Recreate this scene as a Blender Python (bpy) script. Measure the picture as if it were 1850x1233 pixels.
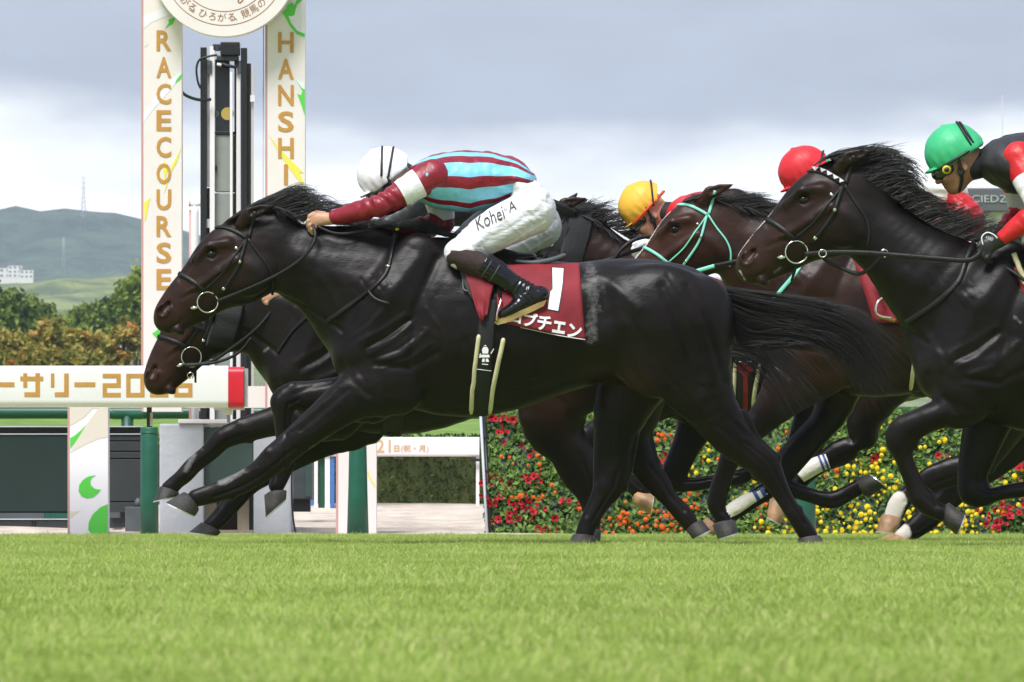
import bpy, bmesh, math, random
import numpy as np
from mathutils import Vector, Matrix, noise as mnoise
from mathutils.bvhtree import BVHTree
R = math.radians
random.seed(7)
rng = np.random.default_rng(7)
scene = bpy.context.scene
for o in list(bpy.data.objects):
    bpy.data.objects.remove(o)
col = scene.collection

# ---------------------------------------------------------------- camera
# a long lens, low beside the outer rail, looking square across the turf (x to the right, y away, metres)
CAM_Y, CAM_H, FPX, HOR = -40.0, 0.18, 16000.0, 913.0
cd = bpy.data.cameras.new('camera')
cam = bpy.data.objects.new('camera', cd)
col.objects.link(cam)
cam.location = (0, CAM_Y, CAM_H)
cam.rotation_euler = (R(90), 0, 0)
cd.sensor_width = 36
cd.lens = 36 * FPX / 1850
cd.shift_y = (HOR - 616.5) / 1850
cd.clip_start = 1
cd.clip_end = 20000
cd.dof.use_dof = True
cd.dof.focus_distance = 39.8
cd.dof.aperture_fstop = 34
scene.camera = cam

# ---------------------------------------------------------------- sky and sun
SUN_EL, SUN_AZ = R(58), R(205)          # sun high, behind the camera and a little to its left
world = bpy.data.worlds.new('World')
scene.world = world
world.use_nodes = True
nt = world.node_tree
nt.nodes.clear()
N = nt.nodes.new
L = nt.links.new
out = N('ShaderNodeOutputWorld')
mixs = N('ShaderNodeMixShader')
bg1 = N('ShaderNodeBackground')
bg2 = N('ShaderNodeBackground')
sky = N('ShaderNodeTexSky')
sky.sky_type = 'NISHITA'
sky.sun_disc = False
sky.sun_elevation = SUN_EL
sky.sun_rotation = SUN_AZ
sky.air_density = 1.0
sky.dust_density = 3.0
L(sky.outputs[0], bg1.inputs[0])
bg1.inputs[1].default_value = 0.06
tc = N('ShaderNodeTexCoord')
sep = N('ShaderNodeSeparateXYZ')
L(tc.outputs['Generated'], sep.inputs[0])
mp = N('ShaderNodeMapping')
mp.inputs['Scale'].default_value = (11, 11, 34)
mp.inputs['Location'].default_value = (2.35, 0.4, 0.55)
L(tc.outputs['Generated'], mp.inputs[0])
n1 = N('ShaderNodeTexNoise')
n1.inputs['Scale'].default_value = 1.15
n1.inputs['Detail'].default_value = 7
n1.inputs['Roughness'].default_value = 0.52
L(mp.outputs[0], n1.inputs[0])
n2 = N('ShaderNodeTexNoise')
n2.inputs['Scale'].default_value = 2.6
n2.inputs['Detail'].default_value = 8
n2.inputs['Roughness'].default_value = 0.55
L(mp.outputs[0], n2.inputs[0])
def wmath(op, a, b, c=None):
    m = N('ShaderNodeMath')
    m.operation = op
    for i, v in enumerate((a, b, c)):
        if v is None: continue
        if isinstance(v, (int, float)): m.inputs[i].default_value = v
        else: L(v, m.inputs[i])
    return m.outputs[0]
# the underside of the overcast is grey; below it, towards the horizon, brighter cloud shows
e = wmath('MULTIPLY_ADD', wmath('SUBTRACT', n1.outputs[0], 0.5), 0.034, sep.outputs[2])
mr = N('ShaderNodeMapRange')
mr.interpolation_type = 'SMOOTHSTEP'
mr.inputs['From Min'].default_value = 0.0345
mr.inputs['From Max'].default_value = 0.0445
L(e, mr.inputs[0])
mixc = N('ShaderNodeMix')
mixc.data_type = 'RGBA'
mixc.inputs['A'].default_value = (1.36, 1.37, 1.39, 1)
mixc.inputs['B'].default_value = (0.475, 0.525, 0.64, 1)
L(mr.outputs[0], mixc.inputs['Factor'])
vv = wmath('MULTIPLY_ADD', n2.outputs[0], 0.50, 0.75)
mul = N('ShaderNodeMix')
mul.data_type = 'RGBA'
mul.blend_type = 'MULTIPLY'
mul.inputs['Factor'].default_value = 1
L(mixc.outputs['Result'], mul.inputs['A'])
L(vv, mul.inputs['B'])
L(mul.outputs['Result'], bg2.inputs[0])
bg2.inputs[1].default_value = 0.37
mixs.inputs[0].default_value = 0.93
L(bg1.outputs[0], mixs.inputs[1])
L(bg2.outputs[0], mixs.inputs[2])
L(mixs.outputs[0], out.inputs[0])

sl = bpy.data.lights.new('sun', 'SUN')
sun = bpy.data.objects.new('sun', sl)
col.objects.link(sun)
sl.energy = 1.5
sl.angle = R(22)
sl.color = (1.0, 0.98, 0.965)
sun.rotation_euler = Vector((math.sin(SUN_AZ) * math.cos(SUN_EL), math.cos(SUN_AZ) * math.cos(SUN_EL), math.sin(SUN_EL))).to_track_quat('Z', 'Y').to_euler()

scene.view_settings.view_transform = 'Standard'
scene.view_settings.look = 'None'
scene.view_settings.gamma = 1
scene.view_settings.use_curve_mapping = False
scene.view_settings.exposure = 1.65
scene.render.engine = 'CYCLES'
scene.cycles.max_bounces = 6
scene.cycles.diffuse_bounces = 3
scene.cycles.glossy_bounces = 3
scene.cycles.transparent_max_bounces = 8
scene.cycles.volume_bounces = 0
scene.cycles.use_denoising = True

# ---------------------------------------------------------------- helpers
def P(px, py, Y=0.0):
    """a point measured in the photograph, put at its distance Y, in metres"""
    d = Y - CAM_Y
    return Vector(((px - 925.0) * d / FPX, Y, CAM_H - (py - HOR) * d / FPX))

def tag(o, label=None, cat=None, group=None, kind=None):
    if label: o['label'] = label
    if cat: o['category'] = cat
    if group: o['group'] = group
    if kind: o['kind'] = kind
    return o

def empty(name, loc, label=None, cat=None, group=None):
    o = bpy.data.objects.new(name, None)
    o.empty_display_size = 0.2
    col.objects.link(o)
    o.location = loc
    return tag(o, label, cat, group)

def link(name, me, mats=None, parent=None, loc=None):
    """mesh given in world coordinates (or local to loc); parented without moving it"""
    o = bpy.data.objects.new(name, me)
    col.objects.link(o)
    if mats is not None:
        for m in (mats if isinstance(mats, (list, tuple)) else [mats]):
            if len(me.materials) < 32 and m.name not in [x.name for x in me.materials if x]:
                me.materials.append(m)
    if loc is not None: o.location = loc
    if parent is not None:
        o.parent = parent
        pl = Vector((0, 0, 0))
        q = parent
        while q is not None:
            pl += q.location
            q = q.parent
        o.location = (Vector(loc) if loc is not None else Vector((0, 0, 0))) - pl
    return o

def mesh_np(name, V, F, smooth=True):
    me = bpy.data.meshes.new(name)
    V = np.asarray(V, dtype=np.float32)
    F = np.asarray(F, dtype=np.int32)
    me.vertices.add(len(V))
    me.vertices.foreach_set('co', V.ravel())
    n = F.shape[1]
    me.loops.add(F.size)
    me.loops.foreach_set('vertex_index', F.ravel())
    me.polygons.add(len(F))
    me.polygons.foreach_set('loop_start', np.arange(0, F.size, n, dtype=np.int32))
    me.polygons.foreach_set('loop_total', np.full(len(F), n, dtype=np.int32))
    me.polygons.foreach_set('use_smooth', np.full(len(F), smooth, dtype=bool))
    me.update(calc_edges=True)
    me.validate()
    return me

def attr(me, name, vals):
    a = me.attributes.new(name, 'FLOAT', 'POINT')
    a.data.foreach_set('value', np.asarray(vals, dtype=np.float32))

class MB:
    """collects simple shapes in world coordinates into one mesh"""
    def __init__(s): s.v, s.f, s.mi, s.sm = [], [], [], []
    def add(s, vs, fs, mi=0, sm=False):
        b = len(s.v)
        s.v += [tuple(v) for v in vs]
        for f in fs:
            s.f.append([i + b for i in f]); s.mi.append(mi); s.sm.append(sm)
        return s
    def box(s, x0, x1, y0, y1, z0, z1, mi=0, bev=0.0):
        if bev <= 0:
            v = [(x, y, z) for z in (z0, z1) for y in (y0, y1) for x in (x0, x1)]
            return s.add(v, [(0, 2, 3, 1), (4, 5, 7, 6), (0, 1, 5, 4), (2, 6, 7, 3), (0, 4, 6, 2), (1, 3, 7, 5)], mi)
        bm = bmesh.new()
        bmesh.ops.create_cube(bm, size=1)
        for v in bm.verts:
            v.co = Vector(((x0 + x1) / 2 + v.co.x * (x1 - x0), (y0 + y1) / 2 + v.co.y * (y1 - y0), (z0 + z1) / 2 + v.co.z * (z1 - z0)))
        bmesh.ops.bevel(bm, geom=bm.edges[:], offset=bev, segments=2, affect='EDGES', profile=0.6)
        bm.verts.index_update()
        s.add([v.co for v in bm.verts], [[v.index for v in f.verts] for f in bm.faces], mi)
        bm.free()
        return s
    def tube(s, pts, rad, n=8, mi=0, cap=True, flat=1.0, sm=True):
        """tube along points; rad a number or one per point; flat < 1 squeezes it along y"""
        pts = [Vector(p) for p in pts]
        if not hasattr(rad, '__len__'): rad = [rad] * len(pts)
        vs, fs = [], []
        prev = None
        for i, p in enumerate(pts):
            t = (pts[min(i + 1, len(pts) - 1)] - pts[max(i - 1, 0)])
            t = t.normalized() if t.length > 1e-9 else Vector((0, 0, 1))
            if prev is None:
                a = t.cross(Vector((0, 1, 0)))
                if a.length < 1e-3: a = t.cross(Vector((1, 0, 0)))
            else:
                a = prev - t * prev.dot(t)
                if a.length < 1e-6: a = t.cross(Vector((0, 1, 0)))
            a.normalize(); prev = a
            b = t.cross(a)
            for k in range(n):
                an = 2 * math.pi * k / n
                vs.append(p + (a * math.cos(an) + b * math.sin(an) * flat) * rad[i])
        for i in range(len(pts) - 1):
            for k in range(n):
                k2 = (k + 1) % n
                fs.append((i * n + k, i * n + k2, (i + 1) * n + k2, (i + 1) * n + k))
        if cap:
            fs.append(tuple(range(n - 1, -1, -1)))
            fs.append(tuple((len(pts) - 1) * n + k for k in range(n)))
        return s.add(vs, fs, mi, sm)
    def cyl(s, x, y, z0, z1, r, n=16, mi=0):
        return s.tube([(x, y, z0), (x, y, z1)], r, n, mi)
    def ring(s, c, r, w, n=24, axis='y', mi=0, m=6, tilt=0.0):
        vs, fs = [], []
        for i in range(n):
            a = 2 * math.pi * i / n
            d = Vector((math.cos(a), 0, math.sin(a))) if axis == 'y' else Vector((math.cos(a), math.sin(a), 0))
            up = Vector((0, 1, 0)) if axis == 'y' else Vector((0, 0, 1))
            for j in range(m):
                b = 2 * math.pi * j / m
                p = d * (r + w * math.cos(b)) + up * (w * math.sin(b))
                vs.append(Vector(c) + p + Vector((0, p.x * tilt, 0)))
        for i in range(n):
            for j in range(m):
                fs.append((i * m + j, i * m + (j + 1) % m, ((i + 1) % n) * m + (j + 1) % m, ((i + 1) % n) * m + j))
        return s.add(vs, fs, mi, True)
    def prism(s, poly, y0, y1, mi=0, sm=False):
        """polygon [(x,z)...] pushed from y0 (front) to y1"""
        n = len(poly)
        vs = [(x, y0, z) for x, z in poly] + [(x, y1, z) for x, z in poly]
        fs = [tuple(range(n)), tuple(range(2 * n - 1, n - 1, -1))]
        fs += [(i, i + n, (i + 1) % n + n, (i + 1) % n) for i in range(n)]
        return s.add(vs, fs, mi, sm)
    def ball(s, c, r, n=10, mi=0):
        c = Vector(c)
        if not hasattr(r, '__len__'): r = (r, r, r)
        vs = [c + Vector((0, 0, r[2]))]
        for i in range(1, n):
            th = math.pi * i / n
            for j in range(2 * n):
                ph = math.pi * j / n
                vs.append(c + Vector((r[0] * math.sin(th) * math.cos(ph), r[1] * math.sin(th) * math.sin(ph), r[2] * math.cos(th))))
        vs.append(c - Vector((0, 0, r[2])))
        m = 2 * n
        fs = [(0, 1 + j, 1 + (j + 1) % m) for j in range(m)]
        for i in range(n - 2):
            for j in range(m):
                fs.append((1 + i * m + j, 1 + (i + 1) * m + j, 1 + (i + 1) * m + (j + 1) % m, 1 + i * m + (j + 1) % m))
        last = len(vs) - 1
        fs += [(last, 1 + (n - 2) * m + (j + 1) % m, 1 + (n - 2) * m + j) for j in range(m)]
        return s.add(vs, fs, mi, True)
    def build(s, name, mats, parent=None, recalc=True):
        me = bpy.data.meshes.new(name)
        me.from_pydata(s.v, [], s.f)
        me.polygons.foreach_set('material_index', s.mi)
        me.polygons.foreach_set('use_smooth', s.sm)
        me.update()
        if recalc:
            bm = bmesh.new(); bm.from_mesh(me)
            bmesh.ops.recalc_face_normals(bm, faces=bm.faces)
            bm.to_mesh(me); bm.free()
        return link(name, me, mats, parent)

# ---------------------------------------------------------------- materials
def mat(name, base, rough=0.5, metal=0.0, spec=0.5, var=0.0, vscale=8.0, bump=0.0, bscale=40.0, bstretch=None, base2=None,
        coat=0.0, sheen=0.0, transl=0.0, dist=0.02):
    m = bpy.data.materials.new(name)
    m.use_nodes = True
    t = m.node_tree
    b = t.nodes['Principled BSDF']
    b.inputs['Base Color'].default_value = (*base, 1)
    b.inputs['Roughness'].default_value = rough
    b.inputs['Metallic'].default_value = metal
    b.inputs['Specular IOR Level'].default_value = spec
    b.inputs['Coat Weight'].default_value = coat
    b.inputs['Sheen Weight'].default_value = sheen
    tcn = t.nodes.new('ShaderNodeTexCoord')
    if var > 0:
        n = t.nodes.new('ShaderNodeTexNoise')
        n.inputs['Scale'].default_value = vscale
        n.inputs['Detail'].default_value = 6
        t.links.new(tcn.outputs['Object'], n.inputs[0])
        mx = t.nodes.new('ShaderNodeMix'); mx.data_type = 'RGBA'
        b2 = base2 or tuple(c * (1 - var) for c in base)
        b1 = base if base2 else tuple(min(1, c * (1 + var)) for c in base)
        mx.inputs['A'].default_value = (*b1, 1)
        mx.inputs['B'].default_value = (*b2, 1)
        rp = t.nodes.new('ShaderNodeMapRange')
        rp.inputs['From Min'].default_value = 0.35
        rp.inputs['From Max'].default_value = 0.65
        t.links.new(n.outputs[0], rp.inputs[0])
        t.links.new(rp.outputs[0], mx.inputs['Factor'])
        t.links.new(mx.outputs['Result'], b.inputs['Base Color'])
    if bump > 0:
        n = t.nodes.new('ShaderNodeTexNoise')
        n.inputs['Scale'].default_value = bscale
        n.inputs['Detail'].default_value = 5
        if bstretch:
            mpn = t.nodes.new('ShaderNodeMapping')
            mpn.inputs['Scale'].default_value = bstretch[:3]
            if len(bstretch) > 3: mpn.inputs['Rotation'].default_value = (0, bstretch[3], 0)
            t.links.new(tcn.outputs['Object'], mpn.inputs[0])
            t.links.new(mpn.outputs[0], n.inputs[0])
        else:
            t.links.new(tcn.outputs['Object'], n.inputs[0])
        bp = t.nodes.new('ShaderNodeBump')
        bp.inputs['Strength'].default_value = bump
        bp.inputs['Distance'].default_value = dist
        t.links.new(n.outputs[0], bp.inputs['Height'])
        t.links.new(bp.outputs[0], b.inputs['Normal'])
    if transl > 0:
        tr = t.nodes.new('ShaderNodeBsdfTranslucent')
        src = b.inputs['Base Color']
        if src.is_linked: t.links.new(src.links[0].from_socket, tr.inputs[0])
        else: tr.inputs[0].default_value = (*base, 1)
        ms = t.nodes.new('ShaderNodeMixShader')
        ms.inputs[0].default_value = transl
        t.links.new(b.outputs[0], ms.inputs[1])
        t.links.new(tr.outputs[0], ms.inputs[2])
        t.links.new(ms.outputs[0], t.nodes['Material Output'].inputs[0])
    return m

def attr_mix(m, name, color, lo=0.45, hi=0.55, noise_scale=0.0, noise_amt=0.0, rough=None):
    """lays a second colour over a material where a vertex attribute (plus noise) passes a threshold"""
    t = m.node_tree
    b = t.nodes['Principled BSDF']
    a = t.nodes.new('ShaderNodeAttribute'); a.attribute_name = name
    v = a.outputs['Fac']
    if noise_amt > 0:
        tcn = t.nodes.new('ShaderNodeTexCoord')
        n = t.nodes.new('ShaderNodeTexNoise'); n.inputs['Scale'].default_value = noise_scale; n.inputs['Detail'].default_value = 8
        n.inputs['Roughness'].default_value = 0.7
        t.links.new(tcn.outputs['Object'], n.inputs[0])
        ma = t.nodes.new('ShaderNodeMath'); ma.operation = 'SUBTRACT'; ma.inputs[1].default_value = 0.5
        t.links.new(n.outputs[0], ma.inputs[0])
        mb = t.nodes.new('ShaderNodeMath'); mb.operation = 'MULTIPLY_ADD'; mb.inputs[1].default_value = noise_amt
        t.links.new(ma.outputs[0], mb.inputs[0]); t.links.new(v, mb.inputs[2])
        v = mb.outputs[0]
    rp = t.nodes.new('ShaderNodeMapRange'); rp.inputs['From Min'].default_value = lo; rp.inputs['From Max'].default_value = hi
    t.links.new(v, rp.inputs[0])
    mx = t.nodes.new('ShaderNodeMix'); mx.data_type = 'RGBA'
    s = b.inputs['Base Color']
    if s.is_linked: t.links.new(s.links[0].from_socket, mx.inputs['A'])
    else: mx.inputs['A'].default_value = tuple(s.default_value)
    mx.inputs['B'].default_value = (*color, 1)
    t.links.new(rp.outputs[0], mx.inputs['Factor'])
    t.links.new(mx.outputs['Result'], s)
    return m

def text_mesh(s, size, bold=0.0, shear=0.0, space=1.0, ext=0.0, align='CENTER', res=3, extra_line=1.0):
    c = bpy.data.curves.new('lettering', 'FONT')
    c.body = s; c.size = size; c.align_x = align; c.offset = bold; c.shear = shear
    c.space_character = space; c.extrude = ext; c.resolution_u = res; c.space_line = extra_line
    o = bpy.data.objects.new('lettering', c)
    col.objects.link(o)
    bpy.context.view_layer.update()
    dg = bpy.context.evaluated_depsgraph_get()
    me = bpy.data.meshes.new_from_object(o.evaluated_get(dg))
    bpy.data.objects.remove(o)
    bpy.data.curves.remove(c)
    return me

def flat_text(name, s, cx, cz, y, size, m, parent=None, width=None, height=None, **kw):
    """letters standing in the xz plane facing the camera, centred on (cx, cz), fitted to width and height"""
    me = text_mesh(s, size, **kw)
    n = len(me.vertices)
    co = np.empty(n * 3, dtype=np.float32); me.vertices.foreach_get('co', co); co = co.reshape(-1, 3)
    lo, hi = co.min(0), co.max(0)
    c = (lo + hi) / 2
    sx = width / (hi[0] - lo[0]) if width else 1
    sz = height / (hi[1] - lo[1]) if height else (sx if width else 1)
    if height and not width: sx = sz
    q = np.empty_like(co)
    q[:, 0] = cx + (co[:, 0] - c[0]) * sx
    q[:, 1] = y - (co[:, 2] - c[2])
    q[:, 2] = cz + (co[:, 1] - c[1]) * sz
    me.vertices.foreach_set('co', q.ravel())
    me.update()
    return link(name, me, m, parent)
# ---------------------------------------------------------------- smooth solids: blended tapered limbs and muscles on a grid, then a skin over them
class Solid:
    def __init__(s, lo, hi, h):
        s.h = h
        s.lo = np.array(lo, dtype=np.float32)
        s.n = np.ceil((np.array(hi) - s.lo) / h).astype(int) + 1
        s.d = np.full(tuple(s.n), 0.5, dtype=np.float32)
    def _win(s, lo, hi):
        a = np.maximum(np.floor((np.array(lo) - s.lo) / s.h).astype(int), 0)
        b = np.minimum(np.ceil((np.array(hi) - s.lo) / s.h).astype(int) + 1, s.n)
        if np.any(b <= a): return None
        sl = tuple(slice(int(i), int(j)) for i, j in zip(a, b))
        g = [(s.lo[i] + s.h * np.arange(a[i], b[i], dtype=np.float32)) for i in range(3)]
        return sl, g[0][:, None, None], g[1][None, :, None], g[2][None, None, :]
    @staticmethod
    def _smin(a, b, k):
        if k <= 0: return np.minimum(a, b)
        h = np.maximum(k - np.abs(a - b), 0) / k
        return np.minimum(a, b) - h * h * k * 0.25
    def _seg(s, p0, p1, r0, r1, w0, w1, pad):
        p0 = np.asarray(p0, dtype=np.float32); p1 = np.asarray(p1, dtype=np.float32)
        m = max(r0, r1) + pad; mw = max(w0, w1) + pad
        lo = np.minimum(p0, p1) - (m, mw, m); hi = np.maximum(p0, p1) + (m, mw, m)
        w = s._win(lo, hi)
        if w is None: return None
        sl, X, Y, Z = w
        d = p1 - p0
        dd = float(d @ d) + 1e-12
        t = np.clip(((X - p0[0]) * d[0] + (Y - p0[1]) * d[1] + (Z - p0[2]) * d[2]) / dd, 0, 1)
        qx = X - (p0[0] + t * d[0]); qy = Y - (p0[1] + t * d[1]); qz = Z - (p0[2] + t * d[2])
        r = r0 + (r1 - r0) * t; ww = w0 + (w1 - w0) * t
        p2 = qx * qx + qz * qz; y2 = qy * qy
        e = np.sqrt(p2 / (r * r) + y2 / (ww * ww)) + 1e-6
        l = np.sqrt(p2 + y2)
        return sl, np.where(e < 0.05, -np.minimum(r, ww), l * (1 - 1 / e))
    def chain(s, pts, k=0.03, cut=False):
        """pts: list of (x, y, z, r, w): centre, radius in the side view, half width across"""
        pad = k + 2.5 * s.h
        pts = [tuple(map(float, p)) for p in pts]
        arr = np.array(pts)
        m = (arr[:, 3] + pad).max(); mw = (arr[:, 4] + pad).max()
        lo = arr[:, :3].min(0) - (m, mw, m); hi = arr[:, :3].max(0) + (m, mw, m)
        w = s._win(lo, hi)
        if w is None: return
        sl0 = w[0]
        tmp = np.full(s.d[sl0].shape, 0.5, dtype=np.float32)
        for a, b in zip(pts[:-1], pts[1:]):
            g = s._seg(a[:3], b[:3], a[3], b[3], a[4], b[4], pad)
            if g is None: continue
            sl, d = g
            loc = tuple(slice(q.start - q0.start, q.stop - q0.start) for q, q0 in zip(sl, sl0))
            tmp[loc] = np.minimum(tmp[loc], d)
        if cut: s.d[sl0] = -s._smin(-s.d[sl0], tmp, k)
        else: s.d[sl0] = s._smin(s.d[sl0], tmp, k)
    def loft(s, secs, k=0.03, sub=3, cut=False):
        """secs: (A, B, half width, y): A and B the two edge points (Vectors) seen from the side"""
        a = np.array([(A[0], A[2], B[0], B[2], hw, yc) for A, B, hw, yc in secs], dtype=float)
        n = len(a)
        outp = []
        for i in range(n - 1):
            p0, p1, p2, p3 = a[max(i - 1, 0)], a[i], a[i + 1], a[min(i + 2, n - 1)]
            for j in range(sub):
                t = j / sub
                outp.append(0.5 * (2 * p1 + (p2 - p0) * t + (2 * p0 - 5 * p1 + 4 * p2 - p3) * t * t + (3 * p1 - p0 - 3 * p2 + p3) * t ** 3))
        outp.append(a[-1])
        q = np.array(outp)
        c = np.stack([(q[:, 0] + q[:, 2]) / 2, q[:, 5], (q[:, 1] + q[:, 3]) / 2], 1)
        hv = np.stack([(q[:, 0] - q[:, 2]) / 2, (q[:, 1] - q[:, 3]) / 2], 1)
        tg = np.gradient(c[:, [0, 2]], axis=0)
        tg /= np.linalg.norm(tg, axis=1, keepdims=True) + 1e-9
        rr = np.abs(hv[:, 0] * -tg[:, 1] + hv[:, 1] * tg[:, 0])
        s.chain([(c[i, 0], c[i, 1], c[i, 2], max(rr[i], 0.004), max(q[i, 4], 0.004)) for i in range(len(q))], k, cut)
    def ball(s, c, r, k=0.03, ang=0.0, cut=False):
        """ellipsoid: r = (along, across y, up), turned by ang in the side view"""
        m = max(r) + k + 2.5 * s.h
        w = s._win(np.array(c) - m, np.array(c) + m)
        if w is None: return
        sl, X, Y, Z = w
        ca, sa = math.cos(ang), math.sin(ang)
        x = X - c[0]; z = Z - c[2]; y = Y - c[1]
        u = x * ca + z * sa; v = -x * sa + z * ca
        e = np.sqrt((u / r[0]) ** 2 + (y / r[1]) ** 2 + (v / r[2]) ** 2) + 1e-6
        l = np.sqrt(u * u + y * y + v * v)
        d = np.where(e < 0.05, -min(r), l * (1 - 1 / e)).astype(np.float32)
        if cut: s.d[sl] = -s._smin(-s.d[sl], d, k)
        else: s.d[sl] = s._smin(s.d[sl], d, k)
    def plane_cut(s, p, nrm):
        """removes everything on the side the normal points to"""
        X = (s.lo[0] + s.h * np.arange(s.n[0], dtype=np.float32))[:, None, None] - p[0]
        Y = (s.lo[1] + s.h * np.arange(s.n[1], dtype=np.float32))[None, :, None] - p[1]
        Z = (s.lo[2] + s.h * np.arange(s.n[2], dtype=np.float32))[None, None, :] - p[2]
        d = X * nrm[0] + Y * nrm[1] + Z * nrm[2]
        s.d = np.maximum(s.d, d)
    def skin(s, name, relax=1):
        D = s.d
        ins = D < 0
        # cells crossed by the surface
        def c8(A):
            return [A[i:A.shape[0] - 1 + i, j:A.shape[1] - 1 + j, k:A.shape[2] - 1 + k] for i in (0, 1) for j in (0, 1) for k in (0, 1)]
        cs = c8(ins)
        anyc = cs[0].copy(); allc = cs[0].copy()
        for q in cs[1:]:
            anyc |= q; allc &= q
        act = anyc & ~allc
        idx = np.argwhere(act)
        vid = np.full(act.shape, -1, dtype=np.int32)
        vid[act] = np.arange(len(idx), dtype=np.int32)
        offs = np.array([(i, j, k) for i in (0, 1) for j in (0, 1) for k in (0, 1)])
        cor = np.stack([D[idx[:, 0] + o[0], idx[:, 1] + o[1], idx[:, 2] + o[2]] for o in offs], 1)
        acc = np.zeros((len(idx), 3), dtype=np.float32); cnt = np.zeros(len(idx), dtype=np.float32)
        for a in range(8):
            for ax, bit in ((0, 4), (1, 2), (2, 1)):
                if a & bit: continue
                b = a | bit
                da, db = cor[:, a], cor[:, b]
                m = (da < 0) != (db < 0)
                t = np.where(m, da / np.where(m, da - db, 1), 0)
                p = np.repeat(offs[a][None].astype(np.float32), len(idx), 0)
                p[:, ax] += t
                acc += p * m[:, None]; cnt += m
        V = (idx + acc / np.maximum(cnt, 1)[:, None]) * s.h + s.lo
        F = []
        for ax in range(3):
            u, v = (ax + 1) % 3, (ax + 2) % 3
            n = list(D.shape)
            sa = [slice(1, n[i] - 1) for i in range(3)]; sb = list(sa)
            sa[ax] = slice(0, n[ax] - 1); sb[ax] = slice(1, n[ax])
            A = ins[tuple(sa)]; B = ins[tuple(sb)]
            e = np.argwhere(A != B)
            if len(e) == 0: continue
            flip = A[tuple(e.T)]
            base = e.copy(); base[:, u] += 1; base[:, v] += 1
            def cell(du, dv):
                q = base.copy(); q[:, u] -= du; q[:, v] -= dv
                return vid[q[:, 0], q[:, 1], q[:, 2]]
            q = np.stack([cell(1, 1), cell(0, 1), cell(0, 0), cell(1, 0)], 1)
            q[~flip] = q[~flip][:, ::-1]
            F.append(q)
        F = np.concatenate(F)
        F = F[(F >= 0).all(1)]
        for _ in range(relax):
            sm = np.zeros_like(V); ct = np.zeros(len(V), dtype=np.float32)
            for i in range(4):
                np.add.at(sm, F[:, i], V[F[:, (i + 1) % 4]] + V[F[:, (i + 3) % 4]])
                ct += np.bincount(F[:, i], minlength=len(V)) * 2
            V = V * 0.5 + 0.5 * sm / np.maximum(ct, 1)[:, None]
        return V, F

def normals_np(V, F):
    n = np.cross(V[F[:, 2]] - V[F[:, 0]], V[F[:, 3]] - V[F[:, 1]])
    N_ = np.zeros_like(V)
    for i in range(4): np.add.at(N_, F[:, i], n)
    return N_ / (np.linalg.norm(N_, axis=1, keepdims=True) + 1e-9)

def wobble(V, scale, seed, octaves=3):
    """cheap smooth noise: a few warped sine waves"""
    r = np.random.default_rng(seed)
    f = np.zeros(len(V)); amp = 1.0; tot = 0
    W_ = V.astype(float)
    for o in range(octaves):
        for _ in range(3):
            k = r.normal(size=3); k *= scale / np.linalg.norm(k)
            f += amp * np.sin(W_ @ k + r.uniform(0, 6.28) + 1.3 * np.sin(W_ @ np.roll(k, 1) * 0.7 + r.uniform(0, 6.28)))
        tot += amp * 1.7; scale *= 1.9; amp *= 0.55
    return f / tot

def bvh_of(V, F):
    return BVHTree.FromPolygons([tuple(v) for v in V], [tuple(f) for f in F])

def seg_dist(V, pts):
    """distance in the side view from each vertex to a polyline"""
    p = V[:, [0, 2]]
    best = np.full(len(V), 9.0)
    for a, b in zip(pts[:-1], pts[1:]):
        a = np.array((a[0], a[2])); b = np.array((b[0], b[2])); d = b - a
        t = np.clip(((p - a) @ d) / (d @ d + 1e-12), 0, 1)
        best = np.minimum(best, np.linalg.norm(p - (a + t[:, None] * d), axis=1))
    return best

def smooth_line(pts, sub=6):
    pts = [Vector(p) for p in pts]
    o = []
    n = len(pts)
    for i in range(n - 1):
        p0, p1, p2, p3 = pts[max(i - 1, 0)], pts[i], pts[i + 1], pts[min(i + 2, n - 1)]
        for j in range(sub):
            t = j / sub
            o.append(0.5 * (2 * p1 + (p2 - p0) * t + (2 * p0 - 5 * p1 + 4 * p2 - p3) * t * t + (3 * p1 - p0 - 3 * p2 + p3) * t ** 3))
    o.append(pts[-1])
    return o
# ================================================================ THE SETTING
M = {}
M['soil'] = mat('soil', (0.07, 0.085, 0.025), 0.95, var=0.3, vscale=3)
M['turf'] = mat('turf', (0.22, 0.32, 0.06), 0.95, var=0.35, vscale=9, base2=(0.30, 0.36, 0.11))
M['dirt'] = mat('dirt', (0.56, 0.48, 0.40), 0.95, var=0.16, vscale=5, bump=0.9, bscale=9, bstretch=(0.6, 4, 4), dist=0.04)
M['lawn'] = mat('lawn', (0.20, 0.33, 0.05), 0.9, var=0.3, vscale=2.2, base2=(0.11, 0.20, 0.03), bump=0.8, bscale=12, dist=0.1)
M['hill_far'] = mat('hill_far', (0.016, 0.036, 0.018), 0.95, var=0.5, vscale=0.05, base2=(0.065, 0.115, 0.058), bump=1, bscale=0.22, dist=5)
M['hill_near'] = mat('hill_near', (0.26, 0.30, 0.085), 0.95, var=0.4, vscale=0.07, base2=(0.08, 0.12, 0.04), bump=1, bscale=0.3, dist=4)

def sheet(name, x0, x1, ys, zf, nx, m, kind='structure'):
    xs = np.linspace(x0, x1, nx)
    X, Yg = np.meshgrid(xs, np.array(ys))
    Z = zf(X, Yg)
    V = np.stack([X.ravel(), Yg.ravel(), Z.ravel()], 1)
    ny = len(ys)
    i = np.arange(nx - 1)[None, :] + nx * np.arange(ny - 1)[:, None]
    F = np.stack([i, i + 1, i + nx + 1, i + nx], -1).reshape(-1, 4)
    return tag(link(name, mesh_np(name, V, F), m), kind=kind)

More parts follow.
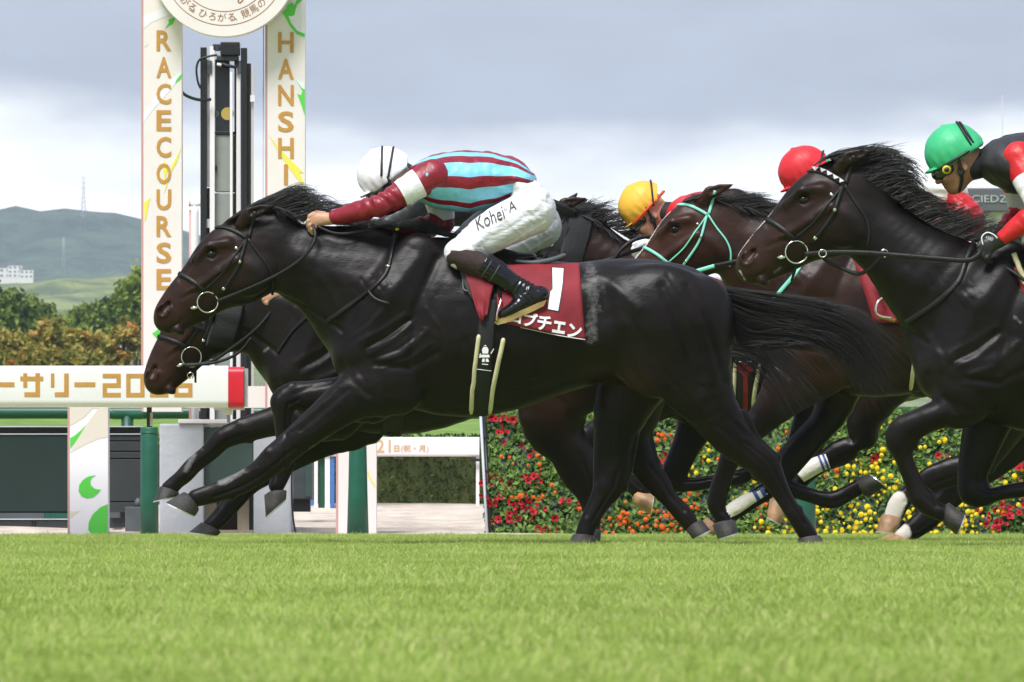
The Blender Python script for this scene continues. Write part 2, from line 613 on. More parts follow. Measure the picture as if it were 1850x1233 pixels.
sheet('ground', -5200, 5200, np.linspace(-400, 6200, 34), lambda x, y: 0 * x - 0.30, 40, M['soil'])
sheet('turf', -42, 42, np.linspace(-60, 12.55, 40), lambda x, y: 0 * x - 0.016, 30, M['turf'])

def dirt_z(x, y):
    t = np.clip((y - 12.5) / 12.6, 0, 1)
    r = 0.020 * np.sin(y * 9.0 + 0.5 * np.sin(x * 1.3 + y) + 0.8 * np.sin(x * 0.4)) + 0.014 * np.sin(y * 5.1 + 0.7 * np.sin(x * 0.9 + 2)) \
        + 0.012 * np.sin(x * 3.1 + 4 * np.sin(y * 2.3)) * np.sin(y * 6.3 + 1)
    return -0.02 + 0.185 * t + r * (0.4 + 0.6 * np.clip(t * 5, 0, 1))
sheet('dirt_track', -30, 30, np.linspace(12.5, 26.5, 190), dirt_z, 400, M['dirt'])

def lawn_z(x, y):
    t = np.clip((y - 26.4) / 43.6, 0, 1)
    return 0.10 + (1.2525 - 0.10) * (t * t * (3 - 2 * t)) + 0.03 * np.sin(x * 0.7 + y * 0.3) * t
sheet('infield_lawn', -160, 160, np.linspace(26.4, 900, 260), lawn_z, 160, M['lawn'])

def interp(pts, x):
    p = np.array(pts, dtype=float)
    return np.interp(x, p[:, 0], p[:, 1])

def hill(name, ypos, depth, prof, m, x0, x1, nx, ny, amp, seed, foot):
    d = ypos - CAM_Y
    ys = np.linspace(ypos - depth, ypos + depth * 0.8, ny)
    def zf(X, Yg):
        top = CAM_H + (HOR - interp(prof, X * FPX / d + 925)) * d / FPX
        s = np.clip(1 - np.abs(Yg - ypos) / depth, 0, 1)
        s = s * s * (3 - 2 * s)
        V = np.stack([X.ravel(), Yg.ravel(), 0 * X.ravel()], 1)
        n = wobble(V, 2 * math.pi / 420, seed, 3).reshape(X.shape) * 0.16 + wobble(V, 2 * math.pi / 34, seed + 1, 3).reshape(X.shape) * amp / np.maximum(top, 1)
        return foot + top * np.clip(s * (1 + n * (1 - 0.75 * s ** 3)), -0.02, None)
    return sheet(name, x0, x1, ys, zf, nx, m)

hill('wooded_ridge', 4300, 900, [(-9000, 430), (-3000, 410), (-800, 400), (-200, 402), (0, 394), (40, 392), (75, 396), (98, 389), (150, 394), (200, 397), (258, 407), (330, 420), (420, 440), (600, 476), (900, 520), (1400, 560), (2400, 600), (9000, 640)],
     M['hill_far'], -2600, 2600, 420, 60, 9, 3, -1)
hill('sunlit_hill', 2300, 420, [(-9000, 520), (-2000, 500), (-400, 492), (0, 508), (60, 498), (130, 484), (200, 494), (258, 486), (330, 500), (500, 530), (900, 580), (9000, 640)],
     M['hill_near'], -1300, 1300, 320, 40, 5, 9, -1)

# ---------------------------------------------------------------- turf grass: tufts of blades instanced over the near track
gm = bpy.data.materials.new('grass_blade')
gm.use_nodes = True
t = gm.node_tree
b = t.nodes['Principled BSDF']
b.inputs['Roughness'].default_value = 0.55
b.inputs['Specular IOR Level'].default_value = 0.3
at = t.nodes.new('ShaderNodeAttribute'); at.attribute_name = 'tone'
cr = t.nodes.new('ShaderNodeValToRGB')
el = cr.color_ramp.elements
el[0].position = 0.0; el[0].color = (0.23, 0.36, 0.05, 1)
el[1].position = 1.0; el[1].color = (0.62, 0.58, 0.27, 1)
e2 = el.new(0.45); e2.color = (0.36, 0.47, 0.10, 1)
e3 = el.new(0.86); e3.color = (0.52, 0.57, 0.21, 1)
ge = t.nodes.new('ShaderNodeNewGeometry')
ns = t.nodes.new('ShaderNodeTexNoise'); ns.inputs['Scale'].default_value = 1.5; ns.inputs['Detail'].default_value = 7
t.links.new(ge.outputs['Position'], ns.inputs[0])
ma = t.nodes.new('ShaderNodeMath'); ma.operation = 'MULTIPLY_ADD'; ma.inputs[1].default_value = 0.6
t.links.new(ns.outputs[0], ma.inputs[0]); 
mb_ = t.nodes.new('ShaderNodeMath'); mb_.operation = 'SUBTRACT'; mb_.inputs[1].default_value = 0.26
t.links.new(at.outputs['Fac'], mb_.inputs[0]); t.links.new(mb_.outputs[0], ma.inputs[2])
t.links.new(ma.outputs[0], cr.inputs[0])
t.links.new(cr.outputs[0], b.inputs['Base Color'])
tr = t.nodes.new('ShaderNodeBsdfTranslucent'); t.links.new(cr.outputs[0], tr.inputs[0])
ms = t.nodes.new('ShaderNodeMixShader'); ms.inputs[0].default_value = 0.38
t.links.new(b.outputs[0], ms.inputs[1]); t.links.new(tr.outputs[0], ms.inputs[2])
t.links.new(ms.outputs[0], t.nodes['Material Output'].inputs[0])
M['grass'] = gm

PATCH = 0.40
def grass_patch(seed, nb, hmin, hmax, wid):
    r = np.random.default_rng(seed)
    n = nb
    x = r.uniform(-PATCH / 2, PATCH / 2, n); y = r.uniform(-PATCH / 2, PATCH / 2, n)
    h = r.uniform(hmin, hmax, n) * (1 + 0.25 * np.sin(x * 18 + seed) * np.sin(y * 15))
    tall = r.random(n) < 0.03
    h[tall] *= 1.5
    a = r.uniform(0, 2 * math.pi, n)
    lean = r.uniform(0.25, 1.05, n) * h
    la = r.normal(0.4, 1.2, n)
    w = r.uniform(0.6, 1.2, n) * wid
    ca, sa = np.cos(a) * w / 2, np.sin(a) * w / 2
    lx, ly = np.cos(la) * lean, np.sin(la) * lean
    V = np.zeros((n, 5, 3))
    V[:, 0] = np.stack([x - ca, y - sa, 0 * x - 0.003], 1); V[:, 1] = np.stack([x + ca, y + sa, 0 * x - 0.003], 1)
    V[:, 2] = np.stack([x + ca * .8 + lx * .35, y + sa * .8 + ly * .35, h * .6], 1); V[:, 3] = np.stack([x - ca * .8 + lx * .35, y - sa * .8 + ly * .35, h * .6], 1)
    V[:, 4] = np.stack([x + lx, y + ly, h * np.sqrt(np.maximum(1 - (lean / h) ** 2 * 0.6, 0.2))], 1)
    i = np.arange(n)[:, None] * 5
    F = np.concatenate([i + [0, 1, 2], i + [0, 2, 3], i + [3, 2, 4]], 0)
    me = mesh_np('grass_tuft', V.reshape(-1, 3), F, smooth=False)
    tone = np.clip(r.normal(0.42, 0.2, n), 0, 1)
    dead = r.random(n) < 0.05
    tone[dead] = r.uniform(0.85, 1.1, dead.sum())
    attr(me, 'tone', np.repeat(tone, 5))
    me.materials.append(gm)
    return me

tufts = bpy.data.collections.new('grass_tufts')       # sources of the instances, not part of the scene itself
for k in range(5):
    o = bpy.data.objects.new('grass_tuft', grass_patch(100 + k, 1150, 0.016, 0.031, 0.0027))
    tufts.objects.link(o)

pts = []
y = -32.0
r_ = np.random.default_rng(5)
while y < 12.35:
    half = 0.0578 * (y + 40) + 1.5
    x = -half
    while x < half:
        pts.append((x + r_.uniform(-.06, .06), y + r_.uniform(-.06, .06), -0.016))
        x += PATCH * 0.82
    y += PATCH * 0.82
gme = bpy.data.meshes.new('turf_grass')
gme.from_pydata(pts, [], [])
grass = tag(link('turf_grass', gme, M['grass']), 'short bright green turf grass in front of and under the horses', 'grass', kind='stuff')
ng = bpy.data.node_groups.new('scatter_grass', 'GeometryNodeTree')
ng.interface.new_socket('Geometry', in_out='INPUT', socket_type='NodeSocketGeometry')
ng.interface.new_socket('Geometry', in_out='OUTPUT', socket_type='NodeSocketGeometry')
gi = ng.nodes.new('NodeGroupInput'); go = ng.nodes.new('NodeGroupOutput')
ci = ng.nodes.new('GeometryNodeCollectionInfo'); ci.inputs['Collection'].default_value = tufts
ci.inputs['Separate Children'].default_value = True; ci.inputs['Reset Children'].default_value = True
ip = ng.nodes.new('GeometryNodeInstanceOnPoints'); ip.inputs['Pick Instance'].default_value = True
rv = ng.nodes.new('FunctionNodeRandomValue'); rv.data_type = 'FLOAT_VECTOR'
rv.inputs[0].default_value = (-0.03, -0.03, 0); rv.inputs[1].default_value = (0.03, 0.03, 6.283)
rs = ng.nodes.new('FunctionNodeRandomValue'); rs.data_type = 'FLOAT'
[q for q in rs.inputs if q.name == 'Min' and q.type == 'VALUE'][0].default_value = 0.85
[q for q in rs.inputs if q.name == 'Max' and q.type == 'VALUE'][0].default_value = 1.2
ng.links.new(gi.outputs[0], ip.inputs['Points'])
ng.links.new(ci.outputs[0], ip.inputs['Instance'])
ng.links.new(rv.outputs[0], ip.inputs['Rotation'])
ng.links.new([q for q in rs.outputs if q.type == 'VALUE'][0], ip.inputs['Scale'])
ng.links.new(ip.outputs[0], go.inputs[0])
md = grass.modifiers.new('scatter', 'NODES'); md.node_group = ng

# ---------------------------------------------------------------- leaves for hedges and trees
def leaf_mat(name, c0, c1, c2, transl=0.3):
    m = bpy.data.materials.new(name); m.use_nodes = True
    t = m.node_tree; b = t.nodes['Principled BSDF']
    b.inputs['Roughness'].default_value = 0.55
    b.inputs['Specular IOR Level'].default_value = 0.3
    a = t.nodes.new('ShaderNodeAttribute'); a.attribute_name = 'tone'
    c = t.nodes.new('ShaderNodeValToRGB')
    e = c.color_ramp.elements
    e[0].color = (*c0, 1); e[1].color = (*c2, 1); e.new(0.5).color = (*c1, 1)
    t.links.new(a.outputs['Fac'], c.inputs[0]); t.links.new(c.outputs[0], b.inputs['Base Color'])
    tr = t.nodes.new('ShaderNodeBsdfTranslucent'); t.links.new(c.outputs[0], tr.inputs[0])
    ms = t.nodes.new('ShaderNodeMixShader'); ms.inputs[0].default_value = transl
    t.links.new(b.outputs[0], ms.inputs[1]); t.links.new(tr.outputs[0], ms.inputs[2])
    t.links.new(ms.outputs[0], t.nodes['Material Output'].inputs[0])
    return m

def leaves_mesh(name, C, size, tone, seed, up=0.3, nrm=None):
    """pointed four-cornered leaves at centres C, folded a little"""
    r = np.random.default_rng(seed)
    n = len(C)
    d = r.normal(size=(n, 3)); d[:, 2] += up
    if nrm is not None: d += nrm * 1.2
    d /= np.linalg.norm(d, axis=1, keepdims=True)
    a = np.cross(d, r.normal(size=(n, 3))); a /= np.linalg.norm(a, axis=1, keepdims=True) + 1e-9
    b = np.cross(d, a)
    s = (np.asarray(size) * r.uniform(0.6, 1.3, n))[:, None]
    V = np.stack([C - a * s * .5, C + b * s * .30 + d * s * .08, C + a * s * .55, C - b * s * .30 + d * s * .08], 1).reshape(-1, 3)
    i = np.arange(n)[:, None] * 4
    F = np.concatenate([i + [0, 1, 2], i + [0, 2, 3]], 0)
    me = mesh_np(name, V, F, smooth=False)
    attr(me, 'tone', np.repeat(np.clip(tone, 0, 1), 4))
    return me

M['leaf_green'] = leaf_mat('leaf_green', (0.065, 0.11, 0.018), (0.155, 0.235, 0.034), (0.30, 0.36, 0.065))
M['leaf_autumn'] = leaf_mat('leaf_autumn', (0.19, 0.19, 0.035), (0.42, 0.36, 0.075), (0.62, 0.30, 0.09))
M['leaf_hedge'] = leaf_mat('leaf_hedge', (0.020, 0.042, 0.008), (0.046, 0.085, 0.014), (0.09, 0.13, 0.026))
M['leaf_bed'] = leaf_mat('leaf_bed', (0.05, 0.115, 0.024), (0.145, 0.26, 0.05), (0.30, 0.44, 0.10))
M['bark'] = mat('bark', (0.06, 0.045, 0.035), 0.9, var=0.3, vscale=6, bump=0.6, bscale=20)

def tree(name, label, group, Yd, blobs, m, n, leaf, seed, trunk_px, tone_mu=0.45):
    """blobs: (px, py, rpx) crown lobes measured in the photograph at distance Yd"""
    sc = (Yd + 40) / FPX
    r = np.random.default_rng(seed)
    tx, tbase = trunk_px, 0
    base = Vector(((tx - 925) * sc, Yd, 1.22))
    root = empty(name, base, label, 'tree', group)
    C, T = [], []
    tot = sum(q[2] ** 2 for q in blobs)
    tips = []
    for (px, py, rp) in blobs:
        c = np.array(P(px, py, Yd)); rad = rp * sc
        c[1] += r.uniform(-0.5, 0.5) * rad
        tips.append(c)
        k = int(n * rp * rp / tot)
        # clumps of leaves spread through the lobe, more of them near its skin
        nc = max(6, k // 42)
        d = r.normal(size=(nc, 3)); d /= np.linalg.norm(d, axis=1, keepdims=True)
        cc = c + d * (r.uniform(0.35, 1.02, nc)[:, None] * rad) * (1, 1, 0.85)
        which = r.integers(0, nc, k)
        p = cc[which] + r.normal(size=(k, 3)) * rad * 0.16
        C.append(p)
        T.append(np.clip(r.normal(tone_mu, 0.13, k) + r.normal(0, 0.24, nc)[which], 0, 1))
    C = np.concatenate(C); T = np.concatenate(T)
    link('crown', leaves_mesh('crown', C, leaf, T, seed + 1), m, root)
    mb = MB()
    top = np.mean(tips, 0)
    h = top[2] - base.z
    mb.tube([base, base + Vector((0.05 * h, 0, h * .3)), Vector(top) - Vector((0, 0, h * .25)), Vector(top)], [h * .045, h * .036, h * .025, h * .008], 8)
    for tp in tips:
        st = base.lerp(Vector(top), r.uniform(0.3, 0.6))
        mb.tube([st, st.lerp(Vector(tp), .5) + Vector((0, 0, .04 * h)), Vector(tp)], [h * .018, h * .012, h * .004], 6)
    mb.build('trunk', M['bark'], root)
    return root

g1 = 'green trees beyond the infield'
tree('broadleaf_tree', 'dense green tree with a flat broad crown at the picture edge', g1, 360, [(-30, 560, 55), (18, 556, 42), (50, 572, 38), (0, 610, 50)], M['leaf_green'], 6500, 0.30, 11, 10)
tree('broadleaf_tree', 'green tree with a crown sloping down to the right, below the near hill', g1, 366, [(72, 578, 34), (98, 590, 30), (60, 610, 40), (108, 614, 26)], M['leaf_green'], 4500, 0.28, 12, 85)
tree('broadleaf_tree', 'low rounded green tree in the dip left of the tallest tree', g1, 372, [(146, 578, 30), (180, 572, 32), (160, 606, 36), (196, 596, 30)], M['leaf_green'], 4500, 0.28, 13, 165)
tree('broadleaf_tree', 'tallest bright green tree, its round crown cut off by the left arch pillar', g1, 350, [(236, 528, 34), (262, 522, 40), (224, 556, 30), (286, 560, 44), (250, 574, 34), (300, 520, 28)], M['leaf_green'], 7000, 0.30, 14, 262, 0.55)
g2 = 'autumn tinted trees behind the rail'
for k, (lab, bl, tx, sd) in enumerate([
    ('olive and orange tinted tree just above the lettered rail at the picture edge', [(-12, 628, 34), (22, 622, 26), (8, 656, 36), (44, 648, 24)], 14, 21),
    ('orange flecked cherry tree with bare dark limbs showing, above the rail lettering', [(68, 622, 26), (94, 600, 26), (84, 646, 36), (116, 640, 22)], 88, 22),
    ('yellowish tree of loose leaves between the orange trees above the rail', [(138, 612, 24), (164, 628, 28), (142, 654, 34)], 148, 23),
    ('autumn coloured tree standing against the left arch pillar', [(192, 626, 24), (222, 604, 30), (208, 654, 36), (250, 632, 28), (282, 630, 34)], 232, 24)]):
    tree('cherry_tree', lab, g2, 240 + 5 * k, bl, M['leaf_autumn'], 3900, 0.24, sd, tx, 0.42)

# ---------------------------------------------------------------- far buildings, pylons and mast
M['far_white'] = mat('far_white', (0.75, 0.74, 0.70), 0.8, var=0.05)
M['far_glass'] = mat('far_glass', (0.10, 0.13, 0.16), 0.3)
M['steel_grey'] = mat('steel_grey', (0.42, 0.44, 0.45), 0.6)
M['roof_blue'] = mat('roof_blue', (0.10, 0.20, 0.38), 0.7)
M['roof_grey'] = mat('roof_grey', (0.20, 0.20, 0.21), 0.8)

def far_building(name, label, group, Yd, px0, px1, py0, py1, roof, floors, bays):
    a, b_ = P(px0, py1, Yd), P(px1, py0, Yd)
    dep = (b_.x - a.x) * 0.5
    root = empty(name, ((a.x + b_.x) / 2, Yd, a.z), label, 'building', group)
    MB().box(a.x, b_.x, Yd, Yd + dep, a.z - 1.5, b_.z).build('wall', M['far_white'], root)
    hgt = b_.z - a.z
    MB().box(a.x - .02 * hgt, b_.x + .02 * hgt, Yd - .03 * hgt, Yd + dep, b_.z, b_.z + .12 * hgt).build('roof', roof, root)
    for i in range(floors):
        for j in range(bays):
            wx = a.x + (b_.x - a.x) * (j + .25) / bays; ww = (b_.x - a.x) * .5 / bays
            wz = a.z + hgt * (i + .3) / floors; wh = hgt * .42 / floors
            f = MB().box(wx, wx + ww, Yd - .05, Yd + .02, wz, wz + wh).build('window', M['far_white'], root)
            MB().box(wx + .06 * ww, wx + .94 * ww, Yd - .09, Yd - .052, wz + .06 * wh, wz + .94 * wh).build('pane', M['far_glass'], f)
    return root
gb = 'white buildings on the sunlit hill'
far_building('hillside_building', 'long white building at the picture edge on the pale hill', gb, 2350, -60, 20, 484, 503, M['roof_grey'], 2, 7)
far_building('hillside_building', 'taller white block in the middle of the hillside group', gb, 2340, 14, 40, 480, 502, M['roof_grey'], 3, 3)
far_building('hillside_building', 'low white block at the right end of the hillside group', gb, 2335, 36, 60, 488, 504, M['roof_grey'], 2, 3)
gh = 'small houses showing between the trees'
far_building('house', 'small white house wall showing between the left trees', gh, 420, 24, 42, 572, 592, M['roof_grey'], 1, 2)
far_building('house', 'small pale house with a blue roof below the green trees', gh, 425, 66, 90, 576, 592, M['roof_blue'], 1, 2)
far_building('house', 'small pale house beside the trunk of the tallest tree', gh, 430, 206, 236, 570, 588, M['roof_grey'], 1, 3)

def pylon(label, px, pyt, pyb, wpx, Yd):
    t, b_ = P(px, pyt, Yd), P(px, pyb, Yd)
    sc = (Yd + 40) / FPX
    w = wpx * sc / 2
    h = t.z - b_.z
    root = empty('pylon', (t.x, Yd, b_.z), label, 'pylon', 'lattice pylons on the hills')
    rr = 0.18 * sc * 2.2
    for sx in (-1, 1):
        for sy in (-1, 1):
            MB().tube([(t.x + sx * w, Yd + sy * w, b_.z - 6), (t.x + sx * w * .35, Yd + sy * w * .35, b_.z + h * .6), (t.x, Yd, t.z)], rr, 5).build('leg', M['steel_grey'], root)
    mb = MB()
    k = 9
    for i in range(k):
        z0, z1 = b_.z + h * i / k, b_.z + h * (i + 1) / k
        f0 = w * (1 - .98 * i / k); f1 = w * (1 - .98 * (i + 1) / k)
        for sy in (-1, 1):
            mb.tube([(t.x - f0, Yd + sy * f0, z0), (t.x + f1, Yd + sy * f1, z1)], rr * .6, 4)
            mb.tube([(t.x + f0, Yd + sy * f0, z0), (t.x - f1, Yd + sy * f1, z1)], rr * .6, 4)
    mb.build('lattice_bracing', M['steel_grey'], root)
    for i in (.72, .84, .95):
        MB().tube([(t.x - w * .9, Yd, b_.z + h * i), (t.x + w * .9, Yd, b_.z + h * i)], rr * .8, 4).build('crossarm', M['steel_grey'], root)
pylon('thin lattice pylon standing up above the skyline of the far ridge', 151, 318, 396, 11, 4200)
pylon('pale lattice pylon on the slope below the ridge top', 115, 428, 482, 9, 3500)

r0 = P(1811, 285, 500)
mast = empty('mast', (r0.x, 500, 1.2), 'thin pale mast rising into the sky behind the green helmet', 'mast')
MB().tube([(r0.x, 500, -.2), (r0.x, 500, P(1811, 172, 500).z)], [0.05, 0.03], 8).build('pole', M['steel_grey'], mast)
MB().tube([(r0.x - .12, 500, P(0, 178, 500).z), (r0.x + .12, 500, P(0, 178, 500).z)], 0.012, 5).build('crossbar', M['steel_grey'], mast)

# ---------------------------------------------------------------- the air: one even box of pale haze over everything
hz = MB().box(-2700, 2700, -55, 5100, -2.0, 185)
hzo = hz.build('haze', [])
hm = bpy.data.materials.new('haze'); hm.use_nodes = True
t = hm.node_tree; t.nodes.clear()
ho = t.nodes.new('ShaderNodeOutputMaterial'); pv = t.nodes.new('ShaderNodeVolumePrincipled')
pv.inputs['Color'].default_value = (0.74, 0.87, 1.0, 1)
pv.inputs['Density'].default_value = 0.000125
pv.inputs['Anisotropy'].default_value = 0.0
t.links.new(pv.outputs[0], ho.inputs['Volume'])
hzo.data.materials.append(hm)
tag(hzo, 'pale even haze in the air over the course and hills', 'haze', kind='stuff')
# ================================================================ STRUCTURES BEHIND THE TURF
M['white_paint'] = mat('white_paint', (0.80, 0.775, 0.77), 0.35, var=0.03, vscale=3)
M['cream'] = mat('cream', (0.79, 0.725, 0.705), 0.5, var=0.02, vscale=4)
M['pure_white'] = mat('pure_white', (0.82, 0.81, 0.87), 0.5)
M['pink_edge'] = mat('pink_edge', (0.55, 0.30, 0.28), 0.6)
M['gold'] = mat('gold', (0.52, 0.265, 0.055), 0.5, var=0.06, vscale=20)
M['gold_pale'] = mat('gold_pale', (0.68, 0.38, 0.14), 0.5)
M['brown_print'] = mat('brown_print', (0.33, 0.15, 0.07), 0.6)
M['leaf_print'] = mat('leaf_print', (0.10, 0.60, 0.07), 0.5)
M['yellow_print'] = mat('yellow_print', (0.80, 0.72, 0.10), 0.5)
M['beige_print'] = mat('beige_print', (0.72, 0.665, 0.59), 0.5)
M['red_paint'] = mat('red_paint', (0.60, 0.012, 0.03), 0.35, var=0.05)
M['green_paint'] = mat('green_paint', (0.008, 0.095, 0.058), 0.42, var=0.12, vscale=5, bump=0.35, bscale=14)
M['green_rail'] = mat('green_rail', (0.012, 0.075, 0.045), 0.4)
M['green_dark'] = mat('green_dark', (0.010, 0.026, 0.022), 0.35, var=0.15, vscale=2)
M['dark_grey'] = mat('dark_grey', (0.030, 0.036, 0.036), 0.5, var=0.2, vscale=3)
M['mid_grey'] = mat('mid_grey', (0.075, 0.09, 0.095), 0.5, var=0.12)
M['grey_green'] = mat('grey_green', (0.055, 0.10, 0.085), 0.5, var=0.12, vscale=4)
M['pale_grey'] = mat('pale_grey', (0.47, 0.50, 0.535), 0.7, var=0.07, vscale=5, bump=0.2, bscale=25)
M['black_metal'] = mat('black_metal', (0.012, 0.013, 0.014), 0.45)
M['black_glass'] = mat('black_glass', (0.008, 0.012, 0.012), 0.06, spec=0.6)
M['tower_panel'] = mat('tower_panel', (0.25, 0.275, 0.25), 0.55, var=0.05)
M['beige_post'] = mat('beige_post', (0.42, 0.36, 0.26), 0.7, var=0.1)
M['maroon_dark'] = mat('maroon_dark', (0.035, 0.012, 0.014), 0.6)
M['blue_paint'] = mat('blue_paint', (0.05, 0.16, 0.45), 0.5)
M['steel'] = mat('steel', (0.30, 0.30, 0.29), 0.4, metal=0.6)
M['lens_gold'] = mat('lens_gold', (0.45, 0.32, 0.08), 0.3)
M['clear'] = mat('clear', (0.35, 0.36, 0.36), 0.2)

def pbox(mb, px0, px1, py0, py1, Y, depth, mi=0, bev=0.0):
    """box whose front face, at distance Y, fills the given rectangle of the photograph"""
    a, b = P(px0, py1, Y), P(px1, py0, Y)
    return mb.box(a.x, b.x, Y, Y + depth, a.z, b.z, mi, bev)

def pp(poly, Y):
    return [(q.x, q.z) for q in (P(x, y, Y) for x, y in poly)]

def decal(name, poly, Y, m, parent, th=0.003):
    mb = MB(); mb.prism(pp(poly, Y), Y - th, Y - 0.0005)
    return mb.build(name, m, parent)

def ground_of(px, Y, z=0.0):
    q = P(px, 900, Y); return (q.x, Y, z)

# ---- the finish arch: two lettered pillars, two outer feet, a hidden beam, and the round sign on top
AY = 13.5
arch = empty('finish_arch', ground_of(405, AY), 'cream finish arch of lettered pillars printed with green and yellow leaves', 'finish arch')
def pillar(name, x0, x1, y0, y1, edge=True):
    o = pbox(MB(), x0, x1, y0, y1, AY, 0.22).build(name, M['cream'], arch)
    if edge:
        a, b = P(x0 - 4, y1, AY), P(x0 - .3, y0, AY)
        MB().box(a.x, b.x, AY + .004, AY + .21, a.z, b.z).build('edge_strip', M['pink_edge'], o)
    return o
pl = pillar('lettered_pillar', 259, 328, -95, 744)
pr = pillar('lettered_pillar', 483, 551, -95, 744)
fl = pillar('foot_panel', 126, 195, 738, 978)
fr = pillar('foot_panel', 611, 680, 738, 978)
pbox(MB(), 122, 684, 698, 737, AY + .03, 0.16).build('beam', M['cream'], arch)
for ch, py in zip('RACECOURSE', (73.5, 122, 170, 218, 266, 314, 361, 409, 457, 505)):
    c = P(296, py, AY); s = (AY + 40) / FPX
    flat_text('letter', ch, c.x, c.z, AY - .003, .1, M['gold'], pl, width=26.5 * s, height=37 * s, bold=0.002, ext=0.0012)
for ch, py in zip('HANSHIN', (77, 125, 172.5, 220, 268, 316, 364)):
    c = P(516.5, py, AY)
    flat_text('letter', ch, c.x, c.z, AY - .003, .1, M['gold'], pr, width=(7 if ch == 'I' else 28) * s, height=37 * s, bold=0.002, ext=0.0012)
# printed leaves and ribbons
for nm, poly, mm, par in [
    ('white_ribbon', [(259.5, 30), (285, 20), (310, 10), (318, 0), (327.5, -20), (327.5, 8), (300, 30), (275, 40), (259.5, 52)], 'pure_white', pl),
    ('green_leaf', [(318, 31), (312, 44), (305, 47), (298, 53), (305, 41), (304, 36)], 'leaf_print', pl),
    ('green_leaf', [(260, 86), (268, 80), (264, 83)], 'leaf_print', pl),
    ('white_ribbon', [(259.5, 205), (285, 170), (310, 145), (327.5, 128), (327.5, 140), (300, 172), (275, 200), (259.5, 222)], 'pure_white', pl),
    ('green_leaf', [(327.5, 134), (327.5, 142), (316, 152), (319, 144)], 'leaf_print', pl),
    ('yellow_leaf', [(327, 268), (321, 290), (309, 312), (301, 338), (296, 350), (304, 318), (312, 296)], 'yellow_print', pl),
    ('yellow_leaf', [(297, 290), (303, 306), (298, 326), (294, 310)], 'yellow_print', pl),
    ('yellow_leaf', [(260, 366), (272, 358), (268, 372), (264, 396), (261, 400)], 'yellow_print', pl),
    ('white_ribbon', [(276, 582), (300, 556), (327.5, 536), (327.5, 556), (305, 566), (288, 582)], 'pure_white', pl),
    ('green_leaf', [(275, 603), (283, 597), (290, 592), (296, 600), (290, 616), (283, 612)], 'leaf_print', pl),
    ('white_ribbon', [(520, 28), (532, 20), (550.5, -6), (550.5, 66), (536, 58), (524, 44)], 'pure_white', pr),
    ('green_leaf', [(510, 22), (516, 18), (521, 8), (527, 5), (532, 9), (536, 0), (541, -8), (550, -14), (545, 2), (537, 8), (534, 18), (532, 28), (525, 30), (521, 29), (526, 42), (537, 56), (550.5, 61), (550.5, 68), (536, 62), (523, 46), (515, 31)], 'leaf_print', pr),
    ('white_ribbon', [(531, 140), (541, 148), (550.5, 150), (550.5, 172), (540, 160)], 'pure_white', pr),
    ('green_leaf', [(533, 143), (545, 159), (550.5, 162), (550.5, 209), (543, 186), (537, 170), (544, 172), (546, 165)], 'leaf_print', pr),
    ('yellow_leaf', [(485, 243), (500, 262), (520, 284), (536, 300), (549, 313), (541, 312), (549, 330), (543, 331), (522, 304), (505, 278)], 'yellow_print', pr),
    ('beige_leaf', [(126.5, 737), (195, 737), (195, 790), (178, 793), (155, 803), (127, 818), (136, 800), (155, 769), (172, 746), (178, 738), (168, 738), (152, 754), (126.5, 770)], 'beige_print', fl),
    ('green_leaf', [(126.5, 792), (134, 788), (147, 777), (155.5, 768), (147, 782), (136, 799), (127, 811)], 'leaf_print', fl),
    ('green_leaf', [(173, 859), (165.5, 864), (163, 871), (165, 878), (172, 884), (182, 885), (177, 892), (168, 899), (157, 901), (147, 897), (142, 888), (143, 877), (150, 867), (160, 861)], 'leaf_print', fl),
    ('green_leaf', [(195, 911), (181, 917), (167, 930), (160, 945), (159.5, 958), (166, 966), (178, 968), (195, 971)], 'leaf_print', fl),
    ('beige_leaf', [(127, 925), (146, 923), (134, 931), (127, 937)], 'beige_print', fl),
    ('yellow_leaf', [(664, 850), (672, 868), (680, 880), (680, 883), (670, 870), (664, 856)], 'yellow_print', fr)]:
    th = {'pure_white': .0016, 'beige_print': .0016}.get(mm, .0024)
    decal(nm, poly, AY, M[mm], par, th)
fl.data.materials.clear(); fl.data.materials.append(M['pure_white'])
# round sign
sg = empty('round_sign', P(405, -66, AY - .16), None)
sg.parent = arch; sg.location = P(405, -66, AY - .16) - arch.location
def disc_loft(c, r, y0, y1, n=72):
    mb = MB()
    mb.prism([(c.x + r * math.cos(2 * math.pi * i / n), c.z + r * math.sin(2 * math.pi * i / n)) for i in range(n)], y0, y1)
    return mb
cc = P(405, -66, AY - .2); s2 = (AY - .2 + 40) / FPX
disc = disc_loft(cc, 132 * s2, AY - .2, AY - .02).build('disc', M['cream'], sg)
for rr_ in (112, 87):
    MB().ring((cc.x, AY - .2005, cc.z), rr_ * s2, .0022, 96).build('printed_ring', M['brown_print'], disc)
for ch, an in zip('がる。ひろがる、競馬の', (-46, -36, -30, -23, -12.4, -2.5, 8, 14.5, 23, 33, 43)):
    a = R(an)
    me = text_mesh(ch, 17 * s2, align='CENTER')
    co = np.empty(len(me.vertices) * 3, dtype=np.float32); me.vertices.foreach_get('co', co); co = co.reshape(-1, 3)
    co[:, 1] -= 6.5 * s2
    q = np.empty_like(co)
    q[:, 0] = cc.x + 98 * s2 * math.sin(a) + co[:, 0] * math.cos(a) - co[:, 1] * math.sin(a)
    q[:, 2] = cc.z - 98 * s2 * math.cos(a) + co[:, 0] * math.sin(a) + co[:, 1] * math.cos(a)
    q[:, 1] = AY - .202
    me.vertices.foreach_set('co', q.ravel()); me.update()
    link('letter', me, M['brown_print'], disc)
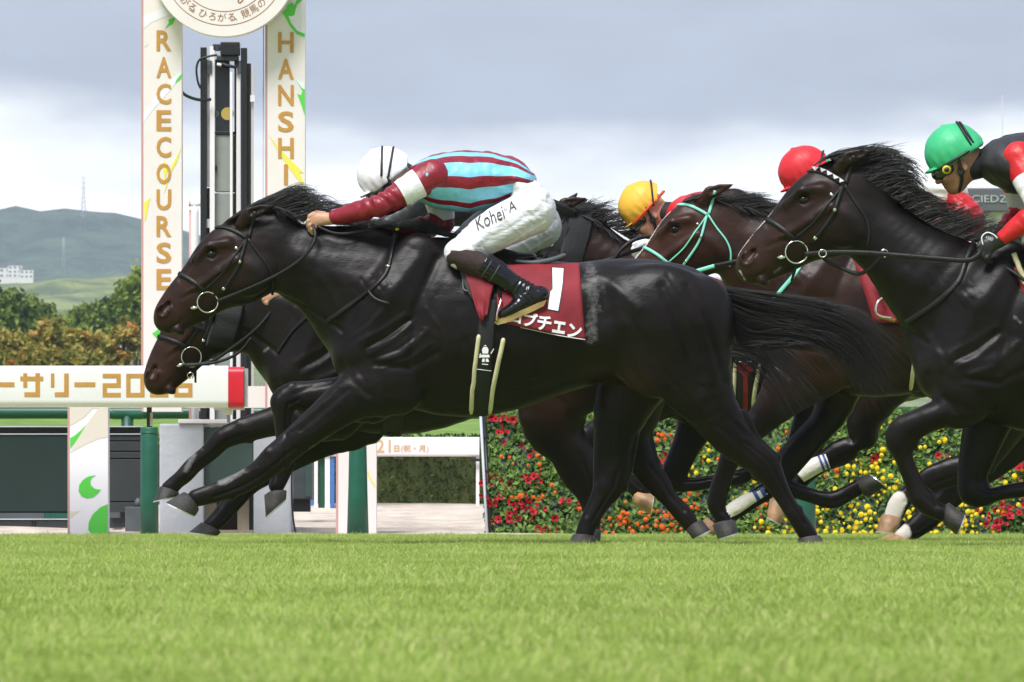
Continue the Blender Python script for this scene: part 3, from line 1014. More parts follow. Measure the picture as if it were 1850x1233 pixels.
MB().tube(smooth_line([P(444, -12, AY - .2), P(440, -2, AY - .2), P(434, 5, AY - .2), (P(430, 3, AY - .2)), P(433, -3, AY - .2)]), .004, 5).build('script_stroke', M['brown_print'], disc)
# a stay wire
MB().tube([P(323, 40, AY + .1), P(326, 744, AY + .1)], .003, 5).build('stay_wire', M['pale_grey'], arch)
MB().tube([P(476, 40, AY + .1), P(474, 744, AY + .1)], .003, 5).build('stay_wire', M['pale_grey'], arch)

# ---- the lettered white rail with the red end
RY = 12.85
rail = empty('running_rail', ground_of(200, RY), 'white padded running rail with gold lettering and a red end', 'rail')
def rounded_bar(px0, px1, py0, py1, Y, dep, rad):
    a, b = P(px0, py1, Y), P(px1, py0, Y)
    h = b.z - a.z
    prof = []
    for (cy, cz, a0) in ((Y + rad, b.z - rad, 90), (Y + rad, a.z + rad, 180), (Y + dep - rad, a.z + rad, 270), (Y + dep - rad, b.z - rad, 0)):
        for i in range(7):
            an = R(a0 + 15 * i)
            prof.append((cy + rad * math.cos(an), cz + rad * math.sin(an)))
    n = len(prof)
    mb = MB()
    vs = [(x, y, z) for x in (a.x, b.x) for y, z in prof]
    fs = [(i, (i + 1) % n, (i + 1) % n + n, i + n) for i in range(n)]
    mb.add(vs, fs, 0, True)
    mb.add(vs[:n], [tuple(range(n))]); mb.add(vs[n:], [tuple(range(n - 1, -1, -1))])
    return mb
pad = rounded_bar(-700, 412, 661, 736, RY, .20, .042).build('rail_pad', M['white_paint'], rail)
rounded_bar(412.3, 440, 663, 737, RY + .002, .196, .042).build('end_cap', M['red_paint'], rail)
MB().box(P(440.4, 0, RY).x, P(447, 0, RY).x, RY + .03, RY + .16, P(0, 735, RY).z, P(0, 666, RY).z).build('end_plate', M['clear'], rail)
s3 = (RY + 40) / FPX
def blocks(name, rects, parent, m, Y, th=.003):
    mb = MB()
    for (x0, x1, y0, y1) in rects:
        a, b = P(x0, y1, Y), P(x1, y0, Y)
        mb.box(a.x, b.x, Y - th, Y - .0004, a.z, b.z)
    return mb.build(name, m, parent)
W_ = 9
def seg7(x0, x1, y0, y1, on):
    r = []; m_ = (y0 + y1) / 2; w = 7.5
    if 't' in on: r.append((x0, x1, y0, y0 + w))
    if 'm' in on: r.append((x0, x1, m_ - w / 2, m_ + w / 2))
    if 'b' in on: r.append((x0, x1, y1 - w, y1))
    if 'ul' in on: r.append((x0, x0 + w, y0 + w + .05, m_ - (w / 2 + .05 if 'm' in on else 0)))
    if 'll' in on: r.append((x0, x0 + w, m_ + (w / 2 + .05 if 'm' in on else 0), y1 - w - .05))
    if 'ur' in on: r.append((x1 - w, x1, y0 + w + .05, m_ - (w / 2 + .05 if 'm' in on else 0)))
    if 'lr' in on: r.append((x1 - w, x1, m_ + (w / 2 + .05 if 'm' in on else 0), y1 - w - .05))
    return r
blocks('letter', [(-16, 26, 691, 699)], pad, M['gold'], RY)
blocks('letter', [(36.5, 78, 680.5, 688.3), (42, 49, 674.5, 680.3), (42, 49, 688.5, 700), (64, 72, 674.5, 680.3), (64, 72, 688.5, 708.8), (44, 72, 709, 717)], pad, M['gold'], RY)
blocks('letter', [(92, 98, 675, 700), (116, 124, 675, 708.8), (99, 124, 709, 717)], pad, M['gold'], RY)
blocks('letter', [(134.5, 172, 691, 699)], pad, M['gold'], RY)
blocks('digit', seg7(185.5, 218, 675.5, 717.5, ('t', 'ur', 'm', 'll', 'b')), pad, M['gold'], RY)
blocks('digit', seg7(228, 261, 675.5, 717.5, ('t', 'ur', 'lr', 'ul', 'll', 'b')), pad, M['gold'], RY)
blocks('digit', seg7(271, 304, 675.5, 717.5, ('t', 'ur', 'm', 'll', 'b')), pad, M['gold'], RY)
blocks('digit', seg7(314.5, 347.5, 675.5, 717.5, ('t', 'ul', 'm', 'll', 'lr', 'b')), pad, M['gold'], RY)
# earlier words of the same lettering run on out of the picture to the left
pbox(MB(), 265, 274, 736.5, 772, RY + .09, .03).build('stem', M['black_metal'], rail)
pbox(MB(), 271, 276, 746, 770, RY + .08, .01).build('stem_clamp', M['beige_post'], rail)
pbox(MB(), 386, 441, 736.8, 741, RY + .06, .09).build('bracket_plate', M['beige_print'], rail)
pbox(MB(), 407, 419, 741, 750, RY + .08, .04).build('bracket_knuckle', M['beige_print'], rail)
pbox(MB(), 410, 416, 750, 764, RY + .085, .03).build('stem', M['steel'], rail)

def green_post(label, x0, x1, y0, flare, Y, group='green padded rail posts'):
    c = (x0 + x1) / 2; s = (Y + 40) / FPX; r = (x1 - x0) / 2 * s
    x = P(c, 0, Y).x
    root = empty('rail_post', (x, Y, 0), label, 'post', group)
    zt = P(0, y0, Y).z
    MB().tube([(x, Y, -.02), (x, Y, zt * .35), (x, Y, zt - .01), (x, Y, zt)], [r * (1 + flare), r * (1 + flare * .55), r * 1.0, r * .93], 20).build('padding', M['green_paint'], root)
    MB().ring((x, Y, zt - .035), r * 1.0, .004, 20, 'z').build('tie_band', M['green_rail'], root)
    return root
green_post('green padded post under the lettered rail, right of the leaf printed foot', 254, 286, 772, .05, 12.95)
green_post('green padded post standing before the cream foot panel below the horse bellies', 632, 661, 745, .38, 12.95)
green_post('green padded post half hidden behind galloping legs at the flower wall', 1436, 1473, 800, .06, 12.95)

# ---- judge's mirror tower
TY = 16.0
tw = empty('mirror_tower', ground_of(408, TY), 'tall black and white mirror tower between the lettered pillars', 'tower')
for x0, x1, y0 in ((362, 373, 86), (435, 446, 87)):
    pbox(MB(), x0, x1, y0, 968, TY, .10).build('black_post', M['black_metal'], tw)
pbox(MB(), 446.3, 453, 115, 968, TY + .05, .08).build('black_post', M['dark_grey'], tw)
pbox(MB(), 454, 458, 122, 968, TY + .06, .05).build('pink_pole', M['beige_print'], tw)
pbox(MB(), 379, 387.5, 84, 968, TY + .02, .06).build('white_pole', M['white_paint'], tw)
pbox(MB(), 427, 434, 110, 968, TY + .03, .06).build('white_pole', M['white_paint'], tw)
pbox(MB(), 415.5, 420, 130, 968, TY + .0, .05).build('white_pole', M['white_paint'], tw)
pbox(MB(), 374, 378.7, 108, 338, TY + .05, .05).build('white_board', M['pure_white'], tw)
pbox(MB(), 374, 378.7, 340, 968, TY + .06, .05).build('grey_board', M['dark_grey'], tw)
pbox(MB(), 373.4, 378.8, 396, 412, TY + .03, .02).build('clip', M['white_paint'], tw)
pbox(MB(), 388.5, 415, 108, 238, TY + .08, .10).build('mirror_glass', M['black_glass'], tw)
q = P(411, 206, TY + .08)
disc_loft(Vector((q.x, 0, q.z)), 11.5 * (TY + 40) / FPX, TY + .066, TY + .079, 28).build('lens', M['lens_gold'], tw)
q = P(390, 206, TY + .08)
disc_loft(Vector((q.x, 0, q.z)), 6 * (TY + 40) / FPX, TY + .068, TY + .079, 24).build('lens', M['grey_green'], tw)
pbox(MB(), 388, 426.5, 238.5, 243, TY + .06, .1).build('sill', M['black_metal'], tw)
for y0, y1 in ((244, 347), (349, 520), (522, 968)):
    pbox(MB(), 388.2, 423, y0, y1, TY + .07, .12, 0, .006).build('panel', M['tower_panel'], tw)
pbox(MB(), 423.3, 427, 108, 968, TY + .06, .1).build('dark_post', M['dark_grey'], tw)
pbox(MB(), 389, 392, 300, 310, TY + .05, .02).build('latch', M['black_metal'], tw)
pbox(MB(), 374, 383, 110, 134, TY + .01, .02).build('bracket', M['mid_grey'], tw)
pbox(MB(), 429, 436, 110, 134, TY + .01, .02).build('bracket', M['mid_grey'], tw)
pbox(MB(), 452, 460, 172, 184, TY + .03, .02).build('clip', M['white_paint'], tw)
lamp = empty('camera_box', P(415, 88, TY), 'black camera box with a mounting arm clamped on top of the tower', 'camera')
pbox(MB(), 398, 433, 76, 100, TY - .02, .14, 0, .008).build('housing', M['black_metal'], lamp)
pbox(MB(), 391, 431, 100.4, 110, TY + .0, .10, 0, .008).build('tray', M['dark_grey'], lamp)
pbox(MB(), 384, 397.6, 80, 92, TY + .02, .05, 0, .005).build('arm', M['dark_grey'], lamp)
MB().tube([P(394, 112, TY + .02), P(410, 119, TY), P(426, 122, TY), P(430, 112, TY + .02)], .011, 6).build('yoke', M['black_metal'], lamp)
MB().tube([P(392, 116, TY), P(400, 118, TY)], .01, 6).build('lens_cap', M['pure_white'], lamp)
tag(MB().tube(smooth_line([P(392, 100, TY - .02), P(378, 102, TY - .03), P(361, 108, TY - .03), P(355, 124, TY - .02), P(357, 146, TY - .02), P(362, 160, TY - .01)]), .007, 6).build('camera_cable', M['black_metal']),
    'thin black cable looping outside the left tower post', 'cable')
tag(MB().tube(smooth_line([P(322, 158, TY - .1), P(332, 170, TY - .1), P(345, 177, TY - .08), P(362, 181, TY - .05), P(381, 180, TY - .02)]), .010, 6).build('power_cable', M['black_metal']),
    'thick black cable sagging from the left pillar to the tower', 'cable')
# white gauge pole beside the tower
gp = empty('gauge_pole', ground_of(352, 15.0), 'white round pole with a short cross arm, left of the mirror tower', 'pole')
q = P(352, 0, 15.0)
MB().tube([(q.x, 15, -.02), (q.x, 15, P(0, 385, 15).z), (q.x, 15, P(0, 376, 15).z), (q.x, 15, P(0, 374, 15).z), (q.x, 15, P(0, 364, 15).z)], [.024, .024, .022, .011, .011], 12).build('pole', M['white_paint'], gp)
MB().tube([P(343, 369, 15), P(362, 369, 15)], .014, 10).build('cross_arm', M['white_paint'], gp)
MB().tube([P(341, 369, 15), P(344.5, 369, 15)], .016, 10).build('arm_cap', M['pink_edge'], gp)
MB().tube([P(345, 380, 15.03), P(344.5, 968, 15.03)], .012, 8).build('thin_pole', M['pink_edge'], gp)

# ---- the tower's base: two pale piers, a green door between them, a plank on top
BY = 14.3
bs = empty('tower_base', ground_of(408, BY), 'pale grey twin piers with a grey green door between, behind the forelegs', 'tower base')
MB_ = pbox(MB(), 288, 368, 766, 980, BY, .5, 0, .012); MB_.build('pier', M['pale_grey'], bs)
pbox(MB(), 458, 526, 766, 980, BY, .5, 0, .012).build('pier', M['pale_grey'], bs)
pbox(MB(), 322, 505, 758, 765.5, BY - .02, .5, 0, .006).build('plank', M['white_paint'], bs)
dr = pbox(MB(), 368.5, 457.5, 772, 877, BY + .06, .05, 0, .006).build('door', M['grey_green'], bs)
pbox(MB(), 368.5, 457.5, 767, 771.5, BY + .05, .08).build('lintel', M['pale_grey'], bs)
pbox(MB(), 369, 391, 878, 968, BY + .20, .06).build('beige_post', M['beige_post'], bs)
pbox(MB(), 429, 450, 878, 968, BY + .20, .06).build('beige_post', M['beige_post'], bs)
pbox(MB(), 391.5, 428.5, 878, 968, BY + .28, .06).build('dark_panel', M['maroon_dark'], bs)
pbox(MB(), 450.5, 457.5, 878, 968, BY + .24, .06).build('dark_panel', M['mid_grey'], bs)
pbox(MB(), 368.5, 457.5, 958, 975, BY + .02, .3).build('step', M['beige_post'], bs)
gc = empty('grey_cabinet', ground_of(545, 17.0, .02), 'blue grey metal cabinet right of the pale piers', 'cabinet')
pbox(MB(), 524, 564, 803, 902, 17.0, .3, 0, .01).build('body', M['mid_grey'], gc)
pbox(MB(), 551, 563, 808, 898, 16.985, .012, 0, .003).build('side_door', M['grey_green'], gc)
pbox(MB(), 528, 560, 902.3, 925, 17.03, .25).build('plinth', M['black_metal'], gc)
tag(MB().tube(smooth_line([P(529, 800, 14.2), P(527, 880, 14.2), P(529, 930, 14.2), P(533, 958, 14.2), P(538, 975, 14.2)]), .006, 6).build('ground_cable', M['black_metal']),
    'thin dark cable hanging down beside the right pale pier', 'cable')

# ---- dark green cabinet behind the rail
CY = 15.2
cb = empty('dark_cabinet', ground_of(60, CY), 'long dark green board cabinet behind the lettered rail', 'cabinet')
pbox(MB(), -500, 258, 772, 980, CY + .08, .5).build('carcass', M['dark_grey'], cb)
pbox(MB(), -500, 258, 770, 772, CY + .0, .1).build('edge_trim', M['pale_grey'], cb)
for x0, x1 in ((-500, -130), (-128, 124.5)):
    pbox(MB(), x0, x1, 786, 925, CY + .03, .045, 0, .004).build('board', M['green_dark'], cb)
pbox(MB(), -500, 258, 783.5, 785.5, CY + .02, .05).build('edge_trim', M['pale_grey'], cb)
pbox(MB(), -500, 79.5, 927, 937, CY + .02, .05).build('kick_strip', M['mid_grey'], cb)
pbox(MB(), 80, 124.5, 927, 937, CY + .02, .05).build('kick_strip', M['green_paint'], cb)
pbox(MB(), -500, 124.5, 937.3, 939.5, CY + .01, .05).build('edge_trim', M['pale_grey'], cb)
for x0, x1 in ((-140, -4), (-2, 58), (64, 124)):
    pbox(MB(), x0, x1, 941, 978, CY + .04, .035, 0, .004).build('skirt_board', M['mid_grey'], cb)
pbox(MB(), 58.5, 63.5, 940, 978, CY + .03, .03).build('skirt_post', M['dark_grey'], cb)
for y0, y1 in ((787, 796), (798, 815), (817, 828), (830, 906), (908, 926)):
    pbox(MB(), 197, 257, y0, y1, CY + .03, .045, 0, .003).build('side_board', M['dark_grey'], cb)
bx = empty('junction_box', ground_of(240, 14.6), 'small grey junction box against the green post', 'box')
pbox(MB(), 226, 256, 916, 975, 14.6, .15, 0, .005).build('body', M['mid_grey'], bx)
q = P(249, 908, 14.65)
MB().tube([(q.x, 14.68, P(0, 916.5, 14.65).z), (q.x, 14.68, q.z), (q.x, 14.68, P(0, 900, 14.65).z)], [.022, .024, .010], 10).build('knob', M['mid_grey'], bx)
pbox(MB(), 197, 216, 926, 936, 14.8, .1).build('cable_tray', M['mid_grey'], bx)

# ---- inner green rail, far white rail with the date, the clipped hedge
GY = 35.0
gr = empty('green_pipe_rail', (0, GY, .35), 'dark green pipe rail in front of the infield lawn', 'rail')
q = P(0, 746, GY)
MB().tube([(-16, GY, q.z), (16, GY, q.z)], .052, 14).build('pipe', M['green_rail'], gr)
for px in (-620, 230, 1080, 1930):
    x = P(px, 0, GY).x
    MB().tube([(x, GY, .15), (x, GY, P(0, 752, GY).z)], .052, 12).build('post', M['green_rail'], gr)
    MB().tube([(x - .17, GY - .01, q.z + .03), (x - .12, GY - .01, q.z - .012), (x + .12, GY - .01, q.z - .012), (x + .17, GY - .01, q.z + .03)], .045, 10).build('saddle', M['green_paint'], gr)

DY = 24.4
dr_ = empty('date_rail', ground_of(717, DY, .15), 'white rail printed with a date in front of the clipped hedge', 'rail')
bar = rounded_bar(566, 866, 790, 825, DY, .08, .018).build('rail_board', M['white_paint'], dr_)
s4 = (DY + 40) / FPX
for tx_, cx_, cy_, w_, h_ in (('202', 591.5, 809.5, 36, 15.5), ('6年9月', 640, 809.5, 48, 15.5), ('21', 692.5, 806, 26, 23), ('日(祝・月)', 743, 811, 62, 14)):
    c = P(cx_, cy_, DY)
    flat_text('date_text', tx_, c.x, c.z, DY - .003, .1, M['gold_pale'], bar, width=w_ * s4, height=h_ * s4, ext=.001)
for x0, x1, mm in ((567.5, 574, 'white_paint'), (587, 596, 'white_paint'), (597, 604, 'blue_paint'), (860, 866, 'white_paint')):
    pbox(MB(), x0, x1, 825.3, 922, DY + .02, .03).build('post', M[mm], dr_)
pbox(MB(), 575, 586.5, 825.3, 918, DY + .05, .02).build('post', M['green_rail'], dr_)
pbox(MB(), 561, 567, 903, 914, DY + .03, .03).build('foot_block', M['blue_paint'], dr_)
pbox(MB(), 851, 868, 829, 834, DY - .02, .02).build('bolt_bar', M['black_metal'], dr_)

HY = 25.4
hz0, hz1 = 0.12, P(0, 789, HY).z
hedge = empty('clipped_hedge', (0, HY + .4, .15), 'clipped dark green hedge along the far side of the dirt track', 'hedge')
MB().box(-9, 9, HY + .06, HY + .8, hz0, hz1 - .05).build('inner_branches', M['soil'], hedge)
r_ = np.random.default_rng(3)
n = 32000
C = np.stack([r_.uniform(-6.5, 6.5, n), HY + r_.uniform(-.05, .1, n), r_.uniform(hz0, hz1, n)], 1)
tp = r_.random(n) < .25
C[tp, 1] = HY + r_.uniform(0, .8, tp.sum()); C[tp, 2] = hz1 + r_.uniform(-.06, .02, tp.sum())
T = np.clip(.42 + .2 * wobble(C, 6, 5) + r_.normal(0, .15, n), 0, 1)
link('foliage', leaves_mesh('foliage', C, .032, T, 6), M['leaf_hedge'], hedge)['kind'] = 'stuff'

# ---- far stand with a dark lettered fascia, right
SY = 140.0
st = empty('far_stand', ground_of(1800, SY, 1.2), 'distant cream building with a dark lettered fascia, under the green helmet rider', 'building')
pbox(MB(), 1700, 2080, 384, 800, SY, 4).build('wall', M['cream'], st)
fa = pbox(MB(), 1728, 2080, 340, 383, SY - .3, 1.2, 0, .03).build('fascia', mat('fascia', (0.10, 0.10, 0.11), .6), st)
s5 = (SY + 40) / FPX
c = P(1796, 359.5, SY - .3)
flat_text('fascia_text', 'CIEDZM', c.x, c.z, SY - .31, .3, M['steel_grey'], fa, width=80 * s5, height=13 * s5, ext=.01)
pbox(MB(), 1690, 1727, 325, 352, SY + .4, 1.0, 0, .03).build('roof_unit', M['steel_grey'], st)

# ---- the flower wall
FY0, FY1 = 13.45, 13.75
fw = empty('flower_wall', ground_of(1380, FY0), 'long low wall planted with red, orange and yellow flowers behind the horses', 'flower wall')
fz1 = P(0, 748, FY1).z
fx0, fx1 = P(884, 0, FY0).x, P(2240, 0, FY0).x
mb = MB(); mb.add([(fx0, FY0 + .07, -.02), (fx1, FY0 + .07, -.02), (fx1, FY1 + .06, fz1 - .04), (fx0 - .03, FY1 + .06, fz1 - .04), (fx0, FY1 + .5, -.02), (fx1, FY1 + .5, -.02), (fx1, FY1 + .4, fz1 - .04), (fx0 - .03, FY1 + .4, fz1 - .04)],
       [(0, 1, 2, 3), (4, 7, 6, 5), (3, 2, 6, 7), (0, 3, 7, 4), (1, 5, 6, 2)])
mb.build('planting_frame', M['green_dark'], fw)
for dx, mm, rr_, dy in ((0, 'pale_grey', .0085, -.03), (6, 'black_metal', .011, 0)):
    MB().tube([P(881 + dx, 985, FY0 + dy), P(868 + dx, 745, FY1 + dy)], rr_, 8).build('end_pole', M[mm], fw)
for py in (790, 850, 910):
    t_ = (985 - py) / 240
    MB().ring(P(881 - 13 * t_ + 2, py, FY0 + .3 * t_ - .015), .012, .003, 10, 'z').build('clip', M['black_metal'], fw)
def wall_pt(x, u, out=0.0):
    """x across, u up the sloping face"""
    return np.stack([x, FY0 + .07 + (FY1 - FY0) * u - out, fz1 * u], -1)
r_ = np.random.default_rng(8)
n = 24000
xs = r_.uniform(fx0 - .03, fx1, n); us = r_.uniform(0, 1.0, n)
C = wall_pt(xs, us, r_.uniform(-.03, .055, n) + .03 * wobble(np.stack([xs, us, us], 1), 9, 2))
top = r_.random(n) < .1
C[top, 2] = fz1 + r_.uniform(-.03, .015, top.sum()) + .02 * np.sin(C[top, 0] * 11); C[top, 1] = FY1 + r_.uniform(0, .4, top.sum())
T = np.clip(.42 + .22 * wobble(C, 14, 4) + r_.normal(0, .2, n), 0, 1)
link('foliage', leaves_mesh('foliage', C, .040, T, 16, .3, np.tile((0, -1.0, .5), (n, 1))), M['leaf_bed'], fw)['kind'] = 'stuff'

def petal_mat(name, c, c2, var=.15):
    return mat(name, c, .6, var=var, vscale=60, base2=c2, transl=.2)
M['petal_red'] = petal_mat('petal_red', (0.62, 0.008, 0.022), (0.40, 0.004, 0.02))
M['petal_orange'] = petal_mat('petal_orange', (0.85, 0.20, 0.008), (0.70, 0.10, 0.004))
M['petal_yellow'] = petal_mat('petal_yellow', (0.90, 0.76, 0.012), (0.88, 0.64, 0.01))
M['petal_heart'] = mat('petal_heart', (0.10, 0.006, 0.02), .7)
def petunia():
    mb = MB(); n = 15
    vs = [(0, .010, 0)]
    for i in range(n):
        a = 2 * math.pi * i / n
        r = .017 * (1 + .13 * math.cos(5 * a))
        vs.append((.35 * r * math.cos(a), .002, .35 * r * math.sin(a)))
        vs.append((r * math.cos(a), -.004 + .003 * math.cos(5 * a + 1), r * math.sin(a)))
    for i in range(n):
        j = (i + 1) % n
        mb.add([vs[0], vs[1 + 2 * i], vs[1 + 2 * j]], [(0, 1, 2)], 1, True)
        mb.add([vs[1 + 2 * i], vs[2 + 2 * i], vs[2 + 2 * j], vs[1 + 2 * j]], [(0, 1, 2, 3)], 0, True)
    me = bpy.data.meshes.new('petunia'); me.from_pydata(mb.v, [], mb.f); me.polygons.foreach_set('material_index', mb.mi)
    me.materials.append(M['petal_red']); me.materials.append(M['petal_heart'])
    return me
def marigold(m):
    mb = MB()
    for k, (rr, yy) in enumerate(((.0155, 0), (.012, -.005), (.0075, -.009))):
        n = 10 - 2 * k
        vs = [(0, yy - .004, 0)]
        for i in range(2 * n):
            a = math.pi * i / n + k * .4
            r = rr * (1 if i % 2 else .72)
            vs.append((r * math.cos(a), yy + (.0015 if i % 2 else -.0015), r * math.sin(a)))
        mb.add(vs, [(0, 1 + i, 1 + (i + 1) % (2 * n)) for i in range(2 * n)], 0, False)
    me = bpy.data.meshes.new('marigold'); me.from_pydata(mb.v, [], mb.f); me.materials.append(m)
    return me
# clumps measured in the photograph: colour, centre, spread, count
clumps = [('r', 895, 755, 12, 8, 6), ('r', 915, 762, 10, 8, 5), ('r', 905, 785, 12, 10, 6), ('r', 958, 815, 10, 12, 7), ('r', 888, 860, 14, 8, 5), ('r', 905, 880, 22, 8, 9),
          ('r', 962, 868, 16, 10, 8), ('r', 898, 905, 16, 10, 9), ('r', 925, 935, 14, 10, 11), ('r', 965, 925, 20, 14, 11), ('r', 1015, 905, 8, 12, 3), ('r', 990, 965, 12, 8, 8), ('r', 900, 945, 8, 6, 3),
          ('r', 1195, 832, 6, 8, 4), ('r', 1005, 765, 20, 20, 8), ('r', 1040, 880, 14, 20, 5),
          ('r', 1708, 823, 8, 6, 3), ('r', 1590, 835, 10, 8, 3), ('r', 1815, 810, 18, 30, 12), ('r', 1840, 900, 12, 30, 10), ('r', 1815, 925, 24, 16, 16), ('r', 1785, 880, 14, 12, 6), ('r', 1840, 770, 14, 10, 7), ('r', 1810, 955, 20, 8, 7), ('r', 1900, 870, 40, 60, 26),
          ('o', 920, 832, 22, 6, 4), ('o', 970, 838, 14, 10, 6), ('o', 985, 885, 18, 8, 4), ('o', 940, 905, 22, 8, 7), ('o', 1195, 790, 26, 8, 11), ('o', 1165, 800, 10, 10, 5), ('o', 1045, 918, 18, 8, 5),
          ('o', 1120, 940, 36, 8, 16), ('o', 1190, 932, 22, 8, 18), ('o', 1185, 955, 46, 8, 20), ('o', 1245, 905, 22, 24, 14), ('o', 1280, 965, 40, 6, 12), ('o', 1100, 962, 30, 8, 7),
          ('o', 1380, 870, 20, 30, 9), ('o', 1370, 930, 40, 20, 14), ('o', 1420, 820, 18, 20, 6), ('o', 1500, 860, 20, 8, 5), ('o', 1235, 835, 30, 20, 9), ('o', 1120, 860, 20, 40, 10), ('o', 1330, 840, 24, 30, 8),
          ('y', 1245, 840, 22, 14, 10), ('y', 1260, 815, 18, 14, 8), ('y', 1330, 880, 40, 30, 14), ('y', 1410, 960, 40, 10, 12), ('y', 1590, 755, 20, 10, 12), ('y', 1540, 790, 30, 22, 14), ('y', 1600, 800, 30, 22, 18),
          ('y', 1560, 850, 40, 16, 28), ('y', 1585, 880, 40, 16, 26), ('y', 1660, 800, 24, 30, 18), ('y', 1690, 850, 26, 22, 16), ('y', 1500, 925, 34, 20, 22), ('y', 1560, 940, 40, 20, 34), ('y', 1520, 960, 40, 8, 16),
          ('y', 1640, 930, 30, 28, 20), ('y', 1700, 950, 30, 16, 22), ('y', 1745, 960, 20, 10, 12), ('y', 1790, 815, 30, 30, 18), ('y', 1760, 930, 30, 26, 18), ('y', 1825, 845, 24, 24, 14), ('y', 1800, 900, 30, 20, 10), ('y', 1830, 790, 20, 14, 8), ('y', 1900, 860, 60, 60, 30)]
fm = {'r': ('red_petunia', petunia()), 'o': ('orange_marigold', marigold(M['petal_orange'])), 'y': ('yellow_marigold', marigold(M['petal_yellow']))}
cnt = {'r': 0, 'o': 0, 'y': 0}
extra = {'r': [], 'o': [], 'y': []}
rf = random.Random(4)
placed = []
for c_, cx, cy, sx, sy, k in clumps:
    for i in range(int(k * (.78 if c_ == 'r' else .9)) or 1):
        for tr_ in range(12):
            px = rf.gauss(cx, sx * .75); py = min(968, max(748, rf.gauss(cy, sy * .75)))
            if all((px - a) ** 2 + (py - b_) ** 2 > 62 for a, b_ in placed[-160:]): break
        placed.append((px, py))
        u = (972 - py) / 224.0
        loc = wall_pt(np.array(P(px, 0, FY0).x), np.array(u), .055 + rf.uniform(0, .035))
        rot = (rf.gauss(-.45, .35), rf.uniform(-3, 3), rf.gauss(0, .5))
        sc_ = rf.choice((.7, .8, .95, 1.05, 1.2, 1.4)) * rf.uniform(.9, 1.1) * (1.1 if c_ == 'r' else 1.0)
        cnt[c_] += 1
        if cnt[c_] <= 290:
            o = bpy.data.objects.new(fm[c_][0], fm[c_][1]); col.objects.link(o)
            o.parent = fw; o.location = Vector(loc) - fw.location; o.rotation_euler = rot; o.scale = (sc_,) * 3
        else: extra[c_].append((Vector(loc), rot, sc_))
for c_, lst in extra.items():
    if not lst: continue
    vs, fs = [], []
    me0 = fm[c_][1]
    from mathutils import Euler
    for loc, rot, sc_ in lst:
        E = Euler(rot).to_matrix() * sc_; b0 = len(vs)
        vs += [tuple(E @ v.co + loc) for v in me0.vertices]; fs += [[i + b0 for i in p.vertices] for p in me0.polygons]
    me = bpy.data.meshes.new('marigold_scatter'); me.from_pydata(vs, [], fs)
    link('marigold_scatter', me, list(me0.materials), fw)['kind'] = 'stuff'
# ================================================================ HORSES
def simil(a0, a1, b0, b1):
    """similarity of the picture plane taking a0->b0 and a1->b1"""
    A0, A1, B0, B1 = (complex(*q) for q in (a0, a1, b0, b1))
    k = (B1 - B0) / (A1 - A0)
    def f(px, py):
        w = B0 + k * (complex(px, py) - A0)
        return (w.real, w.imag)
    f.k = abs(k)
    return f
REF_BODY = ((800, 425), (1160, 462))
REF_HEAD = ((386, 415), (275, 563))
ident = simil((0, 0), (1, 0), (0, 0), (1, 0))

def coat_mat(name, base, tint, rough=0.4, points=False):
    m = mat(name, base, rough, var=.35, vscale=7, base2=tint, bump=.22, bscale=160, bstretch=(.35, 1, 1, .6), dist=.004, sheen=0.0, spec=.21)
    b = m.node_tree.nodes['Principled BSDF']
    b.inputs['Anisotropic'].default_value = 0.3
    attr_mix(m, 'tan', tuple(c * f for c, f in zip(base, (2.3, 1.9, 1.7) if points else (5.0, 3.1, 2.3))), 0, 1)
    if points: attr_mix(m, 'points', (0.0060, 0.0044, 0.0038), 0, 1)
    attr_mix(m, 'speck', (0.30, 0.30, 0.29), 0.285, 0.31, 75, 1.0)
    attr_mix(m, 'foam', (0.22, 0.215, 0.21), 0.42, 1.15, 45, 1.1)
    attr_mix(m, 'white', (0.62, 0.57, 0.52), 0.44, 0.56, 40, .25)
    return m

M['hair_black'] = mat('hair_black', (0.010, 0.0085, 0.008), .38, spec=.5)
M['hoof_dark'] = mat('hoof_dark', (0.030, 0.027, 0.024), .6, var=.6, vscale=18, bump=.3, bscale=60, bstretch=(1, 1, 5))
M['hoof_tan'] = mat('hoof_tan', (0.30, 0.17, 0.085), .55, var=.4, vscale=18)
M['shoe'] = mat('shoe', (0.62, 0.62, 0.60), .35, metal=.7)
M['eye'] = mat('eye', (0.006, 0.004, 0.003), .06, spec=.5)
M['leather'] = mat('leather', (0.008, 0.0075, 0.0075), .45, spec=.35, bump=.15, bscale=120)
M['leather_mint'] = mat('leather_mint', (0.22, 0.66, 0.52), .5)
M['chrome'] = mat('chrome', (0.75, 0.74, 0.70), .2, metal=1)
M['cloth_maroon'] = mat('cloth_maroon', (0.21, 0.010, 0.018), .75, var=.12, vscale=12, bump=.35, bscale=16, dist=.015)
M['cloth_red'] = mat('cloth_red', (0.23, 0.008, 0.014), .7, var=.12, vscale=12, bump=.35, bscale=16, dist=.015)
M['cloth_white'] = mat('cloth_white', (0.80, 0.80, 0.80), .7)
M['elastic'] = mat('elastic', (0.62, 0.57, 0.36), .6, var=.08, vscale=15)
M['web_black'] = mat('web_black', (0.008, 0.008, 0.009), .7)
M['hood'] = mat('hood', (0.009, 0.009, 0.010), .75, bump=.2, bscale=90)
M['bandage'] = mat('bandage', (0.66, 0.63, 0.57), .85, bump=.5, bscale=30, bstretch=(1, 1, 1))
M['blue_tape'] = mat('blue_tape', (0.02, 0.05, 0.25), .6)

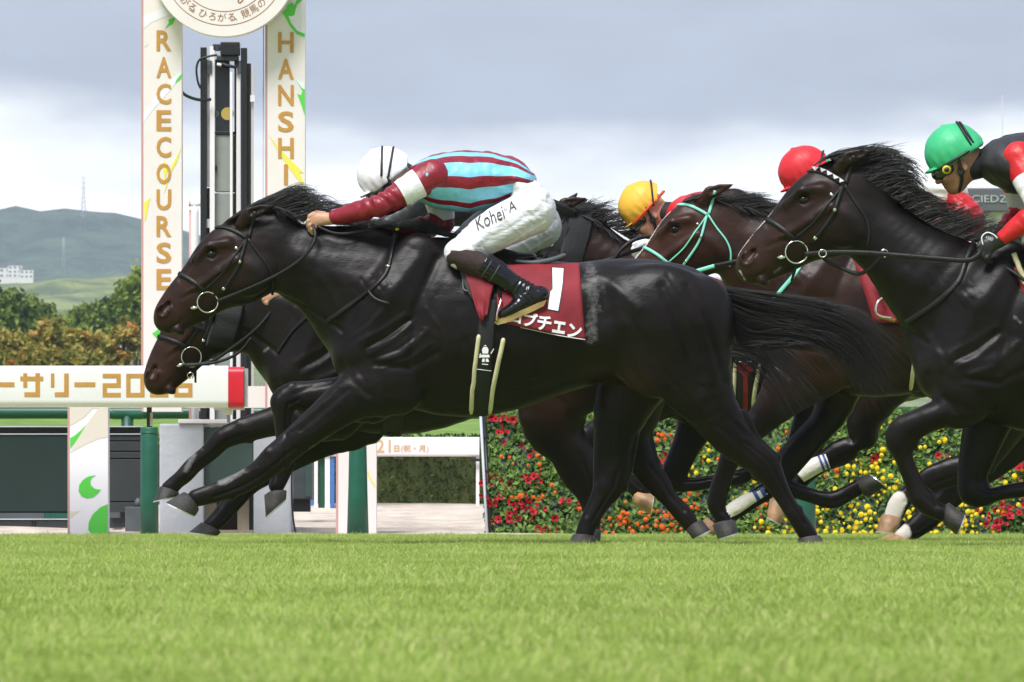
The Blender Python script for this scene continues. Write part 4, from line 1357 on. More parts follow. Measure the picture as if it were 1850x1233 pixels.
def hair(name, lines, n, rad, jit, parent, m, seed, ybias=0.0, yspread=.025, taper=.25, steps=9, short=.35):
    """strands running through a list of guide lines (root ... tip), all given as points; jitter grows to the tip"""
    r = np.random.default_rng(seed)
    L_ = [np.array([tuple(q) for q in ln]) for ln in lines]
    ng_ = len(L_)
    t = np.sort(r.uniform(0, 1, n))
    ctrl = []
    clump = r.normal(size=(60, 3))
    ci_ = np.clip((t * 59 + r.normal(0, .7, n)).astype(int), 0, 59)
    for g, ln in enumerate(L_):
        x = t * (len(ln) - 1)
        i = np.clip(x.astype(int), 0, len(ln) - 2); f = (x - i)[:, None]
        p = ln[i] * (1 - f) + ln[i + 1] * f
        a = (g / (ng_ - 1)) ** 1.2
        p = p + (clump[ci_] * .8 + r.normal(size=(n, 3)) * .55) * jit * a * (1, .7, 1)
        p[:, 1] += ybias * a + (r.normal(0, yspread, n) if g == 0 else 0)
        if g: p[:, 1] += ctrl[0][:, 1] - L_[0][:, 1].mean()
        ctrl.append(p)
    ctrl = np.array(ctrl)
    ln_ = r.uniform(short, 1, n) ** .6
    S = []
    for k in range(steps):
        u = k / (steps - 1) * ln_ * (ng_ - 1)
        i = np.clip(u.astype(int), 0, ng_ - 2); f = (u - i)[:, None]
        ar = np.arange(n)
        p0, p1, p2, p3 = ctrl[np.maximum(i - 1, 0), ar], ctrl[i, ar], ctrl[i + 1, ar], ctrl[np.minimum(i + 2, ng_ - 1), ar]
        S.append(.5 * (2 * p1 + (p2 - p0) * f + (2 * p0 - 5 * p1 + 4 * p2 - p3) * f * f + (3 * p1 - p0 - 3 * p2 + p3) * f ** 3))
    S = np.array(S)                                     # steps, n, 3
    T = np.gradient(S, axis=0); T /= np.linalg.norm(T, axis=2, keepdims=True) + 1e-9
    A = np.cross(T, np.array((0, 1, 0))); A /= np.linalg.norm(A, axis=2, keepdims=True) + 1e-9
    B = np.cross(T, A)
    rr = rad * r.uniform(.5, 1.3, n)[None, :, None] * np.linspace(1, taper, steps)[:, None, None] ** .8
    rr[-1] *= .15
    V = np.stack([S + (A * math.cos(q) + B * math.sin(q)) * rr for q in (0, 2.094, 4.189)], 2)   # steps, n, 3, 3
    V = V.transpose(1, 0, 2, 3).reshape(-1, 3)
    base = (np.arange(n) * steps * 3)[:, None, None, None] + (np.arange(steps - 1) * 3)[None, :, None, None]
    k = np.arange(3)[None, None, :, None]
    k2 = (np.arange(3) + 1) % 3
    F = np.concatenate([base + k, base + k2[None, None, :, None], base + k2[None, None, :, None] + 3, base + k + 3], -1).reshape(-1, 4)
    return link(name, mesh_np(name, V, F), m, parent)

class Horse: pass

def hoof(h, cor, sole, hw, yc, m, shoe=True):
    """cor, sole: (front, back) points in the photograph of the coronet and of the ground edge"""
    n = 18
    rows = []
    for (a, b), w in ((cor, hw * .86), (((cor[0][0] * .1 + sole[0][0] * .9, cor[0][1] * .1 + sole[0][1] * .9), (cor[1][0] * .1 + sole[1][0] * .9, cor[1][1] * .1 + sole[1][1] * .9)), hw * 1.06), (sole, hw * 1.06)):
        A, B = h.p(*a), h.p(*b)
        c = (A + B) / 2; d = (A - B) / 2
        rows.append([Vector((c.x + d.x * math.cos(2 * math.pi * i / n), h.Y + yc + w * math.sin(2 * math.pi * i / n), c.z + d.z * math.cos(2 * math.pi * i / n))) for i in range(n)])
    mb = MB()
    c0 = sum(rows[0], Vector()) / n; ax = (sum(rows[2], Vector()) / n - c0)
    dome = [v.lerp(c0, .45) - ax * .18 for v in rows[0]]
    rows = [dome] + rows
    vs = [v for r_ in rows for v in r_]
    fs = [(k * n + i, k * n + (i + 1) % n, (k + 1) * n + (i + 1) % n, (k + 1) * n + i) for k in range(3) for i in range(n)]
    mb.add(vs, fs, 0, True)
    mb.add(rows[3], [tuple(range(n))]); mb.add(rows[0], [tuple(range(n - 1, -1, -1))])
    o = mb.build('hoof', m, h.root)
    if shoe:
        u = ax.normalized() * .006
        sb = MB()
        c = sum(rows[3], Vector()) / n
        out_ = [v + (v - c) * .02 for v in rows[3]]; inn = [v.lerp(c, .3) for v in rows[3]]
        for i in range(n - 1):
            if abs(i - n // 2 + .5) < 1.2: continue
            q = [out_[i], out_[i + 1], inn[i + 1], inn[i]]
            sb.add(q + [v + u for v in q], [(0, 1, 2, 3), (7, 6, 5, 4), (0, 4, 5, 1), (1, 5, 6, 2), (2, 6, 7, 3), (3, 7, 4, 0)])
        sb.build('horseshoe', M['shoe'], o)
    return o

RIDGES = [  # shape of muscle edges seen on the near side: line in the photograph, width, height (m)
    ([(755, 470), (700, 545), (660, 625)], .030, .007), ([(790, 470), (752, 560), (745, 650)], .022, -.009),
    ([(655, 618), (690, 600), (732, 572)], .014, .006), ([(668, 642), (705, 622), (745, 590)], .013, .006), ([(664, 630), (700, 611), (740, 580)], .007, -.007),
    ([(690, 655), (730, 640), (770, 600)], .016, .006), ([(680, 660), (740, 668), (790, 640)], .016, -.008),
    ([(620, 655), (640, 690), (665, 715)], .016, -.007),
    ([(640, 520), (662, 548)], .008, -.0025), ([(655, 508), (680, 540)], .008, -.0025), ([(672, 500), (694, 528)], .008, -.0025), ([(690, 492), (706, 518)], .007, -.002),
    ([(505, 535), (560, 560), (620, 600)], .012, -.008), ([(540, 470), (610, 500), (680, 520)], .05, .008),
    ([(1090, 520), (1110, 600), (1150, 690)], .035, -.010), ([(1195, 520), (1230, 600), (1262, 700)], .022, -.008), ([(1240, 520), (1275, 590), (1305, 690)], .018, -.006),
    ([(1140, 640), (1165, 690), (1200, 740)], .03, .008), ([(1080, 500), (1110, 520), (1150, 560)], .025, .007),
    ([(900, 600), (925, 660), (930, 715)], .02, -.003), ([(960, 600), (975, 660), (970, 705)], .02, -.003), ([(1010, 600), (1015, 660)], .02, -.003), ([(840, 620), (860, 690)], .02, -.004)]
HEAD_RIDGES = [([(398, 492), (370, 512), (340, 528)], .008, .005), ([(360, 452), (345, 482), (325, 505)], .010, -.005), ([(372, 446), (388, 446), (396, 456)], .006, .006), ([(374, 470), (386, 474), (398, 466)], .005, .003),
               ([(430, 470), (465, 490), (480, 520)], .03, .006), ([(420, 545), (455, 545), (485, 520)], .008, -.004), ([(330, 540), (350, 528), (385, 530)], .008, -.004), ([(308, 545), (320, 562), (318, 580)], .007, -.003)]

def make_horse(Yl, label, body, head, neck, legs, m, vox=.009, tail=True, ear_back=True, group='racehorses galloping in the field', nbig=1.0, ridges=(), blaze=None, foam=(), white=(), mouth=True):
    h = Horse(); h.Y = Yl; h.body = body; h.head = head; h.m = m
    h.p = lambda px, py: P(px, py, Yl)
    h.pb = lambda px, py: P(*body(px, py), Yl)
    h.ph = lambda px, py: P(*head(px, py), Yl)
    mpp = (Yl + 40) / FPX
    k_b = body.k * mpp * 400; k_h = head.k * mpp * 400     # true size of this horse against the measured one
    g0 = h.pb(960, 700)
    h.root = empty('horse', (g0.x, Yl, 0), label, 'horse', group)
    allp = [h.pb(x, y) for x, y in ((560, 380), (1380, 420), (1380, 760), (560, 780))] + [h.ph(x, y) for x, y in ((240, 340), (540, 340), (260, 640))]
    for lg in legs: allp += [h.p(*q) for s_ in lg['s'] for q in (s_[0], s_[1])]
    xs = [q.x for q in allp]; zs = [q.z for q in allp]
    S = Solid((min(xs) - .1, Yl - .42, min(min(zs), 0) - .05), (max(xs) + .1, Yl + .42, max(zs) + .12), vox)
    b_ = lambda A, B, hw, yc=0: (h.pb(*A), h.pb(*B), hw * k_b, Yl + yc)
    hd = lambda A, B, hw, yc=0: (h.ph(*A), h.ph(*B), hw * k_h, Yl + yc)
    # trunk
    S.loft([b_((735, 436), (690, 700), .175), b_((800, 428), (775, 746), .225), b_((870, 442), (860, 752), .262), b_((950, 464), (950, 728), .278), b_((1030, 474), (1035, 703), .272),
            b_((1105, 468), (1105, 690), .268), b_((1160, 467), (1160, 700), .262), b_((1208, 474), (1208, 708), .235)], 0, 3)
    # neck
    S.loft([(h.p(*A), h.p(*B), hw, Yl) for A, B, hw in neck], .05, 3)
    for sd in (-1, 1):
        q = lambda px, py, y: h.pb(px, py) + Vector((0, sd * y, 0))
        S.chain([(*q(756, 462, .115), .10, .06), (*q(712, 540, .165), .125, .07), (*q(668, 636, .145), .11, .07)], .05)
        S.ball(q(728, 640, .165), (.17, .075, .125), .05, ang=.5)
        S.ball(q(640, 640, .075), (.10, .085, .14), .06)
        S.ball(q(1195, 575, .165), (.26, .115, .235), .07, ang=-.2)
        S.ball(q(1178, 672, .165), (.13, .075, .12), .09)
        S.ball(q(1268, 600, .11), (.14, .10, .24), .06, ang=-.15)
        S.ball(q(1064, 560, .33), (.10, .075, .15), .08, cut=True)
    # legs
    for lg in legs:
        n = len(lg['s'])
        secs = []
        for i, s_ in enumerate(lg['s']):
            A, B = h.p(*s_[0]), h.p(*s_[1])
            hw = s_[2] if len(s_) > 2 else max(.018, (A - B).length * .5 * .74)
            u = i / (n - 1)
            secs.append((A, B, hw, Yl + lg['y'][0] * (1 - u) + lg['y'][1] * u))
        S.loft(secs, .035, 3)
        for i, kind in lg.get('j', ()):
            A_, B_, hw_, yy = secs[i]
            rr = (A_ - B_).length * .5
            v_ = lambda t_, dy=0: (A_.lerp(B_, t_).x, yy + dy, A_.lerp(B_, t_).z)
            if kind == 'knee':
                S.ball(v_(.22, -.016), (.024, .020, .026), .012); S.ball(v_(.22, .016), (.024, .020, .026), .012); S.ball(v_(.94), (.017, .013, .020), .010)
            elif kind == 'hock':
                S.ball(v_(.95), (.021, .016, .023), .012); S.ball(v_(.35, -.03), (.030, .016, .034), .014); S.ball(v_(.35, .03), (.030, .016, .034), .014)
                G0, G1 = secs[i - 2][1], secs[i - 1][1]
                S.chain([(G0.x, yy, G0.z, .014, .010), (G1.x, yy, G1.z, .012, .009), (*v_(.95), .013, .011)], .012)
            elif kind == 'fet':
                S.ball(v_(.90), (.017, .019, .019), .010); S.ball(v_(.4, -.02), (.022, .014, .022), .010); S.ball(v_(.4, .02), (.022, .014, .022), .010)
    # head
    S.loft([hd((486, 372), (512, 470), .060), hd((446, 380), (494, 522), .074), hd((410, 400), (464, 545), .086), hd((386, 422), (432, 555), .088), hd((362, 452), (402, 566), .072), hd((339, 482), (372, 582), .058),
            hd((317, 509), (347, 594), .050), hd((299, 534), (329, 601), .050), hd((291, 553), (315, 600), .046)], .03, 4)
    for sd in (-1, 1):
        q = lambda px, py, y: h.ph(px, py) + Vector((0, sd * y * k_h, 0))
        S.ball(q(458, 497, .062), (.105 * k_h, .032, .085 * k_h), .03, ang=.75)          # cheek
        S.chain([(*q(412, 440, .078), .018, .012), (*q(380, 443, .086), .016, .012), (*q(352, 470, .056), .012, .010)], .035)   # brow
        S.chain([(*q(430, 470, .088), .012, .010), (*q(390, 494, .080), .012, .010), (*q(352, 520, .060), .009, .008)], .02)   # cheek bone
        S.ball(q(383, 459, .104), (.027, .018, .019), .012, ang=.25, cut=True)
        S.ball(q(295, 562, .046), (.036, .022, .030), .012, ang=.4)
        S.chain([(*q(290, 566, .070), .024, .024), (*q(297, 559, .048), .021, .018), (*q(306, 550, .032), .012, .010)], .008, cut=True)            # nostril
        if mouth: S.chain([(*q(297, 604, .03), .009, .022), (*q(322, 585, .048), .0075, .014), (*q(352, 563, .062), .006, .012)], .005, cut=True)
        S.ball(q(322, 597, .020), (.032, .026, .020), .012, ang=-.6)
        # ears
        if ear_back: e = [(438, 404), (452, 388), (474, 380), (498, 372)]
        else: e = [(440, 398), (448, 376), (462, 352), (480, 336)]
        S.chain([(*q(*e[0], .060), .030, .020), (*q(*e[1], .082), .033, .018), (*q(*e[2], .094), .024, .013), (*q(*e[3], .094), .005, .004)], .012)
        S.chain([(*q(e[1][0] + 3, e[1][1] - 2, .104), .016, .014), (*q(e[2][0] + 3, e[2][1] - 2, .108), .010, .010)], .006, cut=True)
    V, F = S.skin('b')
    # muscle edges pushed along the skin
    Nn = normals_np(V, F)
    side = np.clip(np.abs(Nn[:, 1]) * 1.6, 0, 1)
    D = np.zeros(len(V))
    for ln, w, a in RIDGES: D += a * np.exp(-(seg_dist(V, [h.pb(*q) for q in ln]) / w) ** 2)
    for ln, w, a in HEAD_RIDGES: D += a * np.exp(-(seg_dist(V, [h.ph(*q) for q in ln]) / w) ** 2)
    for ln, w, a in ridges: D += .72 * a * np.exp(-(seg_dist(V, [h.p(*q) for q in ln]) / w) ** 2)
    for lg in legs:                                     # tendon groove down each leg
        ln = [tuple((a + 2 * b) / 3 for a, b in zip(s_[0], s_[1])) for s_ in lg['s'][3:-1]]
        if len(ln) > 1: D -= .006 * np.exp(-(seg_dist(V, [h.p(*q) for q in ln]) / .007) ** 2)
    D = D * side + .0008 * wobble(V, 70, 3) * side + .0016 * wobble(V, 20, 4) * side
    V = V + Nn * D[:, None]
    me = mesh_np('body', V, F)
    tan = np.zeros(len(V)); fo = np.zeros(len(V)); wh = np.zeros(len(V))
    for c, r_ in ((h.ph(300, 555), .13), (h.ph(345, 520), .10)):
        tan = np.maximum(tan, .8 * np.exp(-((V[:, 0] - c.x) ** 2 + (V[:, 2] - c.z) ** 2) / r_ ** 2))
    tan = np.maximum(tan, .35 * np.exp(-(seg_dist(V, [h.pb(1080, 690), h.pb(1150, 700)]) / .10) ** 2))
    for ln, w, a in foam: fo = np.maximum(fo, a * np.exp(-(seg_dist(V, [h.p(*q) for q in ln]) / w) ** 2))
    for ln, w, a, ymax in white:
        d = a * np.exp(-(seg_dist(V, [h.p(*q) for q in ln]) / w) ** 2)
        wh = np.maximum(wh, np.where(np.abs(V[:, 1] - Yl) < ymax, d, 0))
    tan = np.maximum(tan, .42 * np.exp(-(seg_dist(V, [h.ph(420, 420), h.ph(400, 480), h.ph(320, 560)]) / .14) ** 2))
    zf_ = np.clip((.80 - V[:, 2]) / .22, 0, 1)
    attr(me, 'points', zf_ * zf_ * (3 - 2 * zf_)); attr(me, 'speck', np.zeros(len(V)))
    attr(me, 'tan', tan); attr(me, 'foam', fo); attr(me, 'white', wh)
    h.mesh = link('body', me, m, h.root)
    h.bvh = bvh_of(V, F)
    for lg in legs:
        if 'hoof' in lg:
            cor, sole = lg['hoof']
            hoof(h, cor, sole, lg.get('hw', .058), lg['y'][1], lg.get('hm', M['hoof_dark']), lg.get('shoe', True))
    for sd in (-1, 1):
        c = h.ph(383.5, 460)
        hit = h.bvh.ray_cast(Vector((c.x, Yl + sd * 2, c.z)), Vector((0, -sd, 0)))
        y = hit[0].y if hit[0] else Yl + sd * .085
        MB().ball((c.x, y - sd * .005, c.z), (.0235, .017, .0185)).build('eye', M['eye'], h.root)
    if tail:
        f = lambda pts: [P(*body(*q), Yl) for q in pts]
        h.tail = hair('tail', [f([(1286, 514), (1300, 532), (1312, 556), (1322, 590)]), f([(1360, 530), (1362, 552), (1362, 590), (1345, 622)]), f([(1465, 550), (1462, 574), (1445, 602), (1385, 618)]),
                               f([(1560, 578), (1555, 622), (1525, 628), (1450, 606)]), f([(1650, 655), (1640, 735), (1590, 748), (1500, 612)])], int(1300 * nbig), .0023, .042, h.root, M['hair_black'], 31, yspread=.02)
    return h

def hits(h, pts, off=.004, step=.010, bvh=None, side=-1):
    """lays a line given in photo points on the near flank"""
    out_ = []
    W3 = []
    pts = [h.p(*q) if not isinstance(q, Vector) else q for q in pts]
    pts = smooth_line(pts, 4) if len(pts) > 2 else pts
    for a, b in zip(pts[:-1], pts[1:]):
        n = max(1, int((b - a).length / step))
        W3 += [a.lerp(b, i / n) for i in range(n)]
    W3.append(pts[-1])
    last = None
    for q in W3:
        r = (bvh or h.bvh).ray_cast(Vector((q.x, h.Y + side * 2, q.z)), Vector((0, -side, 0)))
        if r[0] is not None:
            n = r[1] if r[1].y * side > 0 else -r[1]
            last = (r[0] + n * off, n)
            out_.append(last)
        elif last is not None:
            out_.append((Vector((q.x, last[0].y, q.z)), last[1]))
    return out_

def ribbon(name, pn, w, th, m, parent, wl=None):
    """flat strap along (point, normal) pairs"""
    if len(pn) < 2: return None
    # smooth the normals and depths
    P_ = np.array([tuple(p) for p, n in pn]); N_ = np.array([tuple(n) for p, n in pn])
    for _ in range(3):
        if len(P_) > 2:
            P_[1:-1] = (P_[:-2] + 2 * P_[1:-1] + P_[2:]) / 4
            N_[1:-1] = (N_[:-2] + 2 * N_[1:-1] + N_[2:]) / 4
    vs, fs = [], []
    n = len(P_)
    for i in range(n):
        t = Vector(P_[min(i + 1, n - 1)] - P_[max(i - 1, 0)]); t.normalize()
        nn = Vector(N_[i]); nn.normalize()
        s_ = t.cross(nn); s_.normalize()
        ww = (w if wl is None else w + (wl - w) * i / (n - 1)) / 2
        p = Vector(P_[i])
        vs += [p + s_ * ww, p + s_ * ww * .8 + nn * th, p - s_ * ww * .8 + nn * th, p - s_ * ww]
    for i in range(n - 1):
        for k in range(4):
            fs.append((4 * i + k, 4 * i + (k + 1) % 4, 4 * i + 4 + (k + 1) % 4, 4 * i + 4 + k))
    fs += [(3, 2, 1, 0), (4 * n - 4, 4 * n - 3, 4 * n - 2, 4 * n - 1)]
    mb = MB(); mb.add(vs, fs, 0, True)
    return mb.build(name, m, parent)

def both(h, name, pts, w, th, m, parent, off=.003, bvh=None):
    """a strap on both flanks, joined over the middle when its first point is on the outline"""
    for sd in (-1, 1):
        ribbon(name, hits(h, pts, off, side=sd, bvh=bvh), w, th, m, parent)

def drape_grid(h, name, quad, nu, nv, off, m, parent, both_sides=True, bvh=None, wob=0.0):
    """cloth over the back: quad = (top-left, top-right, bottom-right, bottom-left) in the photograph; returns its mesh data too"""
    tl, tr_, br, bl = (h.p(*q) if not isinstance(q, Vector) else q for q in quad)
    V, F = [], []
    for sd in ((-1, 1) if both_sides else (-1,)):
        b0 = len(V)
        for j in range(nv + 1):
            for i in range(nu + 1):
                u, v = i / nu, j / nv
                q = tl.lerp(tr_, u).lerp(bl.lerp(br, u), v)
                r = None
                for dz in range(0, 14):
                    r = (bvh or h.bvh).ray_cast(Vector((q.x, h.Y + sd * 2, q.z - dz * .006)), Vector((0, -sd, 0)))
                    if r[0] is not None: break
                if r[0] is None: p = Vector((q.x, h.Y, q.z))
                else:
                    n = r[1] if r[1].y * sd > 0 else -r[1]
                    n = Vector((0, sd, 0)).lerp(n, .6)
                    p = r[0] + n * (off + wob * (math.sin(u * 9 + v * 4) + math.sin(v * 11 - u * 5)) * v)
                V.append(p)
        for j in range(nv):
            for i in range(nu):
                a = b0 + j * (nu + 1) + i
                f = (a, a + 1, a + nu + 2, a + nu + 1)
                F.append(f if sd < 0 else f[::-1])
    if both_sides:
        o2 = (nu + 1) * (nv + 1)
        for i in range(nu): F.append((i, o2 + i, o2 + i + 1, i + 1))
    me = bpy.data.meshes.new(name); me.from_pydata([tuple(v) for v in V], [], F)
    me.polygons.foreach_set('use_smooth', [True] * len(F)); me.update()
    o = link(name, me, m, parent)
    sol = o.modifiers.new('thickness', 'SOLIDIFY'); sol.thickness = .005; sol.offset = 1
    o['bv'] = 0
    return o, BVHTree.FromPolygons([tuple(v) for v in V], F)

def drape_shape(h, name, verts, faces, bvh, off, m, parent):
    """flat print: photo-space points laid on a cloth"""
    vs = []
    for q in verts:
        w = h.p(*q)
        r = bvh.ray_cast(Vector((w.x, h.Y - 2, w.z)), Vector((0, 1, 0)))
        vs.append((w.x, (r[0].y if r[0] is not None else h.Y - .28) - off, w.z))
    me = bpy.data.meshes.new(name); me.from_pydata(vs, [], faces); me.update()
    return link(name, me, m, parent)

def poly_fill(poly, cuts=3):
    bm = bmesh.new()
    vs = [bm.verts.new((x, y, 0)) for x, y in poly]
    bm.faces.new(vs)
    bmesh.ops.triangulate(bm, faces=bm.faces[:])
    bmesh.ops.subdivide_edges(bm, edges=bm.edges[:], cuts=cuts, use_grid_fill=True)
    bm.verts.index_update()
    v = [(q.co.x, q.co.y) for q in bm.verts]; f = [[q.index for q in p.verts] for p in bm.faces]
    bm.free()
    return v, f

def text_fill(s, cx, cy, wpx, hpx, rot, bold=.03, shear=0.0):
    me = text_mesh(s, 1.0, bold=bold, shear=shear)
    co = np.array([tuple(v.co) for v in me.vertices])
    lo, hi = co.min(0), co.max(0); c = (lo + hi) / 2
    x = (co[:, 0] - c[0]) * wpx / (hi[0] - lo[0]); y = -(co[:, 1] - c[1]) * hpx / (hi[1] - lo[1])
    ca, sa = math.cos(rot), math.sin(rot)
    v = [(cx + a * ca - b * sa, cy + a * sa + b * ca) for a, b in zip(x, y)]
    bm = bmesh.new(); bm.from_mesh(me)
    for vv, (x_, y_) in zip(bm.verts, v): vv.co = (x_, y_, 0)
    bmesh.ops.triangulate(bm, faces=bm.faces[:])
    for _ in range(3):
        es = [e for e in bm.edges if e.calc_length() > 5]
        if not es: break
        bmesh.ops.subdivide_edges(bm, edges=es, cuts=1)
        bmesh.ops.triangulate(bm, faces=bm.faces[:])
    bm.verts.index_update()
    v = [(w.co.x, w.co.y) for w in bm.verts]; f = [[w.index for w in p.verts] for p in bm.faces]
    bm.free(); bpy.data.meshes.remove(me)
    return v, f

# ---------------------------------------------------------------- the five horses
M['coat_black'] = coat_mat('coat_black', (0.0082, 0.0056, 0.0046), (0.0046, 0.0033, 0.0028), .41)
M['coat_dark'] = coat_mat('coat_dark', (0.0095, 0.0062, 0.0050), (0.0050, 0.0036, 0.0030), .41)
M['coat_brown'] = coat_mat('coat_brown', (0.022, 0.0102, 0.0068), (0.010, 0.0052, 0.0040), .38, True)
M['coat_bay'] = coat_mat('coat_bay', (0.032, 0.0138, 0.0086), (0.015, 0.0070, 0.0050), .38, True)

A = make_horse(0.0, 'black racehorse in full stretch wearing the maroon cloth with number one', ident, ident,
    [((492, 374), (512, 528), .070), ((535, 396), (545, 550), .088), ((590, 404), (580, 574), .105), ((655, 408), (608, 612), .130), ((725, 416), (640, 660), .160)],
    [dict(s=[((655, 640), (760, 740), .10), ((612, 684), (672, 750), .080), ((562, 735), (606, 783), .062), ((508, 786), (548, 822), .046), ((477, 813), (523, 842), .046), ((454, 838), (492, 864), .036), ((424, 857), (455, 886), .028), ((396, 868), (424, 900), .036), ((372, 877), (394, 908), .030), ((346, 886), (366, 914), .034)],
          j=((4, 'knee'), (7, 'fet')), y=(-.14, -.10), hoof=(((334, 889), (361, 922)), ((301, 908), (354, 933)))),
     dict(s=[((650, 660), (680, 765), .09), ((612, 678), (640, 757), .075), ((566, 685), (586, 752), .058), ((521, 690), (545, 740), .046), ((491, 712), (533, 742), .046), ((492, 746), (529, 756), .036), ((497, 792), (528, 796), .027), ((494, 835), (529, 840), .035), ((489, 858), (524, 858), .031), ((482, 880), (515, 876), .034)],
          j=((3, 'knee'), (7, 'fet')), y=(.13, .10), hoof=(((476, 895), (517, 887)), ((479, 935), (516, 902)))),
     dict(s=[((1140, 590), (1320, 610), .12), ((1180, 680), (1330, 690), .105), ((1240, 752), (1343, 745), .080), ((1292, 810), (1370, 795), .058), ((1343, 846), (1406, 826), .046), ((1372, 868), (1415, 854), .038), ((1398, 902), (1428, 890), .030), ((1416, 930), (1446, 920), .034), ((1430, 952), (1464, 945), .037), ((1442, 972), (1476, 964), .034)],
          j=((4, 'hock'), (7, 'fet')), y=(-.15, -.11), hoof=(((1440, 974), (1480, 968)), ((1436, 992), (1492, 986)))),
     dict(s=[((1100, 620), (1260, 640), .12), ((1072, 715), (1192, 720), .10), ((1072, 788), (1150, 788), .075), ((1072, 846), (1139, 852), .052), ((1070, 876), (1130, 880), .045), ((1060, 910), (1104, 912), .034), ((1047, 940), (1082, 945), .036), ((1040, 962), (1074, 966), .036)],
          j=((4, 'hock'), (6, 'fet')), y=(.15, .11), hoof=(((1036, 966), (1076, 970)), ((1022, 988), (1078, 990))))],
    M['coat_black'], vox=.0062,
    ridges=[([(630, 705), (590, 740), (545, 778)], .012, -.006), ([(650, 740), (610, 766), (565, 800)], .012, -.005), ([(615, 700), (570, 742), (530, 775)], .010, .005), ([(640, 735), (600, 762), (560, 790)], .012, .005),
            ([(600, 690), (560, 700), (530, 712)], .010, -.005), ([(1290, 770), (1330, 800), (1370, 835)], .012, -.006), ([(1330, 760), (1365, 795), (1398, 828)], .008, .006), ([(1250, 720), (1290, 770), (1330, 815)], .02, .005),
            ([(1110, 740), (1108, 790), (1106, 840)], .014, -.006), ([(640, 690), (660, 720), (700, 738)], .02, .006), ([(760, 690), (800, 700), (850, 706)], .02, -.005), ([(700, 720), (780, 728), (860, 735)], .014, .004),
            ([(672, 632), (712, 612), (752, 580)], .006, .004), ([(676, 650), (722, 632), (764, 600)], .006, -.004), ([(690, 668), (740, 652), (782, 622)], .007, .004), ([(640, 600), (668, 580), (690, 552)], .007, -.004), ([(630, 615), (662, 596), (692, 566)], .007, .004),
            ([(650, 560), (676, 540), (700, 515)], .007, .003), ([(640, 545), (664, 528), (684, 506)], .006, -.003), ([(770, 560), (800, 600), (805, 650)], .012, .004), ([(880, 690), (940, 690), (1000, 672)], .006, .003), ([(900, 700), (960, 706), (1020, 690)], .005, -.0025),
            ([(1120, 560), (1150, 600), (1190, 640)], .02, -.004), ([(1205, 500), (1245, 560), (1272, 640)], .012, -.004), ([(1175, 640), (1210, 690), (1250, 730)], .012, -.005), ([(1268, 700), (1300, 740), (1345, 790)], .010, -.004), ([(1100, 700), (1096, 760), (1100, 820)], .010, .004), ([(1130, 700), (1124, 760), (1122, 820)], .010, -.004),
            ([(600, 720), (560, 752), (520, 784)], .005, .003), ([(470, 845), (440, 860), (405, 880)], .005, .003), ([(575, 500), (600, 530), (618, 575)], .02, .005), ([(545, 440), (600, 452), (660, 456)], .03, -.004)],
    foam=[([(1066, 485), (1072, 560), (1066, 612)], .055, .60), ([(757, 520), (790, 540)], .022, .42), ([(785, 590), (792, 610)], .014, .4), ([(440, 850), (400, 872)], .020, .85), ([(596, 788), (560, 812)], .010, .55),
          ([(640, 715), (655, 735)], .02, .35), ([(1040, 700), (1062, 690)], .03, .4)])
B = make_horse(1.6, 'dark horse half hidden beyond the black leader, its hooded head low', simil(*REF_BODY, (676, 470), (676 + 346, 470 + 36)), simil(*REF_HEAD, (327, 520), (256, 683)),
    [((388, 530), (404, 634), .066), ((432, 520), (442, 637), .080), ((490, 505), (474, 648), .10), ((560, 484), (500, 680), .13), ((615, 474), (530, 720), .155)],
    [dict(s=[((560, 690), (640, 790), .09), ((530, 716), (580, 790), .075), ((488, 735), (515, 786), .058), ((430, 758), (455, 798), .046), ((390, 778), (418, 808), .045), ((368, 806), (396, 826), .034), ((340, 830), (364, 851), .027), ((322, 850), (348, 868), .034), ((306, 865), (332, 880), .030), ((294, 876), (322, 892), .032)],
          j=((3, 'knee'),), y=(-.13, -.10), hoof=(((291, 879), (326, 892)), ((279, 906), (322, 897)))),
     dict(s=[((600, 700), (680, 800), .09), ((560, 760), (620, 812), .07), ((500, 812), (548, 842), .05), ((460, 838), (500, 868), .044), ((430, 866), (466, 886), .032), ((402, 900), (432, 920), .030), ((380, 928), (410, 945), .034), ((364, 944), (394, 958), .032)],
          j=((3, 'knee'),), y=(.13, .10), hoof=(((362, 944), (398, 962)), ((340, 962), (392, 968)))),
     dict(s=[((950, 620), (1100, 640), .11), ((934, 720), (1060, 730), .10), ((948, 782), (1050, 775), .078), ((988, 824), (1068, 812), .056), ((1014, 866), (1084, 850), .045), ((1036, 890), (1086, 880), .035), ((1052, 925), (1086, 918), .030), ((1050, 955), (1084, 955), .034)],
          j=((3, 'hock'),), y=(-.14, -.11), hoof=(((1046, 958), (1086, 958)), ((1034, 978), (1084, 978)))),
     dict(s=[((1040, 620), (1190, 640), .11), ((1080, 720), (1200, 720), .09), ((1112, 790), (1176, 782), .062), ((1140, 850), (1190, 836), .046), ((1165, 880), (1210, 862), .036), ((1194, 908), (1222, 890), .029), ((1218, 936), (1246, 916), .033), ((1236, 956), (1262, 940), .030)],
          j=((3, 'hock'),), y=(.14, .11), hoof=(((1240, 958), (1270, 940)), ((1252, 974), (1284, 958))))],
    M['coat_dark'], vox=.009, nbig=.5, foam=[([(352, 822), (338, 850)], .020, .85), ([(352, 800), (366, 812)], .016, .6), ([(478, 636), (486, 630)], .010, .8)])
